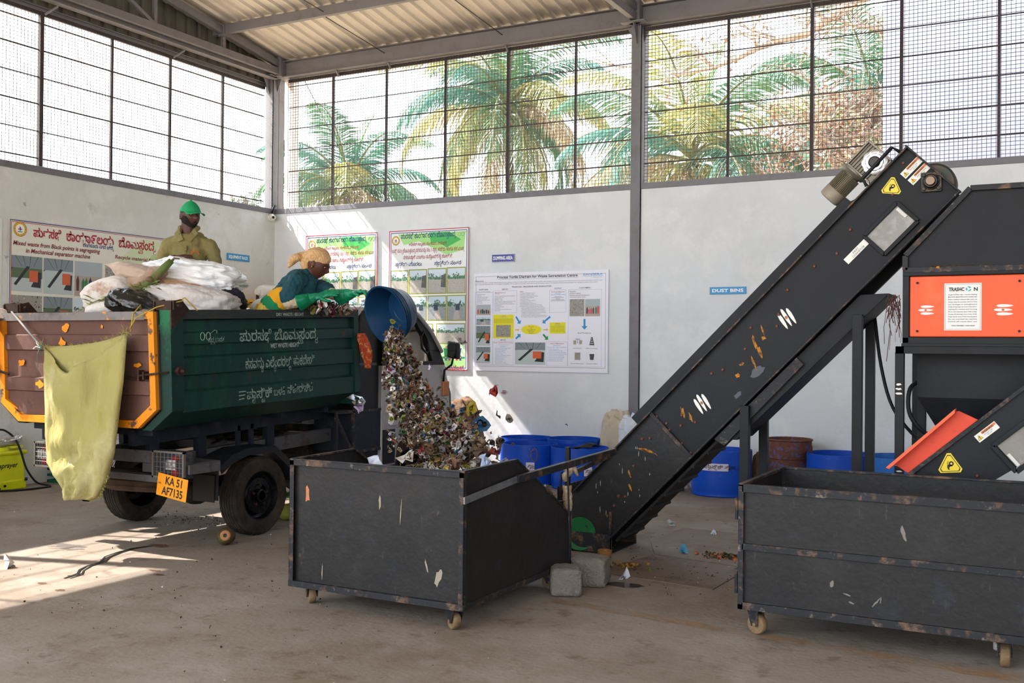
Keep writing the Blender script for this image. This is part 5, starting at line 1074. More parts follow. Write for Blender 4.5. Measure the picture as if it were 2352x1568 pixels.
# rope, cloth and cord on the truck
M_yr = flat('a58c2c', .8)
m = MB(); m.tube([V(-6.37, 5.75, 1.88), V(-6.1, 5.5, 1.90), V(-6.03, 5.37, 1.83), V(-6.02, 5.34, 1.70)], .006, 6); m.tube([V(-6.02, 5.33, 1.72), V(-5.99, 5.36, 1.80), V(-5.86, 5.43, 1.88), V(-5.66, 5.5, 1.93)], .005, 6); m.tube([V(-5.74, 5.56, 1.94), V(-5.70, 5.55, 1.955), V(-5.62, 5.6, 1.86)], .005, 6)
rp = m.build('yellow_rope', M_yr, smooth=True); tag(rp, 'thin yellow rope knotted to the top corner of the tailgate', 'rope')
m = MB(); m.tube([V(-7.44, 5.40, 1.86), V(-7.02, 5.34, 1.60)], .008, 8); tag(m.build('iron_rod', flat('8d8a88', .5)), 'thin iron rod leaning on the tailgate above the yellow sack', 'rod')
b = MB(); rows = []
for i in range(13):
    u = i/12; row = []
    for j in range(9): v = j/8-.5; w_ = .11+.05*math.sin(u*5); x = -7.62-.05*u+.02*math.sin(u*9)+v*w_*1.3+.03*(u > .5); row.append(V(x, 5.36-.03*math.cos(v*14+u*3)-.02*math.sin(PI*u), 1.855-.52*u+.05*math.cos(v*5)*(1-u)))
    rows.append(row)
rows.insert(0, [p+V(.03, .10, -.02) for p in rows[0]]); b.rows(rows); tag(b.build('cloth_rag', mat('pinkish_white_cloth', 'd6c4ba', .85, layers=[('b0907e', 7, .52, .7, .6)], bump=.4), smooth=True, mods=[('SOLIDIFY', dict(thickness=.004)), ('SUBSURF', dict(levels=1, render_levels=1))]), 'crumpled off white rag hung over the left corner of the tailgate', 'cloth')
# yellow sack hung on the tailgate
YS = 5.30
lf = [(1.587, -6.93), (1.45, -6.915), (1.1, -6.89), (.86, -6.88), (.72, -6.84), (.60, -6.73), (.50, -6.60), (.43, -6.47)]
rt_ = [(1.69, -6.02), (1.35, -6.05), (1.05, -6.10), (.80, -6.14), (.66, -6.19), (.56, -6.24), (.48, -6.29), (.43, -6.40)]
def side(tb_, u):
    k = u*(len(tb_)-1); i = min(int(k), len(tb_)-2); f = k-i; a_, b_ = tb_[i], tb_[i+1]; return V(a_[1]+(b_[1]-a_[1])*f, 0, a_[0]+(b_[0]-a_[0])*f)
M_ys = mat('yellow_woven_sack', '989058', .75, layers=[('bcb48c', 2.2, .48, .66, .7), ('8a7a26', 5, .55, .7, .6, (2, 1, .6)), ('6f7f78', 1.2, .70, .72, .5, (14, 1, .1)), ('4a4020', 8, .70, .74, .8)], bump=.45, bscale=26, bst=(1, 1, .35), sub=.05)
def sheet(front):
    rows = []
    for i in range(41):
        u = i/40; a_, b_ = side(lf, u), side(rt_, u); row = []
        for j in range(33):
            v = j/32; p = a_.lerp(b_, v); bul = math.sin(PI*v)**.7
            if front:
                sag = .24*(min(v/.33, (1-v)/.67))**.85*(1-u)**3
                p.z -= sag*(1-u); y = YS-.025-.075*bul*min(1, .35+u)-.05*bul*math.exp(-((u-.8)/.2)**2)
                y += .030*math.sin(9*(v+.55*u)+1)*bul*(1-u*.4)+.016*math.sin(23*v-8*u)*bul+.07*abs(noise.noise(V(v*4, u*5, 1)))+.03*abs(noise.noise(V(v*11, u*6, 5)))
                y -= .035*math.exp(-((v-.30-.25*u)/.05)**2)*u-.03*math.exp(-((v-.62+.55*(u-.2))/.03)**2)*bul
                if u < .12: y += .02*(1-u/.12)
            else:
                y = YS+.035+.01*math.sin(12*v+u)*bul; p.z -= .03*math.sin(PI*v)*(1-u)
            if u > .93 or v in (0, 1): y = YS+.01
            row.append(V(p.x, y, p.z))
        rows.append(row)
    return rows
b = MB(); b.rows(sheet(True)); b.rows(sheet(False)); ys = b.build('yellow_sack', M_ys, smooth=True, mods=[('SOLIDIFY', dict(thickness=.002))]); tag(ys, 'long yellow woven sack hanging open mouthed from the brown tailgate', 'sack')
m = MB(); rn = R(6)
for c_ in (V(-6.93, YS-.01, 1.585), V(-6.02, YS-.01, 1.69)):
    for i in range(16): d = V(rn.uniform(-1, 1), rn.uniform(-.5, .1), rn.uniform(-1, 1)).normalized()*rn.uniform(.02, .07); m.tube([c_, c_+d*.6+V(0, 0, .01), c_+d], .0018, 4)
for i in range(60):
    v = rn.random(); p = V(-6.93, YS, 1.585).lerp(V(-6.02, YS, 1.69), v)+V(0, 0, -.03*math.sin(PI*v)); m.tube([p, p+V(rn.uniform(-.02, .02), -.01, rn.uniform(-.015, .02))], .0016, 4)
for i in range(50):
    u = .6+.4*rn.random(); p = side(rt_, u); p.y = YS; m.tube([p, p+V(rn.uniform(0, .03), 0, rn.uniform(-.02, .01))], .0014, 4)
m.build('frayed_threads', flat('8f8a3c'), ys)
m = MB(); c_ = V(-6.93, YS-.02, 1.575); m.tube([c_+V(.02*math.cos(q), -.005, .012*math.sin(q)) for q in [2*PI*j/12 for j in range(12)]], .004, 5, closed=True); m.tube([c_, c_+V(-.02, -.01, -.05), c_+V(-.03, 0, -.16)], .003, 5); m.tube([c_, c_+V(.03, 0, .05)], .003, 5); m.build('blue_string', flat('3c6f78'), ys)
m = MB(); m.tube([c_, c_+V(-.04, -.01, .01), c_+V(-.07, -.01, -.01)], .005, 5); m.tube([c_, c_+V(-.03, -.01, .03), c_+V(-.035, -.01, .05)], .004, 5); m.build('white_string', flat('d8d6d0'), ys)
b = MB(); rows = []
for i in range(15):
    u = i/14; rows.append([V(-5.30+.02*v, 7.66+.10*u+.02*math.cos(v*3+u*4), 1.70-.32*u)+FR*(.045*v*math.sin(PI*min(1, u+.15))) for v in (-1, -.5, 0, .5, 1)])
b.rows(rows, closed=False); 
for k in range(len(b.v)): x, y, z = b.v[k]; b.v[k] = (x-.40, y+.08, z+.03)
tag(b.build('printed_cloth', mat('red_orange_print', 'b5402a', .8, layers=[('d89a4a', 24, .5, .6, .9), ('e6d8c0', 30, .62, .66, .8)], bump=.4), smooth=True, mods=[('SOLIDIFY', dict(thickness=.02))]), 'red and orange printed cloth hanging between the truck body and the cab', 'cloth')
# ================================================================= falling waste, heap in the bin
COLS = [('white', 'd2cccb'), ('white', 'b9b2b0'), ('lilac', 'a89cb0'), ('brown', '6a4c38'), ('brown', '4a3527'), ('beige', '9c8c74'), ('beige', '7c6a54'), ('grey', '74706c'), ('dark', '2a211c'), ('yellow', 'a08a34'), ('green', '3f6a3a'), ('red', '8a3a30'), ('orange', 'b8603a'), ('blue', '3f5f80'), ('olive', '6a6a2a'), ('maroon', '5a2030')]
CM = [mat('scrap_'+c, c, .55, sub=0) for _, c in COLS]; WT = [5, 6, 2.5, 13, 12, 8, 10, 9, 10, .8, .8, .5, .5, .7, 3, 1.5]
def scrap(mb, c, s, rn, mi=0, asp=1):
    from mathutils import Euler
    Rm = Euler((rn.uniform(0, 6.3), rn.uniform(0, 6.3), rn.uniform(0, 6.3))).to_matrix(); n = 9 if s > .045 else 6; rings = 3 if s > .045 else 2; sd = rn.random()*50; h = s*.62; vs = [c+Rm @ V(0, 0, noise.noise(V(sd, 0, sd))*h)]
    for q in range(1, rings+1):
        for j in range(n):
            a = 2*PI*(j+rn.uniform(-.25, .25))/n; r = q/rings*rn.uniform(.65, 1.1); x, y = math.cos(a)*r*asp, math.sin(a)*r; z = noise.noise(V(x*1.7+sd, y*1.7, sd))*1.0+rn.uniform(-.15, .15)*(s > .045); vs.append(c+Rm @ V(x*h, y*h, z*h))
    fs = [(0, 1+j, 1+(j+1) % n) for j in range(n)]+[(1+(q-1)*n+j, 1+(q-1)*n+(j+1) % n, 1+q*n+(j+1) % n, 1+q*n+j) for q in range(1, rings) for j in range(n)]
    mb.add(vs, fs, mi)
PATH = [((-4.805, 6.956, 1.70), .05), ((-4.70, 6.85, 1.55), .10), ((-4.56, 6.73, 1.40), .115), ((-4.414, 6.602, 1.261), .14), ((-4.146, 6.406, 1.10), .20), ((-3.887, 6.205, 1.0), .27), ((-3.66, 6.02, .88), .34)]
def along(u):
    k = u*(len(PATH)-1); i = min(int(k), len(PATH)-2); f = k-i; return V(*PATH[i][0]).lerp(V(*PATH[i+1][0]), f), PATH[i][1]*(1-f)+PATH[i+1][1]*f
rn = R(77); mb = MB()
for q in range(3400):
    u = rn.random()**.85; c, w_ = along(u); a = max(-1.25, min(1.25, rn.gauss(0, .52)))*w_; c = c+FR*a+FF*rn.gauss(0, .5)*w_*.8+V(0, 0, rn.gauss(0, .05)); scrap(mb, c, rn.uniform(.016, .050), rn, rn.choices(range(16), WT)[0], rn.uniform(.6, 1.4))
for q in range(220):
    u = rn.random(); c, w_ = along(u); c += FR*rn.gauss(0, .4)*w_+FF*rn.gauss(0, .4)*w_; d = V(rn.uniform(-1, 1), rn.uniform(-1, 1), rn.uniform(-1, 1)).normalized()*rn.uniform(.02, .06); mb.tube([c, c+d*.5+V(0, 0, .006), c+d], rn.uniform(.0015, .004), 4, mi=rn.choice((3, 4, 5, 8, 14)))
tag(mb.build('falling_waste', CM, smooth=True), 'stream of mixed waste pouring from the blue tub into the black bin', 'waste', kind='stuff')
BIG = [(.16, -.6, 'white', 0, .09), (.24, .1, 'white', 1, .10), (.30, -.7, 'lilac', 2, .11), (.33, .5, 'beige', 5, .09), (.40, -.9, 'orange', 12, .055), (.42, .15, 'blue', 13, .05), (.46, 1.1, 'white', 0, .11), (.50, .5, 'white', 1, .10), (.52, -1.0, 'beige', 5, .08), (.54, 1.0, 'lilac', 2, .09), (.56, -.3, 'yellow', 9, .05), (.60, 1.3, 'olive', 14, .09), (.63, .2, 'red', 11, .06), (.66, -.5, 'brown', 3, .09), (.69, .9, 'orange', 12, .07), (.71, .1, 'lilac', 2, .08), (.74, -.6, 'white', 0, .08), (.76, .5, 'lilac', 2, .08), (.79, -.2, 'yellow', 9, .10), (.80, -1.05, 'green', 10, .10), (.83, .3, 'maroon', 15, .08), (.85, -.1, 'lilac', 2, .09), (.86, .85, 'white', 1, .12), (.88, .15, 'green', 10, .06), (.90, 1.0, 'beige', 6, .12), (.92, .55, 'white', 0, .11), (.93, -.5, 'brown', 3, .14), (.95, 1.2, 'red', 11, .09), (.97, .2, 'blue', 13, .07), (.98, .8, 'brown', 4, .12)]
SHAPE = {'white': 'crumpled white paper scrap', 'lilac': 'pale lilac plastic scrap', 'beige': 'beige paper scrap', 'orange': 'small orange wrapper', 'blue': 'small blue wrapper', 'yellow': 'mustard yellow wrapper', 'olive': 'olive green wrapper', 'red': 'red wrapper', 'brown': 'brown cardboard scrap', 'green': 'bright green wrapper', 'maroon': 'maroon wrapper'}
for u, a, cn, mi, s in BIG:
    c, w_ = along(u); m = MB(); scrap(m, c+FR*a*w_*.8+FF*(w_*.55+.03), s*.66, rn, 0, 1.2)
    o = m.build('litter_scrap', CM[mi], smooth=True); tag(o, SHAPE[cn]+' in mid air within the falling stream of waste', 'litter', cn+' scraps falling in the waste stream')
def fly(label, c, s, col, asp=1.0, cat='litter', sd=1, m_=None, name='litter_scrap', n=1):
    m = MB(); r_ = R(sd)
    for k in range(n): scrap(m, V(*c)+V(r_.uniform(-.5, .5), 0, r_.uniform(-.5, .5))*s*(n > 1), s, r_, 0, asp)
    return tag(m.build(name, m_ or flat(col, .5), smooth=True), label, cat)
fly('silver foil packet flying left of the falling waste, in front of the tool box', (-5.03, 6.77, 1.17), .11, 'c9ccd2', 1.6, sd=5, m_=mat('silver_foil', 'b9bcc2', .25, .9))
fly('lilac plastic bag flying beside the silver foil packet', (-5.02, 6.78, 1.10), .085, 'b9a6c9', sd=6)
fly('red and white wrapper flying between the cab and the process poster', (-4.06, 7.30, 1.27), .10, '8e1f24', 1.2, sd=9)
fly('small grey wrapper flying right of the red and white wrapper', (-3.98, 7.33, 1.245), .05, '8f7f85', .8, sd=10)
fly('grey translucent film flying over the wing mirror', (-4.75, 7.95, 1.66), .10, 'b3adab', 1.3, sd=11)
fly('blue plastic bag flying at the right of the falling waste', (-3.82, 6.65, 1.04), .14, '2a5a80', .9, sd=12)
fly('mustard wrapper flying above the blue plastic bag', (-4.12, 7.05, 1.13), .085, 'a8942a', 1.4, sd=13)
fly('brown sliver flying above the right side of the bin', (-3.72, 6.75, 1.11), .06, '33261c', .25, sd=14)
fly('dark sliver flying beside the blue plastic bag', (-3.80, 6.60, 1.12), .09, '3a2c22', .25, sd=15)
fly('tiny brown speck flying near the sunlit wall, right of the waste', (-3.36, 7.2, 1.02), .028, '5a3a24', sd=16)
fly('greyish scrap flying to the right of the brown sliver', (-3.62, 6.75, 1.08), .05, '6f665c', 1.4, sd=17)
# heap inside the bin
b = MB(); rows = []
for i in range(25):
    row = []
    for j in range(25):
        x = -4.17+1.21*i/24; y = 5.0+1.36*j/24; z = .50+.34*math.exp(-((x+3.55)/.6)**2-((y-5.95)/.42)**2)+.05*noise.noise(V(x*7, y*7, 0)); row.append(V(x, y, min(z, .9)))
    rows.append(row)
b.rows(rows, mi=8); rn = R(99)
for q in range(1000):
    x = -4.10+1.08*rn.random(); y = 5.35+.95*rn.random(); z = .52+.34*math.exp(-((x+3.55)/.6)**2-((y-5.95)/.42)**2); scrap(b, V(x, y, z+.01*rn.random()), rn.uniform(.03, .07), rn, rn.choices(range(16), [6, 5, 3, 12, 14, 6, 7, 5, 12, 4, 3, 1, 2, 1, 8, 2])[0], rn.uniform(.5, 1.5))
for q in range(260):
    x = -4.10+1.08*rn.random(); y = 5.35+.9*rn.random(); z = .55+.34*math.exp(-((x+3.55)/.6)**2-((y-5.95)/.42)**2); d = V(rn.uniform(-1, 1), rn.uniform(-1, 1), rn.uniform(-.1, .3)).normalized()*rn.uniform(.04, .12); b.tube([V(x, y, z), V(x, y, z)+d*.5+V(0, 0, .01), V(x, y, z)+d], .003, 4, mi=rn.choice((3, 4, 5, 8, 14)))
tag(b.build('waste_heap', CM), 'heap of brown food waste and wrappers lying in the black hopper bin', 'waste', kind='stuff')
for c, s, col, lb, sd in (((-4.02, 5.62, .83), .10, 'cfd0dc', 'crumpled white paper bag on the left edge of the heap in the bin', 1), ((-3.86, 5.75, .87), .12, 'b9b2a8', 'clear plastic cup on the heap in the bin, beside the white paper bag', 2), ((-3.40, 5.62, .86), .08, '7a5a48', 'brown coconut husk on the heap in the bin', 3), ((-3.22, 5.70, .88), .09, 'a8b4cc', 'folded pale blue paper on the right of the heap in the bin', 4)): fly(lb, c, s, col, 1.1, sd=sd)
b = MB(); rn = R(21)
for q in range(90): c = V(-5.62+rn.uniform(-.16, .10), 7.18+rn.uniform(-.2, .2), 1.93+rn.uniform(-.04, .045)); scrap(b, c, rn.uniform(.02, .06), rn, rn.choices(range(16), [6, 4, 1, 4, 4, 2, 2, 3, 8, 1, .5, 5, 1, 1, 1, 6])[0], 1.6)
for q in range(10): c = V(-5.55+rn.uniform(-.1, .1), 7.3+rn.uniform(-.2, .2), 1.95); b.tube([c+V(.035*math.cos(a), .03*math.sin(a), .03*math.sin(a+q)) for a in [2*PI*j/8 for j in range(8)]], .003, 4, mi=rn.choice((0, 5, 11)), closed=True)
tag(b.build('wrapper_heap', CM), 'torn wrappers and string piled on the truck rail under the green gloves', 'waste', kind='stuff')
# ================================================================= posters and signs, set out on their walls
_c = bpy.context.scene.camera.matrix_world.to_3x3(); _r, _u, _f = _c.col[0], _c.col[1], -_c.col[2]
def WP(x, y, wall):          # the spot on a wall seen at this place of the picture
    d = _f+_r*((x-1176)/2365.26)-_u*((y-784)/2365.26); ax, cc = (1, YB) if wall == 'back' else (0, XL)
    k = (cc-(0 if ax else 0))/d[ax]; p = V(0, 0, 1.6)+d*k; return p
OUT = {'back': V(0, -1, 0), 'left': V(1, 0, 0)}; RT = {'back': V(1, 0, 0), 'left': V(0, 1, 0)}
class Board:
    """a flat printed board: lays rectangles and letters by picture position, flattened square to its own edges"""
    def __init__(s, name, label, cat, wall, tl, tr, w, h, z, sc=(0, 0, 1), face='eef0f0', th=.008):
        s.wall = wall; s.o = OUT[wall]; s.r = RT[wall]; s.s = sc; a = WP(*tl, wall); b = WP(*tr, wall); s.x0 = a.dot(s.r); s.x1 = b.dot(s.r) if w is None else s.x0+w; s.z1 = z; s.z0 = z-h; s.c = YB if wall == 'back' else XL; s.L = {}
        s.base = thing(name, label, cat, s.P(s.x0, s.z0, 0)); m = MB(); m.prism([s.P(s.x0, s.z0, 0), s.P(s.x1, s.z0, 0), s.P(s.x1, s.z1, 0), s.P(s.x0, s.z1, 0)], s.o*th); m.build('board', mat('board_'+face, face, .35), s.base); s.th = th
    def P(s, a, z, k): k += .012; return V(a, s.c-k, z) if s.wall == 'back' else V(s.c+k, a, z)
    def Q(s, x, y):
        p = WP(s.s[0]+x/s.s[2], s.s[1]+y/s.s[2], s.wall); return p.dot(s.r), p.z
    def mb(s, key): return s.L.setdefault(key, MB())
    def poly(s, key, pts, k=.0006):
        s.mb(key).add([s.P(a, z, s.th+k) for a, z in pts], [tuple(range(len(pts)))])
    def rect(s, key, x0, y0, x1, y1, k=.0006):
        a, z1 = s.Q(x0, y0); b, z0 = s.Q(x1, y1); s.R(key, a, z0, b, z1, k)
    def R(s, key, a, z0, b, z1, k=.0006): s.poly(key, [(a, z0), (b, z0), (b, z1), (a, z1)], k)
    def frame(s, key, a, z0, b, z1, w, k=.0008):
        for q in ((a, z0, b, z0+w), (a, z1-w, b, z1), (a, z0, a+w, z1), (b-w, z0, b, z1)): s.R(key, q[0], q[1], q[2], q[3], k)
    def t(s, key, st, x0, x1, y, hpx, bold=.01, k=.0022, slant=0):
        if hpx >= 26: s.n = getattr(s, 'n', 0)+1; key = key+'#%d' % s.n
        a, z = s.Q(x0, y); b, _ = s.Q(x1, y); _, z2 = s.Q(x0, y-hpx); text(s.mb(key), st, s.P(a, z, s.th+k), s.r, (0, 0, 1), (z2-z)/.72, bold, w=b-a, slant=slant)
    def disc(s, key, x, y, r, k=.001, n=24, r2=0, rx=1):
        a, z = s.Q(x, y); o = [(a+r*rx*math.cos(2*PI*i/n), z+r*math.sin(2*PI*i/n)) for i in range(n)]
        if not r2: s.poly(key, o, k)
        else:
            for i in range(n): q = [(a+r2*rx*math.cos(2*PI*j/n), z+r2*math.sin(2*PI*j/n)) for j in (i+1, i)]; s.poly(key, [o[i], o[(i+1) % n]]+q, k)
    def photo(s, x0, y0, x1, y1, kind='street', seed=0, border=None):
        a, z1 = s.Q(x0, y0); b, z0 = s.Q(x1, y1); w, h = b-a, z1-z0; rn = R(seed); m = MB()
        def q(u0, v0, u1, v1, mi, k): m.add([s.P(a+w*u0, z0+h*v0, k), s.P(a+w*u1, z0+h*v0, k), s.P(a+w*u1, z0+h*v1, k), s.P(a+w*u0, z0+h*v1, k)], [(0, 1, 2, 3)], mi)
        def pg(p, mi, k): m.add([s.P(a+w*min(1, max(0, u)), z0+h*min(1, max(0, v)), k) for u, v in p], [tuple(range(len(p)))], mi)
        k = s.th+.0012
        if border: s.R(border, a-.014, z0-.014, b+.014, z1+.014, .0008)
        pal = {'street': ['c9dbe6', '9aa0a4', '4f7f5a', '3a4a58', 'b8b2aa', '2f3640'], 'dump': ['d3e2ea', 'b9b4ac', '4c8a5a', '5a5f66', 'd8d4cc', '7a6a5a'], 'shed': ['7f8a90', 'b9c4c4', '5a6a4a', '2a2c30', 'd06038', '40464c'], 'waste': ['8a8a84', '9a958c', '6a5a4a', '3c3a38', 'c9c6c0', '8a4a3a'], 'people': ['a8b4b8', 'b0a294', '3a7a50', '5a3440', 'c94a5a', '2a3a5a']}[kind]
        q(0, 0, 1, 1, 1, k); 
        if kind != 'waste': q(0, .58, 1, 1, 0, k+.0003)
        if kind == 'shed':
            pg([(0, 1), (1, 1), (1, .72), (.45, .86), (0, .62)], 0, k+.0005); q(0, .38, 1, .66, 2 if seed % 2 else 1, k+.0005); q(0, 0, 1, .34, 4 if 0 else 1, k+.0006)
            c0 = rn.uniform(.0, .2); pg([(c0, .2), (c0+.08, .16), (c0+.52, .70), (c0+.42, .72)], 3, k+.0008); pg([(c0+.5, .28), (c0+.78, .28), (c0+.78, .6), (c0+.5, .6)], 4, k+.0009); pg([(c0+.55, .14), (.95, .12), (.97, .55), (c0+.8, .58)], 3, k+.0007); 
            for i in range(4): pg([(.1+.25*i, 1), (.12+.25*i, 1), (.35+.12*i, .70), (.34+.12*i, .70)], 5, k+.0008)
        elif kind in ('street', 'dump'):
            for i in range(150): u = rn.random(); r_ = rn.uniform(.02, .06); v = .58+abs(rn.gauss(0, .11))*(1 if (seed+int(u*3)) % 2 else .5); q_ = rn.random()*6; pg([(u+r_*math.cos(q_), v+r_*math.sin(q_)), (u+r_*math.cos(q_+2), v+r_*math.sin(q_+2)), (u+r_*math.cos(q_+4), v+r_*math.sin(q_+4))], rn.choice((2, 2, 3)), k+.0004+i*.000003)
            if kind == 'street': pg([(.3, 0), (.75, 0), (.58, .56), (.5, .56)], 4, k+.0009); u = rn.uniform(.2, .65); pg([(u, .4), (u+.26, .4), (u+.24, .66), (u+.02, .66)], 3, k+.001)
            for i in range(110): u, v = rn.random(), rn.uniform(0, .55); r_ = rn.uniform(.008, .035); pg([(u, v), (u+r_, v+r_*.4), (u+r_*.4, v+r_)], rn.choice((4, 3, 5)), k+.0011)
            if kind == 'dump' and seed % 3: u = .72; pg([(u, .25), (1, .22), (1, .78), (u+.04, .74)], 3, k+.0012); pg([(u+.04, .42), (u+.16, .42), (u+.16, .56), (u+.04, .56)], 5, k+.0013)
        elif kind == 'waste':
            for i in range(150): u, v = rn.random(), rn.random(); r_ = rn.uniform(.02, .07); pg([(u, v), (u+r_, v+r_*.4), (u+r_*.4, v+r_)], rn.randrange(6), k+.0004+i*.000004)
        else:
            for i in range(6): u = .1+.14*i+rn.uniform(-.03, .03); hh = rn.uniform(.3, .5); mi = rn.choice((2, 3, 4, 5)); pg([(u, .15), (u+.09, .15), (u+.10, .15+hh*.7), (u+.05, .15+hh), (u-.01, .15+hh*.7)], mi, k+.001)
        m.build('photo', [flat(c, .4) for c in pal], s.base)
    def done(s, names):
        for key, m in s.L.items(): k0 = key.split('#')[0]; m.build(names.get(k0, 'printing'), flat(k0, .5), s.base)
K1 = 'ಪುರಸಭೆ ಕಾಯಾ೯ಲಯ ಬೊಮ_ಮಸಂದ_ರ'
NM = {'d3ecc0': 'pale_green_wash', '1c2a6e': 'blue_lettering', 'a8283a': 'red_lettering', 'c23040': 'red_border', '2a4a8a': 'blue_border', '9a9a3a': 'photo_frame', 'e0b030': 'emblem_ring', '48b85a': 'green_wash', 'a9e08a': 'pale_green_wash'}
def emblem(B, x, y, r):
    B.disc('e0b030', x, y, r, .0012); B.disc('f0efe6', x, y, r*.66, .0018); B.disc('8a3a2a', x, y, r*1.0, .002, r2=r*.95); a, z = B.Q(x, y)
    B.poly('2a7a4a', [(a-r*.42, z-r*.3), (a+r*.42, z-r*.3), (a+r*.3, z-r*.42), (a-r*.3, z-r*.42)], .0022); B.poly('c23040', [(a-r*.34, z-r*.1), (a-r*.12, z-r*.12), (a-r*.2, z+r*.2)], .0022); B.poly('c23040', [(a+r*.34, z-r*.1), (a+r*.12, z-r*.12), (a+r*.2, z+r*.2)], .0022)
    B.poly('2a3a7a', [(a-r*.1, z-r*.2), (a+r*.1, z-r*.2), (a+r*.1, z+r*.18), (a, z+r*.4), (a-r*.1, z+r*.18)], .0024)
    for i in range(14): q = 2*PI*i/14; c = (a+math.cos(q)*r*.82, z+math.sin(q)*r*.82); B.poly('4a3a2a', [(c[0]+r*.05*math.cos(w_), c[1]+r*.07*math.sin(w_)) for w_ in (0, 1.6, 3.1, 4.7)], .002)
Z2 = (560, 500, 4.3556)
def kannada_poster(label, dx, hidden=False):
    B = Board('poster', label, 'poster', 'back', (896+dx, 533), (1079+dx, 521), 1.30 if not dx else 1.28, 1.93, 3.232, Z2); a, b, z0, z1 = B.x0, B.x1, B.z0, B.z1
    B.frame('c23040', a, z0, b, z1, .012); B.frame('2a4a8a', a+.028, z0+.028, b-.028, z1-.028, .010)
    sh = lambda x: x; O_ = B.x0-WP(896, 533, 'back').x
    q0 = B.Q; B.Q = lambda x, y: (q0(x, y)[0]+O_, q0(x, y)[1])
    B.poly('a9e08a#w', [(a+.15, z1-.05), (b-.05, z1-.05), (b-.08, z1-.30), (b-.35, z1-.36), (a+.5, z1-.16), (a+.25, z1-.20)], .0007); B.poly('48b85a', [(a+.66, z1-.045), (a+.98, z1-.045), (b-.12, z1-.16), (a+.95, z1-.26), (a+.80, z1-.18), (a+.70, z1-.20)], .0009)
    B.poly('d3ecc0', [(a+.05, z0+.05), (b-.05, z0+.05), (b-.05, z0+.42), (a+.7, z0+.34), (a+.05, z0+.46)], .0007)
    emblem(B, 1530, 232, .066); B.t('1c2a6e', K1, 1582, 2130, 212, 46, .015)
    B.t('a8283a', 'ಆನೇಕಲ್ ತಾಲ_ಲೂಕು, ಬೆಂಗಳೂರು ನಗರ ಜಿಲ_ಲೆ', 1660, 2045, 284, 30, .012); B.t('a8283a', 'ಬನ_ನಿ ನಮ_ಮ ಬೊಮ_ಮಸಂದ_ರ ನಗರವನ_ನು ನಂ.1 ಸ_ವಚ_ಛ, ಹಸಿರು ಹಾಗೂ ಕಸ ಮುಕ_ತ', 1492, 2215, 354, 36, .012)
    B.t('a8283a', 'ನಗರವನ_ನಾಗಿ ಮಾಡಲು ನಮ_ಮೊಂದಿಗೆ ಕೈ ಜೋಡಿಸಿ.', 1604, 2100, 416, 34, .012); B.t('1c2a6e', 'ಸ_ವಚ_ಛತೆಯ ಮೊದಲು', 1525, 1790, 488, 36, .018); B.t('1c2a6e', 'ಸ_ವಚ_ಛತೆಯ ನಂತರ', 1915, 2183, 474, 36, .018)
    for i, (x0, x1) in enumerate(((1487, 1645), (1668, 1830), (1856, 2026), (2048, 2218))):
        B.photo(x0, 540-.06*(x0-1487), x1, 757-.02*(x0-1487), 'dump', 3+i+int(abs(dx)), '9a9a3a'); B.photo(x0, 800-.03*(x0-1487), x1, 1020, 'street', 10+i+int(abs(dx)), '9a9a3a')
    B.photo(1500, 1070, 1890, 1255, 'dump', 6, '9a9a3a'); B.photo(1940, 1066, 2212, 1255, 'dump', 9, '9a9a3a')
    for x, c in ((1640, '2f9a58'), (2045, '2f9a58'), (2145, '2a4fae')):
        aa, zz = B.Q(x, 1345); B.poly(c, [(aa-.06, zz+.045), (aa+.06, zz+.045), (aa+.045, zz-.06), (aa-.045, zz-.06)], .001); B.poly(c, [(aa-.068, zz+.055), (aa+.068, zz+.055), (aa+.066, zz+.042), (aa-.066, zz+.042)], .0012); B.poly('c98a5a', [(aa-.04, zz+.06), (aa+.04, zz+.06), (aa+.01, zz+.09), (aa-.02, zz+.085)], .0012)
    for i in range(5):
        x = 2030+36*i; aa, zz = B.Q(x, 1405); B.poly(('3a6ab0', 'd04a5a', 'f0f0e8', 'c93a3a', '5a3a8a')[i], [(aa-.018, zz-.03), (aa+.018, zz-.03), (aa+.012, zz+.01), (aa-.012, zz+.01)], .0018); B.disc('2a1a1a', x, 1390, .017, .002, 10); B.disc('d8a488', x, 1395, .012, .0022, 10)
    aa, zz = B.Q(1890, 1180); B.poly('3a7ac0', [(aa-.02, zz-.10), (aa+.05, zz-.09), (aa+.04, zz), (aa-.01, zz)], .001); B.disc('f0c0a0', 1885, 1150, .04, .0012, 14); B.poly('4a2a1a', [(aa-.05, zz+.05), (aa+.04, zz+.06), (aa+.02, zz+.10), (aa-.04, zz+.09)], .0014)
    B.R('2a9a58', a+.05, z0+.155, b-.05, z0+.185, .001); B.R('a9e08a', a+.05, z0+.05, b-.05, z0+.15, .001); B.t('a8283a', 'ಸ_ವಚ_ಛ ಬೊಮ_ಮಸಂದ_ರ ಸ_ವಚ_ಛ ಬೊಮ_ಮಸಂದ_ರ', 1500, 2218, 1500, 34, .014)
    ga, gz = B.Q(2165, 165)
    for k_ in (0, .055): B.mb('9ab09a').tube([B.P(ga+k_+.022*math.cos(q), gz+.026*math.sin(q), B.th+.003) for q in [2*PI*j/14 for j in range(14)]], .002, 4, closed=True)
    B.mb('9ab09a').tube([B.P(ga+.075, gz+.01, B.th+.003), B.P(ga+.11, gz+.035, B.th+.003)], .002, 4)
    B.done(NM)
kannada_poster('tall printed poster with a red border and rows of photographs, right of the headscarf', 0)
kannada_poster('tall printed poster with a red border, behind the headscarf, half in sunlight', -191)
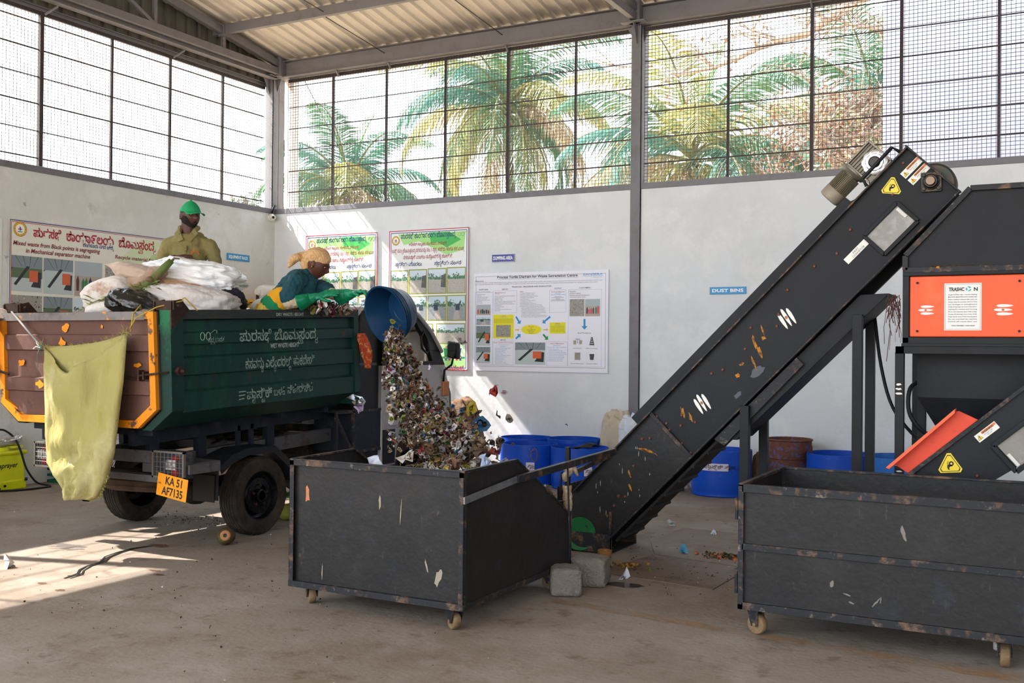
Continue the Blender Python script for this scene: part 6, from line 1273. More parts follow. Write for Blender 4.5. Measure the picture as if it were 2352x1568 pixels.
# ---- process turtle diagram
Z6 = (1060, 560, 4.6125)
B = Board('process_poster', 'large white process diagram poster with yellow boxes and blue arrows', 'poster', 'back', (1090, 632), (1397, 617), 1.95, 1.30, 2.605, Z6, 'e9e8f2'); a, b, z0, z1 = B.x0, B.x1, B.z0, B.z1
B.frame('3a3440', a+.035, z0+.06, b-.035, z1-.045, .003)
ink = '33303c'; tl = '2f9ad8'; lb = '7f9cc8'
B.t(ink, 'Process Turtle Diagram for Waste Segregation Centre', 387, 1238, 368, 28, .02); B.R(ink, *[B.Q(387, 378)[0], B.Q(387, 378)[1]-.002, B.Q(1238, 368)[0], B.Q(387, 378)[1]])
B.t(ink, 'Objective', 152, 242, 404, 15, .005)
B.t('5a5864', 'It is humanly impossible to manually separate food waste from plastics, cardboard, sanitary napkins etc. Even if it was possible, who would put his or her hands into this stinking waste? Even if someone was ready to put his or her', 150, 1500, 420, 9, 0)
B.t('5a5864', 'hands is it humane? Absolutely Not! - IT IS A HEALTH HAZARD. With the objective to protect mother earth and provide dignity of labour. The installed automated mixed municipal waste segregation system works as below', 150, 1450, 438, 9, 0)
B.t(ink, 'TRASHCON - PROCESSOR AND SEGREGATORS', 540, 960, 464, 15, .004)
for s_, x0, x1, y in (('SUPPLIERS', 196, 290, 493), ('INPUTS', 437, 500, 489), ('OUTPUT', 992, 1067, 479), ('CUSTOMERS', 1254, 1375, 473), ('METHOD', 422, 478, 1024)): B.t(ink, s_, x0, x1, y, 14, .004)
B.t('2f8fd0', 'SANSERA', 1295, 1503, 333, 20, .012, slant=.2); B.t('5a8ab0', 'FOUNDATION', 1295, 1503, 346, 9, 0); B.t('5a8ab0', 'changing lives', 1400, 1500, 356, 7, 0)
for x0, y0, x1, y1 in ((150, 518, 335, 1280), (345, 500, 592, 732), (942, 490, 1112, 726), (1140, 486, 1486, 1304), (340, 1030, 556, 1285), (910, 1035, 1128, 1296)):
    p, q = B.Q(x0, y0), B.Q(x1, y1); B.frame(lb, p[0], q[1], q[0], p[1], .0022)
B.t('5a5864', 'Source of Waste Collection', 170, 318, 514, 9, 0)
for i, s_ in enumerate(('Residential houses', 'Apartment', 'Shopping Malls & Complex', 'Hotels and restaurants', 'Wedding halls - Party halls', 'Market Area', 'Fruit market')): B.t('5a5864', s_, 172, 172+len(s_)*4.9, 542+15*i, 9, 0)
B.t('c04058', 'Material Resource', 362, 474, 523, 10, .01); B.t(tl, 'What with?', 362, 410, 536, 8, 0)
for i in range(12): B.t('5a5864', ('Tractor unit, Automated Municipal Mixed Waste Segregator', 'Transportation trucks', 'Segregation yard', 'Manual labour, Trainer', 'Waste and appropriate personal protective equipment (PPE)', 'Hygiene Cleaning - Restaurants, Menus', 'Ear Plugs to Noise Cancellation, Headphones', 'Wet disinfection', 'Table and washing facility', 'Power Supply', 'Furniture, Storage area for dry and material storage', 'Safety Shoes')[i], 358, 358+(215, 100, 80, 90, 222, 190, 210, 70, 100, 60, 180, 60)[i], 558+14*i, 8, 0)
B.t('c04058', 'Risks:', 627, 664, 511, 10, .01)
for i in range(17): B.t('5a5864', ('1. To Hygiene and Waste Pc. Diseases', '2. Bad odour - leading to air quality', '3. Breeding ground for Mosquito, House flies', '4. Hiding place of Rats and Snakes', '5. Land contamination', '6. Oil leakage from Machine, Vehicles', '7. Air pollution, Noise pollution', '8. Dumping heavy loads to electrocute', '9. Machine Breakdown contingency plan not available', '10. Extended material includes but not limited to fabrics,', 'clumps, stones, glass, industrial waste, agricultural waste', 'medical waste, radioactive waste, dead body of animals or', 'birds, any item with dimensions bigger than that of the feed', 'or bigger than the drag threads size, any item with thickness', 'accumulation of output and reduces the time.', '11. No power backup, No stabilizer for handling voltage fluctuations', '12. During rainy days water seepage inside the shop floor')[i], 627 if i < 10 else 642, (627 if i < 10 else 642)+(160, 150, 190, 150, 95, 160, 130, 165, 230, 250, 250, 250, 255, 260, 200, 270, 270)[i], 527+15.6*i, 8, 0)
B.t('c04058', 'Personnel Resources', 960, 1100, 514, 11, .01); B.t(tl, 'With Who?', 1000, 1058, 530, 10, 0); B.t(tl, 'Staff, Knowledge & Skills?', 955, 1106, 543, 10, 0)
for i, s_ in enumerate(('Trained operators', 'Job description may also Part 1', 'MIS Matrix', 'Roles of Authority & Department', 'Special Skill for Machine maintenance')): B.t(ink, s_, 1030-len(s_)*2.1, 1030+len(s_)*2.1, 562+11*i, 7, .01)
for i, s_ in enumerate(('Recyclers', 'Furniture makers', 'Packing material manufacturer', 'Civil construction work')): B.t('44414e', s_, 1154, 1154+len(s_)*7.3, 512+19.5*i, 13, 0)
YL = 'e6dc1e'
B.rect(YL, 346, 750, 560, 1000); B.rect(YL, 942, 832, 1110, 950); B.disc(YL, 748, 908, .148, .0009, 36); 
# flatten the disc to the printed oval
m_ = B.mb(YL); n0 = len(m_.v)-36; ca = B.Q(748, 908)
for k in range(n0, len(m_.v)): x, y, z = m_.v[k]; m_.v[k] = (x, y, ca[1]+(z-ca[1])*.42)
B.t('c23040', 'Inputs', 440, 478, 766, 11, .01); B.t(tl, 'Requirements', 422, 496, 780, 8, 0); B.t('c23040', 'Outputs', 1002, 1050, 848, 11, .01); B.t(tl, 'Deliverables', 990, 1060, 864, 9, 0); B.t('c23040', 'Process', 722, 772, 882, 11, .01)
for i, s_ in enumerate(('What', 'Automated Municipal', 'Mixed Waste', 'Segregator')): B.t(ink, s_, 746-len(s_)*2.5, 746+len(s_)*2.5, 898+16*i, 8, .006)
for i in range(4): B.t('6a6418', 'The most common methods of mixed waste collected from the local', 350, 552, 798+13*i, 7, 0)
for i in range(5): B.t('6a6418', ('Dry: they are dry bio-degradable waste', 'Non-recyclable, Compostable material, hygienic', '- Wet waste - Food waste, Organic,', '- vegetable waste, Fruits & Fruits', '- Dry waste - Plastic, Paper, Cloths')[i], 950, 1098, 876+14*i, 7, 0)
for x0, y0, x1, y1, k_, sd in ((167, 645, 316, 755, 'people', 3), (167, 768, 314, 860, 'street', 22), (165, 870, 312, 1080, 'shed', 5), (163, 1090, 312, 1265, 'shed', 8), (374, 860, 528, 985, 'waste', 7), (576, 1043, 893, 1280, 'shed', 12), (1153, 587, 1308, 766, 'waste', 15), (1317, 585, 1475, 766, 'people', 16)): B.photo(x0, y0, x1, y1, k_, sd)
def arrow(col, p, q, w):
    a0, za = B.Q(*p); a1, zb = B.Q(*q); d = V(a1-a0, 0, zb-za); L_ = d.length; d.normalize(); n = V(-d.z, 0, d.x); P_ = lambda s_, t_: (a0+d.x*s_+n.x*t_, za+d.z*s_+n.z*t_)
    B.n = getattr(B, 'n', 0)+1; B.poly(col+'#%d' % B.n, [P_(0, -w), P_(L_-w*3.2, -w), P_(L_-w*3.2, -w*3), P_(L_, 0), P_(L_-w*3.2, w*3), P_(L_-w*3.2, w), P_(0, w)], .001)
arrow('2f8fd0', (585, 770), (632, 848), .012); arrow('2f8fd0', (948, 770), (865, 840), .012); arrow('2f8fd0', (583, 1005), (634, 955), .012); arrow('2f8fd0', (1310, 795), (1310, 908), .014); arrow('1e8a48', (872, 958), (925, 1015), .012); arrow('e0b82a', (572, 912), (620, 910), .006); arrow('e0b82a', (874, 909), (926, 908), .006)
B.t(ink, 'End Products', 1242, 1378, 950, 15, .004)
for s_, x0, x1, y in (('Home Decore', 1190, 1280, 1109), ('Office Furnishing', 1328, 1447, 1111), ('School Infrastructure', 1164, 1305, 1270), ('Corporate Gifting', 1328, 1446, 1273)): B.t('2a7a5a', s_, x0, x1, y, 10, .006)
for x, y in ((1236, 1028), (1387, 1030), (1236, 1186), (1387, 1190)): B.disc('c9cad4', x, y, .068, .0007, 24, r2=.066)
for x, y, s_ in ((1208, 1040, 1), (1268, 1038, 1)): p = B.Q(x, y); B.poly('a39c8e', [(p[0]-.018, p[1]-.03), (p[0]+.018, p[1]-.03), (p[0]+.022, p[1]+.022), (p[0]-.02, p[1]+.022)], .001)
p = B.Q(1238, 1012); B.poly('6f7484', [(p[0]-.035, p[1]), (p[0]+.035, p[1]), (p[0]+.03, p[1]+.008), (p[0]-.03, p[1]+.008)], .0012); B.poly('6f7484', [(p[0]-.004, p[1]-.05), (p[0]+.004, p[1]-.05), (p[0]+.003, p[1]), (p[0]-.003, p[1])], .0011)
p = B.Q(1388, 1035); B.poly('3c3a40', [(p[0]-.034, p[1]-.045), (p[0]+.034, p[1]-.045), (p[0]+.012, p[1]+.055), (p[0]-.012, p[1]+.055)], .001)
for i in range(3): B.poly('a8a6ac', [(p[0]-.022+.005*i, p[1]-.03+.028*i), (p[0]+.02-.005*i, p[1]-.03+.028*i), (p[0]+.018-.005*i, p[1]-.014+.028*i), (p[0]-.02+.005*i, p[1]-.014+.028*i)], .0014)
B.photo(1206, 1150, 1266, 1228, 'waste', 33); p = B.Q(1388, 1195); B.poly('40424a', [(p[0]-.024, p[1]-.04), (p[0]+.024, p[1]-.04), (p[0]+.034, p[1]+.035), (p[0]-.034, p[1]+.035)], .001)
B.t('c04058', 'Process / Operation (Work content)', 346, 552, 1050, 11, .006); B.t(tl, 'Documented - Records', 400, 508, 1073, 8, 0); B.t(tl, 'How Done?', 420, 478, 1091, 9, 0)
for i in range(12): B.t('4a86c0', ('Store preparation for manage operation', 'Maintain operational practice', 'Health safety compliance', 'Daily Production targets', 'Operator training', 'Sequence of individual picks and waste', 'Operational job flow needs', 'Breakdown log entries', 'Maintain Spare of parts', 'First aid treatment', 'Internal Hazard or permit', 'Operations log for maintenance')[i], 365, 365+(165, 125, 105, 110, 80, 165, 120, 95, 100, 80, 115, 130)[i], 1107+15*i, 8, 0)
B.t('c04058', 'Level of Effectiveness', 948, 1092, 1059, 11, .008); B.t(tl, 'What Results?', 980, 1056, 1078, 9, 0); B.t(tl, 'Objectives, KPIs - Effectiveness/Efficiency', 916, 1124, 1098, 9, 0)
for i in range(8): B.t('4a86c0', ('1. Number of events per day', '2. Quantity of MSW waste per day', '3. Quantity of wet waste disposed by dippers', '4. Quantity of wet waste disposed for Manure', '5. Sales per month in Rs / ploty dry waste', '6. Sales per month in Rs / ploty wet waste', '7. Operating cost per month in Rs/MT', '8. Number of vehicle/cycle accidents')[i], 918, 918+(120, 155, 200, 205, 180, 180, 165, 160)[i], 1117+17.5*i, 9, 0)
B.done({YL: 'yellow_boxes', ink: 'black_lettering', '3a3440': 'border', lb: 'box_outlines', '2f8fd0': 'blue_arrows', '5a5864': 'small_print', 'c04058': 'red_lettering', '2f9ad8': 'blue_lettering', '4a86c0': 'blue_small_print', '1e8a48': 'green_arrow', 'e0b82a': 'yellow_arrows', '2a7a5a': 'green_lettering'})
# ---- small wall signs
for label, wall, a, b, z0, z1, face, s_, edge in (('purple DUMPING AREA sign on the back wall above the process poster', 'back', -6.69, -6.35, 2.745, 2.85, '4a4a9a', 'DUMPING AREA', 'd8d8e4'), ('blue DUST BINS sign on the back wall behind the conveyor', 'back', -3.706, -3.27, 2.27, 2.355, '2a93cc', 'DUST BINS', '1f7ab0'), ('blue EQUIPMENT RACK sign on the left wall beside the man', 'left', 10.95, 11.40, 2.825, 2.92, '2a93cc', 'EQUIPMENT RACK', '1f7ab0')):
    o_, r_, c_ = OUT[wall], RT[wall], YB if wall == 'back' else XL
    P_ = lambda q, z, k: V(q, c_-k-.003, z) if wall == 'back' else V(c_+k+.003, q, z)
    t = thing('wall_sign', label, 'sign', P_(a, z0, 0)); m = MB(); m.prism([P_(a, z0, 0), P_(b, z0, 0), P_(b, z1, 0), P_(a, z1, 0)], o_*.01); m.build('sign_board', flat(face, .4), t)
    m = MB(); w_ = .005
    for q in ((a, z0, b, z0+w_), (a, z1-w_, b, z1), (a, z0, a+w_, z1), (b-w_, z0, b, z1)): m.quad(P_(q[0], q[1], .0106), P_(q[2], q[1], .0106), P_(q[2], q[3], .0106), P_(q[0], q[3], .0106))
    m.build('sign_edge', flat(edge, .4), t); m = MB(); h_ = z1-z0; text(m, s_, P_(a+(b-a)*.07, z0+h_*.30, .0115), r_, (0, 0, 1), h_*.62, .03, w=(b-a)*.86); m.build('white_lettering', flat('f2f4f4', .5), t)
# ---- big banner on the left wall
Z1 = (0, 440, 3.5636)
B = Board('banner', 'wide white banner with dark red lettering and photographs on the left wall', 'banner', 'left', (20, 502), (365, 549), 2.62, 1.40, 3.005, Z1, 'e2e0d4'); a, b, z0, z1 = B.x0, B.x1, B.z0, B.z1
B.frame('2a3a7a', a, z0, b, z1, .010); B.frame('b03040', a+.018, z0+.018, b-.018, z1-.018, .007)
B.poly('b9cf9a#w', [(b-.03, z1-.03), (b-.03, z1-.85), (b-.9, z1-.6), (b-.75, z1-.3)], .0007); B.poly('cfdcb4', [(b-.75, z1-.05), (b-.4, z1-.05), (b-.9, z1-.6), (b-1.3, z1-.5)], .0008)
emblem(B, 155, 307, .085)
B.t('a8283a', 'ಪುರಸಭೆ', 262, 492, 366, 68, .03); B.t('a8283a', 'ಕಾಯಾ೯ಲಯ', 533, 922, 400, 72, .03); B.t('a8283a', 'ಬೊಮ_ಮಸಂದ_ರ', 960, 1265, 452, 72, .03); B.t('1c2a6e', 'ಬೆಂಗಳೂರು ನಗರ ಜಿಲ_ಲೆ.', 668, 922, 450, 28, .02)
B.t('7e1f2c', 'Mixed waste from Black points is segregating', 97, 806, 432, 36, .022, slant=.2); B.t('7e1f2c', 'in Mechanical separator machine', 200, 727, 498, 36, .022, slant=.2); B.t('7e1f2c', 'Recycle material from Plastic', 932, 1385, 546, 30, .02, slant=.2)
for x0, y0, x1, y1, k_, sd in ((84, 516, 334, 826, 'shed', 41), (348, 542, 586, 848, 'shed', 42), (601, 566, 824, 866, 'people', 43), (852, 590, 1055, 880, 'waste', 44), (1070, 612, 1290, 900, 'waste', 45), (80, 842, 332, 1130, 'waste', 46), (346, 856, 580, 1140, 'shed', 47), (596, 872, 820, 1150, 'street', 48), (848, 890, 1050, 1160, 'waste', 49)): B.photo(x0, y0, x1, y1, k_, sd)
B.done({'a8283a': 'red_kannada_lettering', '7e1f2c': 'maroon_lettering', '1c2a6e': 'blue_lettering', '2a3a7a': 'blue_border', 'b03040': 'red_border'})
t = thing('notice_board', 'white notice board cut by the left edge of the picture, left of the banner', 'notice board', (XL, 7.1, 1.6)); m = MB(); m.box((XL, 6.7, 1.6), (XL+.008, 7.44, 3.0)); m.build('board', flat('dcdedb', .4), t)
m = MB()
for i in range(16): text(m, 'Duties of the waste collection staff and list of', V(XL+.0095, 6.76, 2.80-.07*i), (0, 1, 0), (0, 0, 1), .03, .004, w=.60)
m.build('small_print', flat('4a4a52'), t)
# ================================================================= outside
ox = MB(); ox.box((-2.0, 13.6, -.05), (6.5, 13.8, 9.0)); tag(ox.build('neighbouring_wall', mat('lilac_white_render', '9799ae', .85, layers=[('8c8ea3', .6, .5, .7, .4)])), 'plain lilac white wall standing outside behind the right hand mesh window', 'wall')
p = MB(); p.box((-10.54, 12.28, 0), (-10.39, 12.42, 5.85)); tag(p.build('concrete_post', M_render), 'pale concrete post standing outside just behind the corner column', 'post')
M_trunk = mat('palm_trunk_bark', '5c5248', .9, layers=[('5f5244', 6, .5, .7, .7, (1, 1, 5))], bump=.4)
def leafmat(n, a, b_, tr=.25):
    m = mat(n, a, .5, layers=[(b_, .5, .45, .65, .8)], spec=.3); nt = m.node_tree; N = nt.nodes; bs = N['Principled BSDF']; out = N['Material Output']; tl_ = N.new('ShaderNodeBsdfTranslucent'); mx = N.new('ShaderNodeMixShader'); mx.inputs[0].default_value = tr
    src = bs.inputs['Base Color'].links[0].from_socket; nt.links.new(src, tl_.inputs[0]); nt.links.new(bs.outputs[0], mx.inputs[1]); nt.links.new(tl_.outputs[0], mx.inputs[2]); nt.links.new(mx.outputs[0], out.inputs[0]); return m
LM = [leafmat('palm_green', '456650', '66855c'), leafmat('palm_blue_green', '3f6a60', '5a8074'), leafmat('palm_yellow_green', '888c60', 'a39662'), leafmat('palm_dry', '94836a', 'ab9a7a'), leafmat('palm_new_leaf', '356a14', '4a7c1c', .5)]
def frond(parent, c, az, el, L_, mi, rn, droop=1.0, nl=74, hang=.5):
    """one feather leaf: a bending midrib with leaflets down both sides"""
    m = MB(); pts = []; p = V(*c); d = V(math.cos(az)*math.cos(el), math.sin(az)*math.cos(el), math.sin(el)); n = 22; st = L_/n; pitch = el
    for i in range(n+1):
        pts.append(p.copy()); u = i/n; pitch -= droop*(.045+.075*u)*1.1; dd = V(math.cos(az)*math.cos(pitch), math.sin(az)*math.cos(pitch), math.sin(pitch)); p = p+dd*st
    m.tube(pts, [.05*(1-i/n*.85) for i in range(n+1)], 5, mi=1)
    sd = V(-math.sin(az), math.cos(az), 0)
    for k in range(nl):
        u = .10+.90*k/nl; f = u*n; i = min(int(f), n-1); q = pts[i].lerp(pts[i+1], f-i); t_ = (pts[i+1]-pts[i]).normalized(); up = sd.cross(t_).normalized()
        if up.z < 0: up = -up
        ll = L_*.26*math.sin(PI*min(1, .18+u*.80))**.6*rn.uniform(.85, 1.1)
        for s_ in (-1, 1):
            dr = (sd*s_*.8+t_*.62-V(0, 0, 1)*hang*rn.uniform(.6, 1.2)+up*.1).normalized(); mid = q+dr*ll*.5+V(0, 0, .02)*ll; tip = q+dr*ll-V(0, 0, ll*.28*hang+.02); w_ = t_*.024*rn.uniform(.7, 1.2)+up*.006
            m.add([q-w_*.5, q+w_*.5, mid+w_, tip, mid-w_], [(0, 1, 2, 4), (4, 2, 3)], 0)
    return m.build('frond', [LM[mi], flat('6f6e48')], parent)
def palm(label, c, L_, n, seed, base_z=0, young=False, nuts=8):
    rn = R(seed); c = V(*c); t = thing('coconut_palm', label, 'tree', (c.x+.4, c.y, base_z), 'coconut palms beyond the mesh windows')
    m = MB(); m.tube([(c.x+.4, c.y, base_z-.2), (c.x+.35, c.y, c.z*.4), (c.x+.1, c.y, c.z*.8), (c.x, c.y, c.z-.1)], [.22, .17, .14, .17], 12); m.build('trunk', M_trunk, t, smooth=True)
    for i in range(n):
        az = i*2.399+seed; lev = i/n; el = 1.25-1.75*lev+rn.uniform(-.12, .12); mi = rn.choice((0, 1, 0, 2)) if lev < .55 else rn.choice((2, 3, 0, 3, 2)); 
        frond(t, c+V(0, 0, .25*(1-lev)), az, el, L_*rn.uniform(.85, 1.05), mi, rn, droop=.75+.55*lev, hang=.35+.75*lev)
    for i in range(2): frond(t, c+V(.05*i, 0, .2), 1.2+2*i, 1.42, L_*.72, 4, rn, droop=.25, hang=-.45, nl=44)
    for i in range(nuts): a_ = i*2*PI/max(1, nuts)+rn.random(); m = MB(); r_ = rn.uniform(.28, .42); m.sphere(c+V(r_*math.cos(a_), r_*math.sin(a_), -.18-rn.random()*.35), (.13, .13, .16), 8); m.build('coconut', flat(rn.choice(('7a7038', '7f612c', '646f38')), .5), t, smooth=True)
    m = MB()
    for i in range(14): a_ = rn.random()*6.28; q = c+V(.2*math.cos(a_), .2*math.sin(a_), -.2); m.tube([q, q+V(.25*math.cos(a_), .25*math.sin(a_), -.05), q+V(.4*math.cos(a_), .4*math.sin(a_), -.35)], .018, 5)
    m.build('flower_stalk', flat('8a6a44', .9), t)
palm('tall coconut palm in the middle of the mesh window, nuts at its crown', (-15.71, 28.96, 9.15), 4.7, 34, 2)
palm('shorter coconut palm seen through the left part of the back window', (-22.03, 29.0, 6.9), 4.2, 28, 5, nuts=0)
palm('coconut palm with a bright new leaf right of the steel column', (-8.57, 25.99, 6.45), 4.9, 30, 11)
palm('far coconut palm behind the bare branches, above the conveyor', (-5.6, 36.0, 9.6), 5.4, 26, 17, nuts=0)
palm('low coconut palm behind the bare branches, its crown near the sill', (-4.9, 31.0, 5.3), 4.8, 24, 23, nuts=0)
# bare tree
M_bark = mat('pale_dry_bark', '9a8b7d', .85, layers=[('75665a', 3, .5, .7, .6), ('b5a89b', 8, .6, .7, .5)], bump=.3)
t = thing('bare_tree', 'leafless tree whose pale branches reach in from the right, outside the window', 'tree', (-2.6, 25.6, 0))
m = MB(); m.tube([(-2.6, 25.6, -.1), (-2.7, 25.6, 3), (-2.4, 25.6, 6.5), (-2.6, 25.6, 8.6), (-3.07, 25.5, 10.4)], [.32, .26, .22, .18, .15], 12); m.build('trunk', M_bark, t, smooth=True)
rn = R(41)
def twig(m, p, d, L_, r, dep, lv=None):
    pts = [p]; n = 5
    for i in range(n): d = (d+V(rn.uniform(-.28, .28), rn.uniform(-.28, .28), rn.uniform(-.24, .22))).normalized(); pts.append(pts[-1]+d*L_/n)
    m.tube(pts, [r*(1-.14*i) for i in range(n+1)], 5 if r < .03 else 7)
    if dep:
        for i in range(3 if dep > 1 else 2): q = pts[rn.randint(1, n)]; twig(m, q, (d+V(rn.uniform(-1, 1), rn.uniform(-.7, .7), rn.uniform(-.9, .8))*.9).normalized(), L_*rn.uniform(.45, .72), r*.5, dep-1, lv)
    elif lv is not None: lv.append(pts[-1])
BR = [V(-3.07, 25.5, 10.42), V(-4.32, 24.83, 9.75), V(-4.86, 24.55, 9.34), V(-5.30, 24.32, 9.0), V(-5.84, 24.03, 8.85), V(-6.29, 23.79, 8.66), V(-6.73, 23.56, 8.40), V(-7.18, 23.32, 8.20), V(-7.9, 22.94, 8.02), V(-8.43, 22.65, 8.23)]
m = MB(); m.tube(BR, [.15, .12, .11, .10, .085, .075, .06, .05, .04, .02], 9); ends = []
for i in range(1, 10):
    for k in range(2): twig(m, BR[i], V(rn.uniform(-.9, .3), rn.uniform(-.4, .4), rn.uniform(-.8, .9)).normalized(), rn.uniform(.7, 1.5), .035, 2, ends)
m.build('main_branch', M_bark, t, smooth=True)
for z0, x0, L_ in ((8.0, -2.5, 3.2), (7.2, -2.5, 3.6), (6.6, -2.45, 3.8), (6.1, -2.5, 3.4), (5.7, -2.5, 3.9), (8.8, -2.7, 2.6), (6.9, -2.5, 2.6), (5.4, -2.5, 3.2)):
    m = MB(); d = V(-.9, -.25, rn.uniform(-.25, .35)).normalized(); pts = [V(x0, 25.5, z0)]
    for i in range(8): d = (d+V(rn.uniform(-.1, .1), rn.uniform(-.15, .15), rn.uniform(-.22, .2))).normalized(); pts.append(pts[-1]+d*L_/8)
    m.tube(pts, [.08-.008*i for i in range(9)], 7)
    for q in pts[1:]:
        for k in range(3): twig(m, q, V(rn.uniform(-1, .4), rn.uniform(-.5, .5), rn.uniform(-1, 1)).normalized(), rn.uniform(.5, 1.1), .028, 2, ends)
    m.build('branch', M_bark, t, smooth=True)
m = MB()
for q in ends:
    if q.z < 7.8 or rn.random() < .15:
        for k in range(3): a_ = q+V(rn.uniform(-.12, .12), rn.uniform(-.12, .12), rn.uniform(-.16, .05)); e_ = V(rn.uniform(-1, 1), rn.uniform(-1, 1), rn.uniform(-1, 0)).normalized()*.12; f_ = V(e_.y, -e_.x, .02)*.45; m.add([a_, a_+e_*.5+f_, a_+e_, a_+e_*.5-f_], [(0, 1, 2, 3)], rn.randrange(3))
tag(m.build('dry_leaves', [flat('a07c70'), flat('83604f'), flat('ad9484')], t), 'dry pinkish leaves', 'leaves'); o_ = m
for o in t.children:
    if o.name.startswith('dry_leaves'): del o['category']
# bushy tree at the left and low greenery
def bush(label, c, r, seed, cols, nlf=2600, size=.16):
    rn = R(seed); c = V(*c); t = thing('bushy_tree', label, 'tree', (c.x, c.y, 0), None); m = MB(); m.tube([(c.x, c.y, -.1), (c.x+.1, c.y, c.z*.5), (c.x, c.y, c.z)], [.25, .2, .12], 10)
    for i in range(14): a_ = rn.random()*6.28; e_ = V(math.cos(a_), math.sin(a_), rn.uniform(-.2, 1)).normalized(); m.tube([c-V(0, 0, r*.5), c+e_*r*.5, c+e_*r*.9], [.08, .05, .015], 5)
    m.build('trunk', M_trunk, t, smooth=True); m = MB()
    for i in range(nlf):
        e_ = V(rn.gauss(0, 1), rn.gauss(0, 1), rn.gauss(0, 1)).normalized(); k = noise.noise(e_*2.3+V(seed, 0, 0))*.25+.85; q = c+V(e_.x*r*1.25, e_.y*r, e_.z*r*.8)*k*rn.random()**.25; a_ = V(rn.uniform(-1, 1), rn.uniform(-1, 1), rn.uniform(-1, .4)).normalized()*size; b_ = V(a_.y, -a_.x, a_.z*.3)*.4; m.add([q, q+a_*.5+b_, q+a_, q+a_*.5-b_], [(0, 1, 2, 3)], rn.randrange(len(cols)))
    m.build('foliage', [leafmat('bush_'+c_, c_, c_) for c_ in cols], t)
bush('round bushy tree with brownish leaves seen low through the left window', (-28.0, 30.4, 5.6), 2.6, 3, ['66705a', '86766a', '506050', '747a6c'], 5200, .22)
bush('leafy green shrub seen low behind the corner column', (-24.5, 26.6, 5.2), 1.5, 7, ['7a8040', '586438', '8a8040'], 1600, .16)
b = MB(); b.tube([(-17.5, 20.5, 9.2), (-20.6, 27.6, 7.0)], .012, 5); tag(b.build('overhead_wire', flat('3a3a3e')), 'thin slanting wire outside the left window', 'wire')
# ================================================================= along the back wall
M_bb = mat('bright_blue_plastic', '0d49b8', .4, layers=[('0a3a96', 1.5, .5, .7, .5), ('3f77c8', 9, .60, .72, .5)], sub=.04)
M_bb2 = mat('faded_blue_plastic', '2c6cba', .5, layers=[('6a98cc', 5, .5, .68, .7), ('1a58ae', 3, .55, .7, .6)])
def drum(label, x, y, r=.325, h=.505, m_=M_bb, tape=None, name='blue_bin', grp='half barrel bins along the back wall', wire=0, seed=1):
    t = thing(name, label, 'bin', (x, y, 0), grp); m = MB(); w_ = lambda a, z: 1+.018*math.sin(2*a+seed)*(z/h)**2
    m.lathe([(.001, .012), (r*.86, .008), (r*.95, .0), (r*.98, .012), (r*.97, .04), (r*.985, .06), (r, .18), (r, h), (r*.985, h+.002), (r*.985, .18), (r*.95, .03), (.001, .022)], (x, y, 0), n=48, wob=w_); m.build('shell', m_, t, smooth=40)
    if wire:
        m = MB(); a = wire; c = V(x+r*math.cos(a), y+r*math.sin(a), h*.9); o = V(math.cos(a), math.sin(a), 0); s = V(-o.y, o.x, 0)
        m.tube([c+o*.012+s*.045*math.cos(q)*(.6+.4*math.sin(q/2))+V(0, 0, -.06+.075*math.sin(q)) for q in [2*PI*j/16 for j in range(16)]], .004, 5, closed=True); m.tube([c+o*.01, c+o*.02-s*.05+V(0, 0, -.02), c+o*.02-s*.06+V(0, 0, .015)], .003, 4); m.build('copper_wire_handle', flat('9a5a44', .4), t, smooth=True)
    if tape:
        a0, a1, z0, z1, s_ = tape; m = MB(); m.rows([[V(x+(r+.003)*math.cos(a0+(a1-a0)*j/8), y+(r+.003)*math.sin(a0+(a1-a0)*j/8), z) for j in range(9)] for z in (z0, z1)]); tp = m.build('paper_label', flat('d2c9dc', .6), t)
        if s_:
            am = (a0+a1)/2; o = V(math.cos(am), math.sin(am), 0); rr = V(-o.y, o.x, 0); m = MB(); c = V(x, y, 0)+o*(r+.006); text(m, s_, c-rr*r*math.sin((a1-a0)/2)*.7+V(0, 0, z0+(z1-z0)*.32), rr, (0, 0, 1), (z1-z0)*.66, .012, w=2*r*math.sin((a1-a0)/2)*1.25)
            for i in range(len(m.v)): # bend the writing round the drum
                q = V(*m.v[i]); d = q-V(x, y, 0); sx = d.dot(rr); an = am+sx/r; m.v[i] = (x+(r+.0045)*math.cos(an), y+(r+.0045)*math.sin(an), q.z)
            m.build('handwriting', flat('241d24'), tp)
    return t
drum('bright blue half barrel bin, back left of the four beside the sacks', -5.95, 11.56, .33, .49, tape=None)
drum('bright blue half barrel bin, back right of the four beside the sacks', -5.30, 11.57, .33, .505)
drum('bright blue half barrel bin with a wire loop, front left of the four', -5.60, 10.98, .33, .475, tape=(-1.25, -.95, .18, .28, 'ತ_ಯಾಜ_ಯ'), wire=-.95)
t4 = drum('bright blue half barrel bin with a dark lid scrap, front right of the four', -4.93, 10.93, .335, .47, tape=(-1.0, -.72, .17, .27, 'ತ_ಯಾಜ_ಯ'))
m = MB(); m.rows([[V(-4.97+.2*u+.02*v, 11.05+.1*v+.06*u, .455+.045*math.sin(PI*u)*(1-v*v)) for v in (-1, -.3, .3, 1)] for u in [i/8-.2 for i in range(9)]]); tag(m.build('lid_scrap', flat('2b2320', .7), mods=[('SOLIDIFY', dict(thickness=.01))]), 'curled dark lid scrap lying across the mouth of a blue bin', 'scrap')
drum('blue half barrel bin with a handwritten white label, behind the conveyor legs', -3.355, 11.28, .335, .50, tape=(-1.98, -1.05, .29, .37, 'ಪ_ಲಾಸ_ಟಿಕ್ ತ_ಯಾಜ_ಯ'), seed=3)
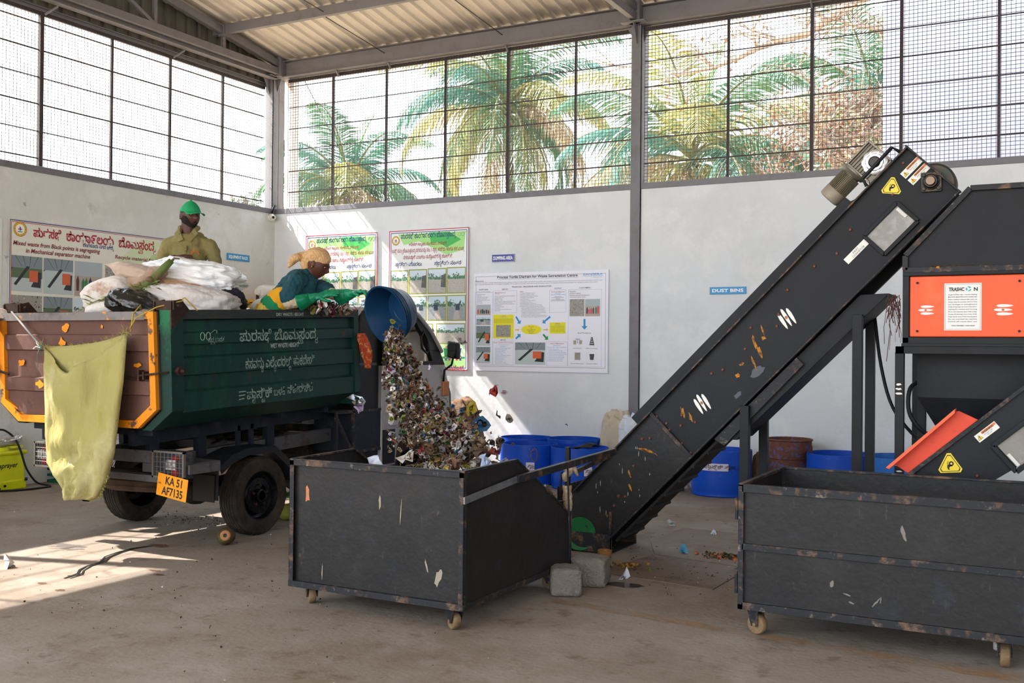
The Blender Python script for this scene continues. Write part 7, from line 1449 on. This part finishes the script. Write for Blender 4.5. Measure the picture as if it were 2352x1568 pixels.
drum('blue bin partly hidden behind the long black bin, right of the rusty drum', -2.10, 11.40, .34, .515, m_=M_bb, seed=4)
drum('faded pale blue bin, rightmost of the bins along the back wall', -1.47, 11.40, .36, .515, m_=M_bb2, seed=5)
M_rd = mat('rusty_blue_drum', '5f3b2c', .7, .2, layers=[('4a558f', 16, .52, .60, .85), ('8a5238', 5, .5, .7, .6), ('35221c', 7, .58, .7, .7)], bump=.15)
t = thing('rusty_drum', 'rusty metal drum with flaking blue paint standing by the back wall', 'drum', (-2.657, 11.5, 0)); m = MB(); r, h = .245, .635
m.lathe([(.001, .01), (r, .01), (r, .21), (r+.008, .22), (r, .23), (r, .42), (r+.008, .43), (r, .44), (r, h-.02), (r+.012, h-.012), (r+.012, h), (r, h+.004), (r-.006, h-.01), (r-.006, .03), (.001, .03)], (-2.657, 11.5, 0), n=44); m.build('shell', M_rd, t, smooth=30)
for s_ in (-1, 1): m = MB(); c = V(-2.657+s_*r*.97, 11.42, h-.07); m.tube([c, c+V(.03*s_, 0, .01), c+V(.035*s_, 0, -.07), c+V(.005*s_, 0, -.07)], .006, 6); m.build('handle', M_rust, t, smooth=True)
# sacks
M_rice = mat('cream_rice_sack', 'c9bda8', .85, layers=[('a8957a', 6, .5, .7, .6), ('3f8a62', 3.2, .66, .70, .8), ('c9706a', 3, .66, .70, .7)], bump=.7, bscale=20)
sack('standing_sack', 'crumpled cream sack with faded green and red print standing behind the blue bins', 'sack', M_rice, (-4.79, 11.66, .43), (.17, .15, .41), rot=(0, 4, 10), amp=.16, freq=4, seed=21, e=.6, n=34)
sack('standing_sack', 'white sack with blue printed lines standing between cream sack and steel column', 'sack', mat('white_blue_print_sack', 'd3d8e2', .8, layers=[('5a7ab8', 5, .60, .64, .8, (1, 1, 6)), ('b8bccb', 6, .5, .7, .5)], bump=.5, bscale=16), (-4.50, 11.55, .41), (.15, .14, .38), rot=(0, -8, 5), amp=.14, freq=4, seed=22, e=.6, n=34)
sack('burlap_sack', 'brown burlap sack propped on the sunlit wall behind the falling waste', 'sack', mat('brown_burlap', '6f5544', .9, layers=[('8a705a', 30, .5, .65, .6), ('6a4c3a', 5, .55, .7, .5)], bump=.5, bscale=60), (-6.92, 11.62, .46), (.27, .16, .46), rot=(0, -14, 0), amp=.14, freq=3, seed=23, e=.65, n=30)
for x, y, lb, sd in ((-3.86, 11.25, 'small knotted white bag on the floor left of the labelled blue bin', 24), (-3.70, 11.55, 'small grey white bag on the floor against the wall beside the labelled blue bin', 25)): sack('waste_bag', lb, 'bag', M_pl, (x, y, .11), (.11, .11, .12), amp=.2, freq=4, seed=sd, pinch=.3)
sack('brown_bag', 'brown crumpled bag between the labelled blue bin and the rusty drum', 'bag', mat('brown_bag_film', '7a6448', .8, bump=.5), (-2.99, 11.62, .23), (.10, .12, .23), amp=.2, freq=4, seed=26)
# ================================================================= left wall corner
t = thing('cupboard', 'tall yellow cupboard with an open shelf beside the corner, seen above the truck', 'cupboard', (-10.2, 11.0, 0)); M_yc = mat('yellow_ochre_laminate', 'd9941a', .5, layers=[('c27f14', 2, .5, .7, .5)])
m = MB(); m.box((-10.41, 10.35, 0), (-9.95, 10.39, 2.22)); m.box((-10.41, 10.86, 0), (-9.95, 10.90, 2.22)); m.box((-10.41, 11.78, 0), (-9.95, 11.82, 2.22)); m.box((-10.415, 10.35, 0), (-10.40, 11.82, 2.22)); m.box((-10.41, 10.35, 2.215), (-9.93, 11.83, 2.25)); m.box((-10.41, 10.39, 1.1), (-9.97, 11.8, 1.13)); m.box((-10.41, 10.39, .05), (-9.97, 11.8, .09)); m.build('carcass', M_yc, t, bevel=.003)
m = MB(); m.box((-9.965, 10.905, .1), (-9.945, 11.775, 2.20)); m.build('door', M_yc, t, bevel=.003)
t = thing('water_pump', 'white cylindrical pump lying on top of the yellow cupboard', 'pump', (-10.1, 11.4, 2.25)); M_wp = mat('white_enamel', 'd9d4cc', .4, layers=[('b5a898', 8, .55, .7, .6)])
m = MB(); pc = V(-10.0, 11.12, 2.37); pd = V(.2, 1, 0).normalized(); m.lathe([(.001, 0), (.05, 0), (.055, .01), (.085, .02), (.095, .04), (.095, .36), (.085, .38), (.001, .385)], pc, pd, 32); m.build('tank', M_wp, t, smooth=35)
m = MB(); m.lathe([(.001, -.035), (.045, -.035), (.055, -.02), (.055, .01)], pc-V(0, 0, .0), pd, 26); m.build('end_cap', M_wp, t, smooth=35); m = MB(); m.tube([(-10.1, 11.32, 2.46), (-10.08, 11.9, 2.46)], .03, 12); m.build('upper_pipe', M_wp, t, smooth=40)
m = MB(); m.box((-10.06, 11.16, 2.25), (-9.94, 11.20, 2.30)); m.box((-10.02, 11.40, 2.25), (-9.9, 11.44, 2.30)); m.cyl((-10.0, 11.10, 2.25), (-10.0, 11.10, 2.33), .018, n=8); m.build('foot', M_iron, t)
t = thing('security_camera', 'small white security camera under the corner column', 'camera', (-10.40, 11.86, 3.53)); M_cc = flat('dedcd6', .4)
m = MB(); m.cyl((-10.44, 11.84, 3.525), (-10.385, 11.83, 3.525), .055, n=24); m.build('mount', M_cc, t, smooth=40); m = MB(); cd_ = V(.75, -.62, -.12).normalized(); m.lathe([(.001, -.05), (.03, -.05), (.038, -.03), (.038, .04), (.034, .05), (.022, .05), (.02, .04), (.001, .04)], (-10.355, 11.81, 3.52), cd_, 24); cm = m.build('housing', M_cc, t, smooth=35)
m = MB(); m.sphere(V(-10.355, 11.81, 3.52)+cd_*.036, .019, 8); m.build('lens', flat('0c0e12', .1), cm, smooth=True)
m = MB(); m.tube([V(-10.42, 11.86, 3.56), V(-10.40, 11.85, 3.62), V(-10.39, 11.87, 3.69), V(-10.43, 11.95, 3.71)], .016, 8); m.build('cable', M_blk2, t, smooth=True)
# ================================================================= floor things on the left
M_yel = mat('yellow_sprayer_plastic', 'd8dc14', .35, trans=.1, layers=[('b8bc0c', 2, .5, .7, .4)], sub=.05)
t = thing('knapsack_sprayer', 'bright yellow knapsack sprayer with a black hose standing at the left wall', 'sprayer', (-10.3, 7.45, 0))
m = MB(); m.prism([(-10.40, 7.14, .08), (-10.20, 7.14, .08), (-10.19, 7.12, .40), (-10.41, 7.12, .40)], (0, .46, 0)); m.box((-10.42, 7.10, .38), (-10.17, 7.61, .43)); tk = m.build('tank', M_yel, t, bevel=.02)
m = MB(); m.box((-10.41, 7.15, 0), (-10.18, 7.60, .10)); m.build('base', M_yel, t, bevel=.012)
m = MB(); m.cyl((-10.29, 7.33, .43), (-10.29, 7.33, .47), .11, n=24); m.lathe([(.09, .47), (.11, .475), (.11, .495), (.09, .50), (.08, .49), (.08, .475)], (-10.29, 7.50, -.02), n=24, closed=True); m.build('filler_cap', M_yel, t, smooth=35)
m = MB(); text(m, 'sprayer', (-10.192, 7.27, .245), (0, 1, 0), (0, 0, 1), .075, .018, w=.22, slant=.25); m.build('lettering', flat('1a1a14'), tk)
m = MB(); m.tube(cr([(-10.30, 7.30, .66), (-10.26, 7.38, .65), (-10.2, 7.46, .56), (-10.15, 7.50, .42), (-10.13, 7.56, .22), (-10.12, 7.68, .06), (-10.08, 7.80, .012), (-9.98, 7.72, .012), (-10.0, 7.40, .012), (-10.08, 7.18, .02)]), .011, 8); m.tube([(-10.08, 7.20, .03), (-10.12, 7.1, .14), (-10.14, 6.98, .22)], .018, 8); m.build('hose', M_blk2, t, smooth=True)
m = MB(); m.cyl((-10.185, 7.58, .10), (-10.165, 7.60, .10), .018, n=10); m.cyl((-10.18, 7.33, .05), (-10.17, 7.33, .05), .014, n=10); m.build('drain_knob', M_blk2, t)
sack('clear_bag', 'limp clear plastic bag lying on top of the yellow sprayer', 'bag', mat('clear_film', 'c9c0ba', .2, trans=.6, layers=[('a8988c', 8, .5, .7, .6)], bump=.5), (-10.29, 7.42, .535), (.10, .16, .055), amp=.2, freq=4, seed=31, rot=(8, 0, 0))
t = thing('plastic_crate', 'dark green plastic crate on the floor by the left wall behind the yellow sack', 'crate', (-10.25, 8.2, 0)); m = MB()
for z in (.0, .07, .14, .19): m.box((-10.42, 8.05, z), (-10.10, 8.065, z+.03)); m.box((-10.42, 8.45, z), (-10.10, 8.465, z+.03)); m.box((-10.11, 8.05, z), (-10.095, 8.465, z+.03)); m.box((-10.42, 8.05, z), (-10.405, 8.465, z+.03))
for y in (8.05, 8.19, 8.33, 8.45): m.box((-10.11, y, 0), (-10.095, y+.02, .22))
m.build('slatted_sides', flat('12604a', .5), t); sack('rag', 'small maroon rag inside the green crate', 'cloth', flat('6a1f34', .9), (-10.2, 8.25, .19), (.07, .1, .05), amp=.3, seed=33, n=14)
# coconuts
def coco(label, x, y, r, mt, hole=None, sd=1, sz=1.1):
    t = thing('coconut', label, 'coconut', (x, y, 0)); m = MB(); m.sphere((x, y, r*.98), (r, r*1.05, r*.98), 14, fn=lambda q: q*(1+.05*noise.noise(q*14+V(sd, 0, 0)))); m.build('husk', mt, t, smooth=True)
    if hole:
        d = V(*hole).normalized(); c = V(x, y, r*.98)+d*r*.93; m = MB(); m.lathe([(.001, -.012), (.012, -.010), (.016, .006), (.034, .006), (.042, -.006)], c, d, 16); m.build('cut_face', flat('a8744e', .9), t, smooth=True); m = MB(); m.lathe([(.001, .004), (.014, .007)], c, d, 12); m.build('opening', flat('1c100a'), t)
M_co = mat('brown_green_husk', '4a3a20', .8, layers=[('5c6a2a', 7, .5, .62, .8), ('2c2014', 9, .55, .7, .6)], bump=.4)
coco('brown coconut with a cut open top on the floor before the rear wheel', -5.93, 6.25, .073, M_co, (.60, -.80, .25))
coco('greenish yellow coconut on the floor behind the rear wheel', -6.30, 7.42, .075, mat('green_husk', '8a8a34', .6, layers=[('5a6a24', 6, .5, .65, .7)], bump=.3), None, 3)
m = MB(); rn = R(61)
for i in range(60): p = V(-6.55+rn.gauss(0, .10), 7.85+rn.gauss(0, .10), .02+rn.random()*.12); d = V(rn.uniform(-1, 1), rn.uniform(-1, 1), rn.uniform(-.3, .5)).normalized()*.11; s_ = V(-d.y, d.x, 0)*.3; m.add([p, p+d*.5+s_, p+d, p+d*.5-s_], [(0, 1, 2, 3)])
tag(m.build('leaf_pile', flat('4a5a2c', .8)), 'small pile of green leaves on the floor behind the rear wheel', 'leaves', kind='stuff')
t = thing('coconut_shell', 'half coconut shell standing at the foot of the conveyor', 'coconut', (-3.07, 7.28, 0)); m = MB(); m.lathe([(.001, 0), (.028, .003), (.045, .02), (.054, .045), (.056, .072), (.050, .074), (.046, .05), (.035, .02), (.001, .012)], (-3.07, 7.28, 0), n=24, wob=lambda a, z: 1+.04*math.sin(3*a)*(z > .05)); m.build('shell', mat('coir_brown', '8a6038', .9, layers=[('6a4526', 14, .5, .7, .7), ('b08a5a', 24, .6, .7, .6)], bump=.4), t, smooth=True)
# concrete blocks
M_conc = mat('rough_concrete', '7c756d', .95, layers=[('5f574e', 7, .5, .68, .7), ('a09a92', 30, .58, .7, .6), ('8a6a52', 3, .62, .7, .4)], bump=.9, bscale=55)
for x, y, w_, d_, h_, a_, lb, sd in ((-2.855, 6.12, .20, .19, .185, .5, 'rough concrete block on the floor, nearer of the two by the hopper bin', 51), (-2.83, 6.47, .24, .22, .19, .2, 'rough concrete block on the floor, farther of the two by the hopper bin', 52)):
    b = MB(); b.rows(blob((x, y, h_/2), (w_/2, d_/2, h_/2), rot=(0, 0, math.degrees(a_)), amp=.06, freq=5, seed=sd, e=.28, n=30), closed=True); tag(b.build('concrete_block', M_conc, smooth=True), lb, 'block')
# green dish against the conveyor
t = MB(); t.lathe([(.001, 0), (.08, .004), (.125, .016), (.132, .024), (.128, .028), (.08, .012), (.001, .008)], (-3.37, 7.50, .135), (.1, -1, .12), 40); tag(t.build('green_dish', mat('green_plastic', '1f5f34', .4, layers=[('2f7a44', 5, .5, .7, .5)]), smooth=35), 'dark green plastic dish leaning in the foot tray of the conveyor', 'dish')
b = MB(); b.lathe([(.001, 0), (.035, 0), (.038, .02), (.03, .022), (.001, .02)], (-4.83, 10.25, .002), n=20); tag(b.build('bottle_cap', flat('1a62c4', .4), smooth=35), 'round blue cap on the floor in front of the four blue bins', 'cap')
# floor plates
for pts, lb in (([(-2.96, 6.83), (-2.05, 6.72), (-2.02, 7.50), (-2.80, 7.62)], 'thin rusty steel plate lying flat on the floor, nearer the camera'), ([(-2.80, 7.64), (-2.02, 7.52), (-2.02, 8.9), (-3.0, 8.9), (-3.0, 8.1)], 'thin rusty steel plate lying flat on the floor beside the conveyor foot')):
    b = MB(); b.prism([(x, y, .001) for x, y in pts], (0, 0, .006)); tag(b.build('floor_plate', M_plate), lb, 'plate')
# straps, papers and scraps on the floor
m = MB(); P3 = [(-6.0, 4.80), (-6.03, 4.93), (-6.12, 5.02), (-6.20, 5.15), (-6.22, 5.28), (-6.33, 5.42), (-6.40, 5.60), (-6.44, 5.76), (-6.40, 5.88)]
for k in (-1, 1): m.rows([[V(x+.012*k+dx, y+.01*k, .006+.004*math.sin(i*1.7+k)) for dx in (-.009, .009)] for i, (x, y) in enumerate(P3)])
m.rows([[V(-6.05+.08*u+dx, 4.85+.16*u-.10*u*u, .005) for dx in (-.008, .008)] for u in [i/6 for i in range(7)]])
tag(m.build('packing_strap', flat('1d1f1e', .4), mods=[('SOLIDIFY', dict(thickness=.002))]), 'twisted black packing strap lying across the sunlit patch of floor', 'strap')
fs = [((-6.68, 4.84, .02), .13, 'e8e6e4', 'white plastic bag lying flat in the sun at the left edge of the floor', 1.4), ((-3.13, 8.97, .025), .075, 'e4e4e8', 'crumpled white paper on the floor under the conveyor', 1.0), ((-2.655, 8.72, .008), .05, 'dcdce4', 'small flat white paper on the floor, farther right under the conveyor', 1.6), ((-2.62, 7.80, .012), .07, '4a86a8', 'blue printed wrapper on the steel floor plate', 1.6), ((-2.70, 6.72, .008), .07, 'd8d8e4', 'white paper strip beside the damp patch near the concrete blocks', 2.0), ((-2.41, 7.75, .012), .045, 'b9a2c8', 'lilac wrapper by the orange scraps on the floor plate', 1.4), ((-3.0, 6.92, .02), .045, 'e2dce4', 'small white scrap behind the farther concrete block', 1.0), ((-2.93, 7.0, .02), .06, '2e3238', 'dark grey scrap behind the farther concrete block', 1.4), ((-3.07, 6.85, .02), .045, 'c9c4d8', 'pale lilac scrap wedged behind the concrete blocks', 1.0), ((-2.62, 7.05, .012), .035, '8aa83a', 'lime green leaf scrap on the near floor plate', 1.0), ((-.30, 6.02, .05), .05, 'd8d4cc', 'white garlic clove beside the right front caster of the long bin', .8)]
for i, (c, s, col, lb, asp) in enumerate(fs): fly(lb, c, s, col, asp, sd=200+i)
m = MB(); rn = R(71)
for i in range(120): p = V(-2.30+rn.gauss(0, .09), 7.80+rn.gauss(0, .05), .01+.012*rn.random()); scrap(m, p, rn.uniform(.012, .035), rn, rn.choices((0, 1, 2), (5, 3, 2))[0])
tag(m.build('food_scraps', [flat('3a3a22'), flat('c9653a'), flat('6a5a3a')]), 'patch of orange and green food scraps on the floor beside the long bin', 'food scraps', kind='stuff')
m = MB()
for i in range(70): p = V(-2.83+rn.gauss(0, .07), 7.12+rn.gauss(0, .05), .008+.01*rn.random()); scrap(m, p, rn.uniform(.012, .03), rn, rn.choices((0, 1, 2), (2, 4, 4))[0])
tag(m.build('food_scraps', [flat('5a4a22'), flat('a8782a'), flat('4a3222')]), 'patch of brown food scraps between conveyor foot and concrete blocks', 'food scraps', kind='stuff')
m = MB()
def sprinkle(cx, cy, sx, sy, n, s0, s1, w_=(6, 2, 1, 2)):
    for i in range(n): p = V(cx+rn.gauss(0, sx), cy+rn.gauss(0, sy), .004+.004*rn.random()); scrap(m, p, rn.uniform(s0, s1), rn, rn.choices((0, 1, 2, 3), w_)[0])
sprinkle(-6.9, 7.0, .35, .16, 200, .005, .014, (8, 1, 1, 2)); sprinkle(-2.9, 7.6, .45, .5, 120, .006, .02); sprinkle(-2.2, 6.95, .25, .25, 60, .006, .02); sprinkle(-3.3, 6.95, .25, .15, 90, .008, .028); sprinkle(-5.2, 5.2, 1.3, 1.0, 150, .004, .014); sprinkle(-3.2, 3.9, 1.4, .7, 110, .003, .010); sprinkle(-1.6, 7.3, .2, .4, 60, .005, .02)
tag(m.build('floor_debris', [flat('33261c'), flat('8a6a4a'), flat('c9c4bc'), flat('54422f')]), 'crumbs and flecks of dirt scattered over the concrete floor', 'debris', kind='stuff')
# worn paint line and damp patches in the floor
ln = mat('worn_yellow_line', '8b7f74', .78, layers=[('8f6638', 3.5, .42, .60, .65), ('6d5b4b', 9, .5, .66, .6)], bump=.16, bscale=30)
m = MB(); rows = []
for i in range(31): u = i/30; x = -2.9+3.1*u; y = 5.93-.32*u; rows.append([V(x, y-.055+.03*noise.noise(V(x*6, 0, 0)), .0012), V(x, y+.055+.03*noise.noise(V(x*6, 5, 0)), .0012)])
m.rows(rows); tag(m.build('painted_floor_line', ln), 'worn yellow painted line crossing the floor in front of the bins', 'floor line')
def patch(label, pts, m_, z=.0016):
    b = MB(); out = []
    for cx, cy, rx, ry, sd in pts:
        r_ = R(sd); n = 18; b.add([(cx+rx*math.cos(2*PI*i/n)*r_.uniform(.6, 1), cy+ry*math.sin(2*PI*i/n)*r_.uniform(.6, 1), z) for i in range(n)], [tuple(range(n))])
    return tag(b.build('floor_stain', m_), label, 'stain')
M_damp = mat('damp_concrete', '3c332d', .35, layers=[('6a5d52', 5, .5, .66, .7)])
patch('dark damp patch on the floor in front of the steel plate', [(-2.62, 6.56, .17, .10, 1)], M_damp)
patch('dark smudge on the floor at the far end of the sunlit patch', [(-6.95, 5.55, .22, .13, 2)], mat('grey_smudge', '5c544e', .7, layers=[('8b7f74', 6, .5, .6, .9)]))
for i, (x, y, rx, ry) in enumerate(((-6.35, 5.95, .12, .08), (-6.02, 4.62, .05, .03), (-5.75, 4.55, .05, .03), (-5.55, 5.2, .06, .03), (-6.3, 5.35, .03, .02), (-5.68, 5.28, .06, .03))): patch(('brown stain at the top of the sunlit floor patch', 'small brown stain in the sun left of the strap', 'small brown stain near the sunny edge, below the strap', 'brown stain just outside the sunlit patch', 'tiny brown stain beside the strap', 'brown stain at the tip of the sunlit patch')[i], [(x, y, rx, ry, 10+i)], mat('brown_stain', '5f4533', .7, layers=[('8b7f74', 16, .52, .62, .9)]))
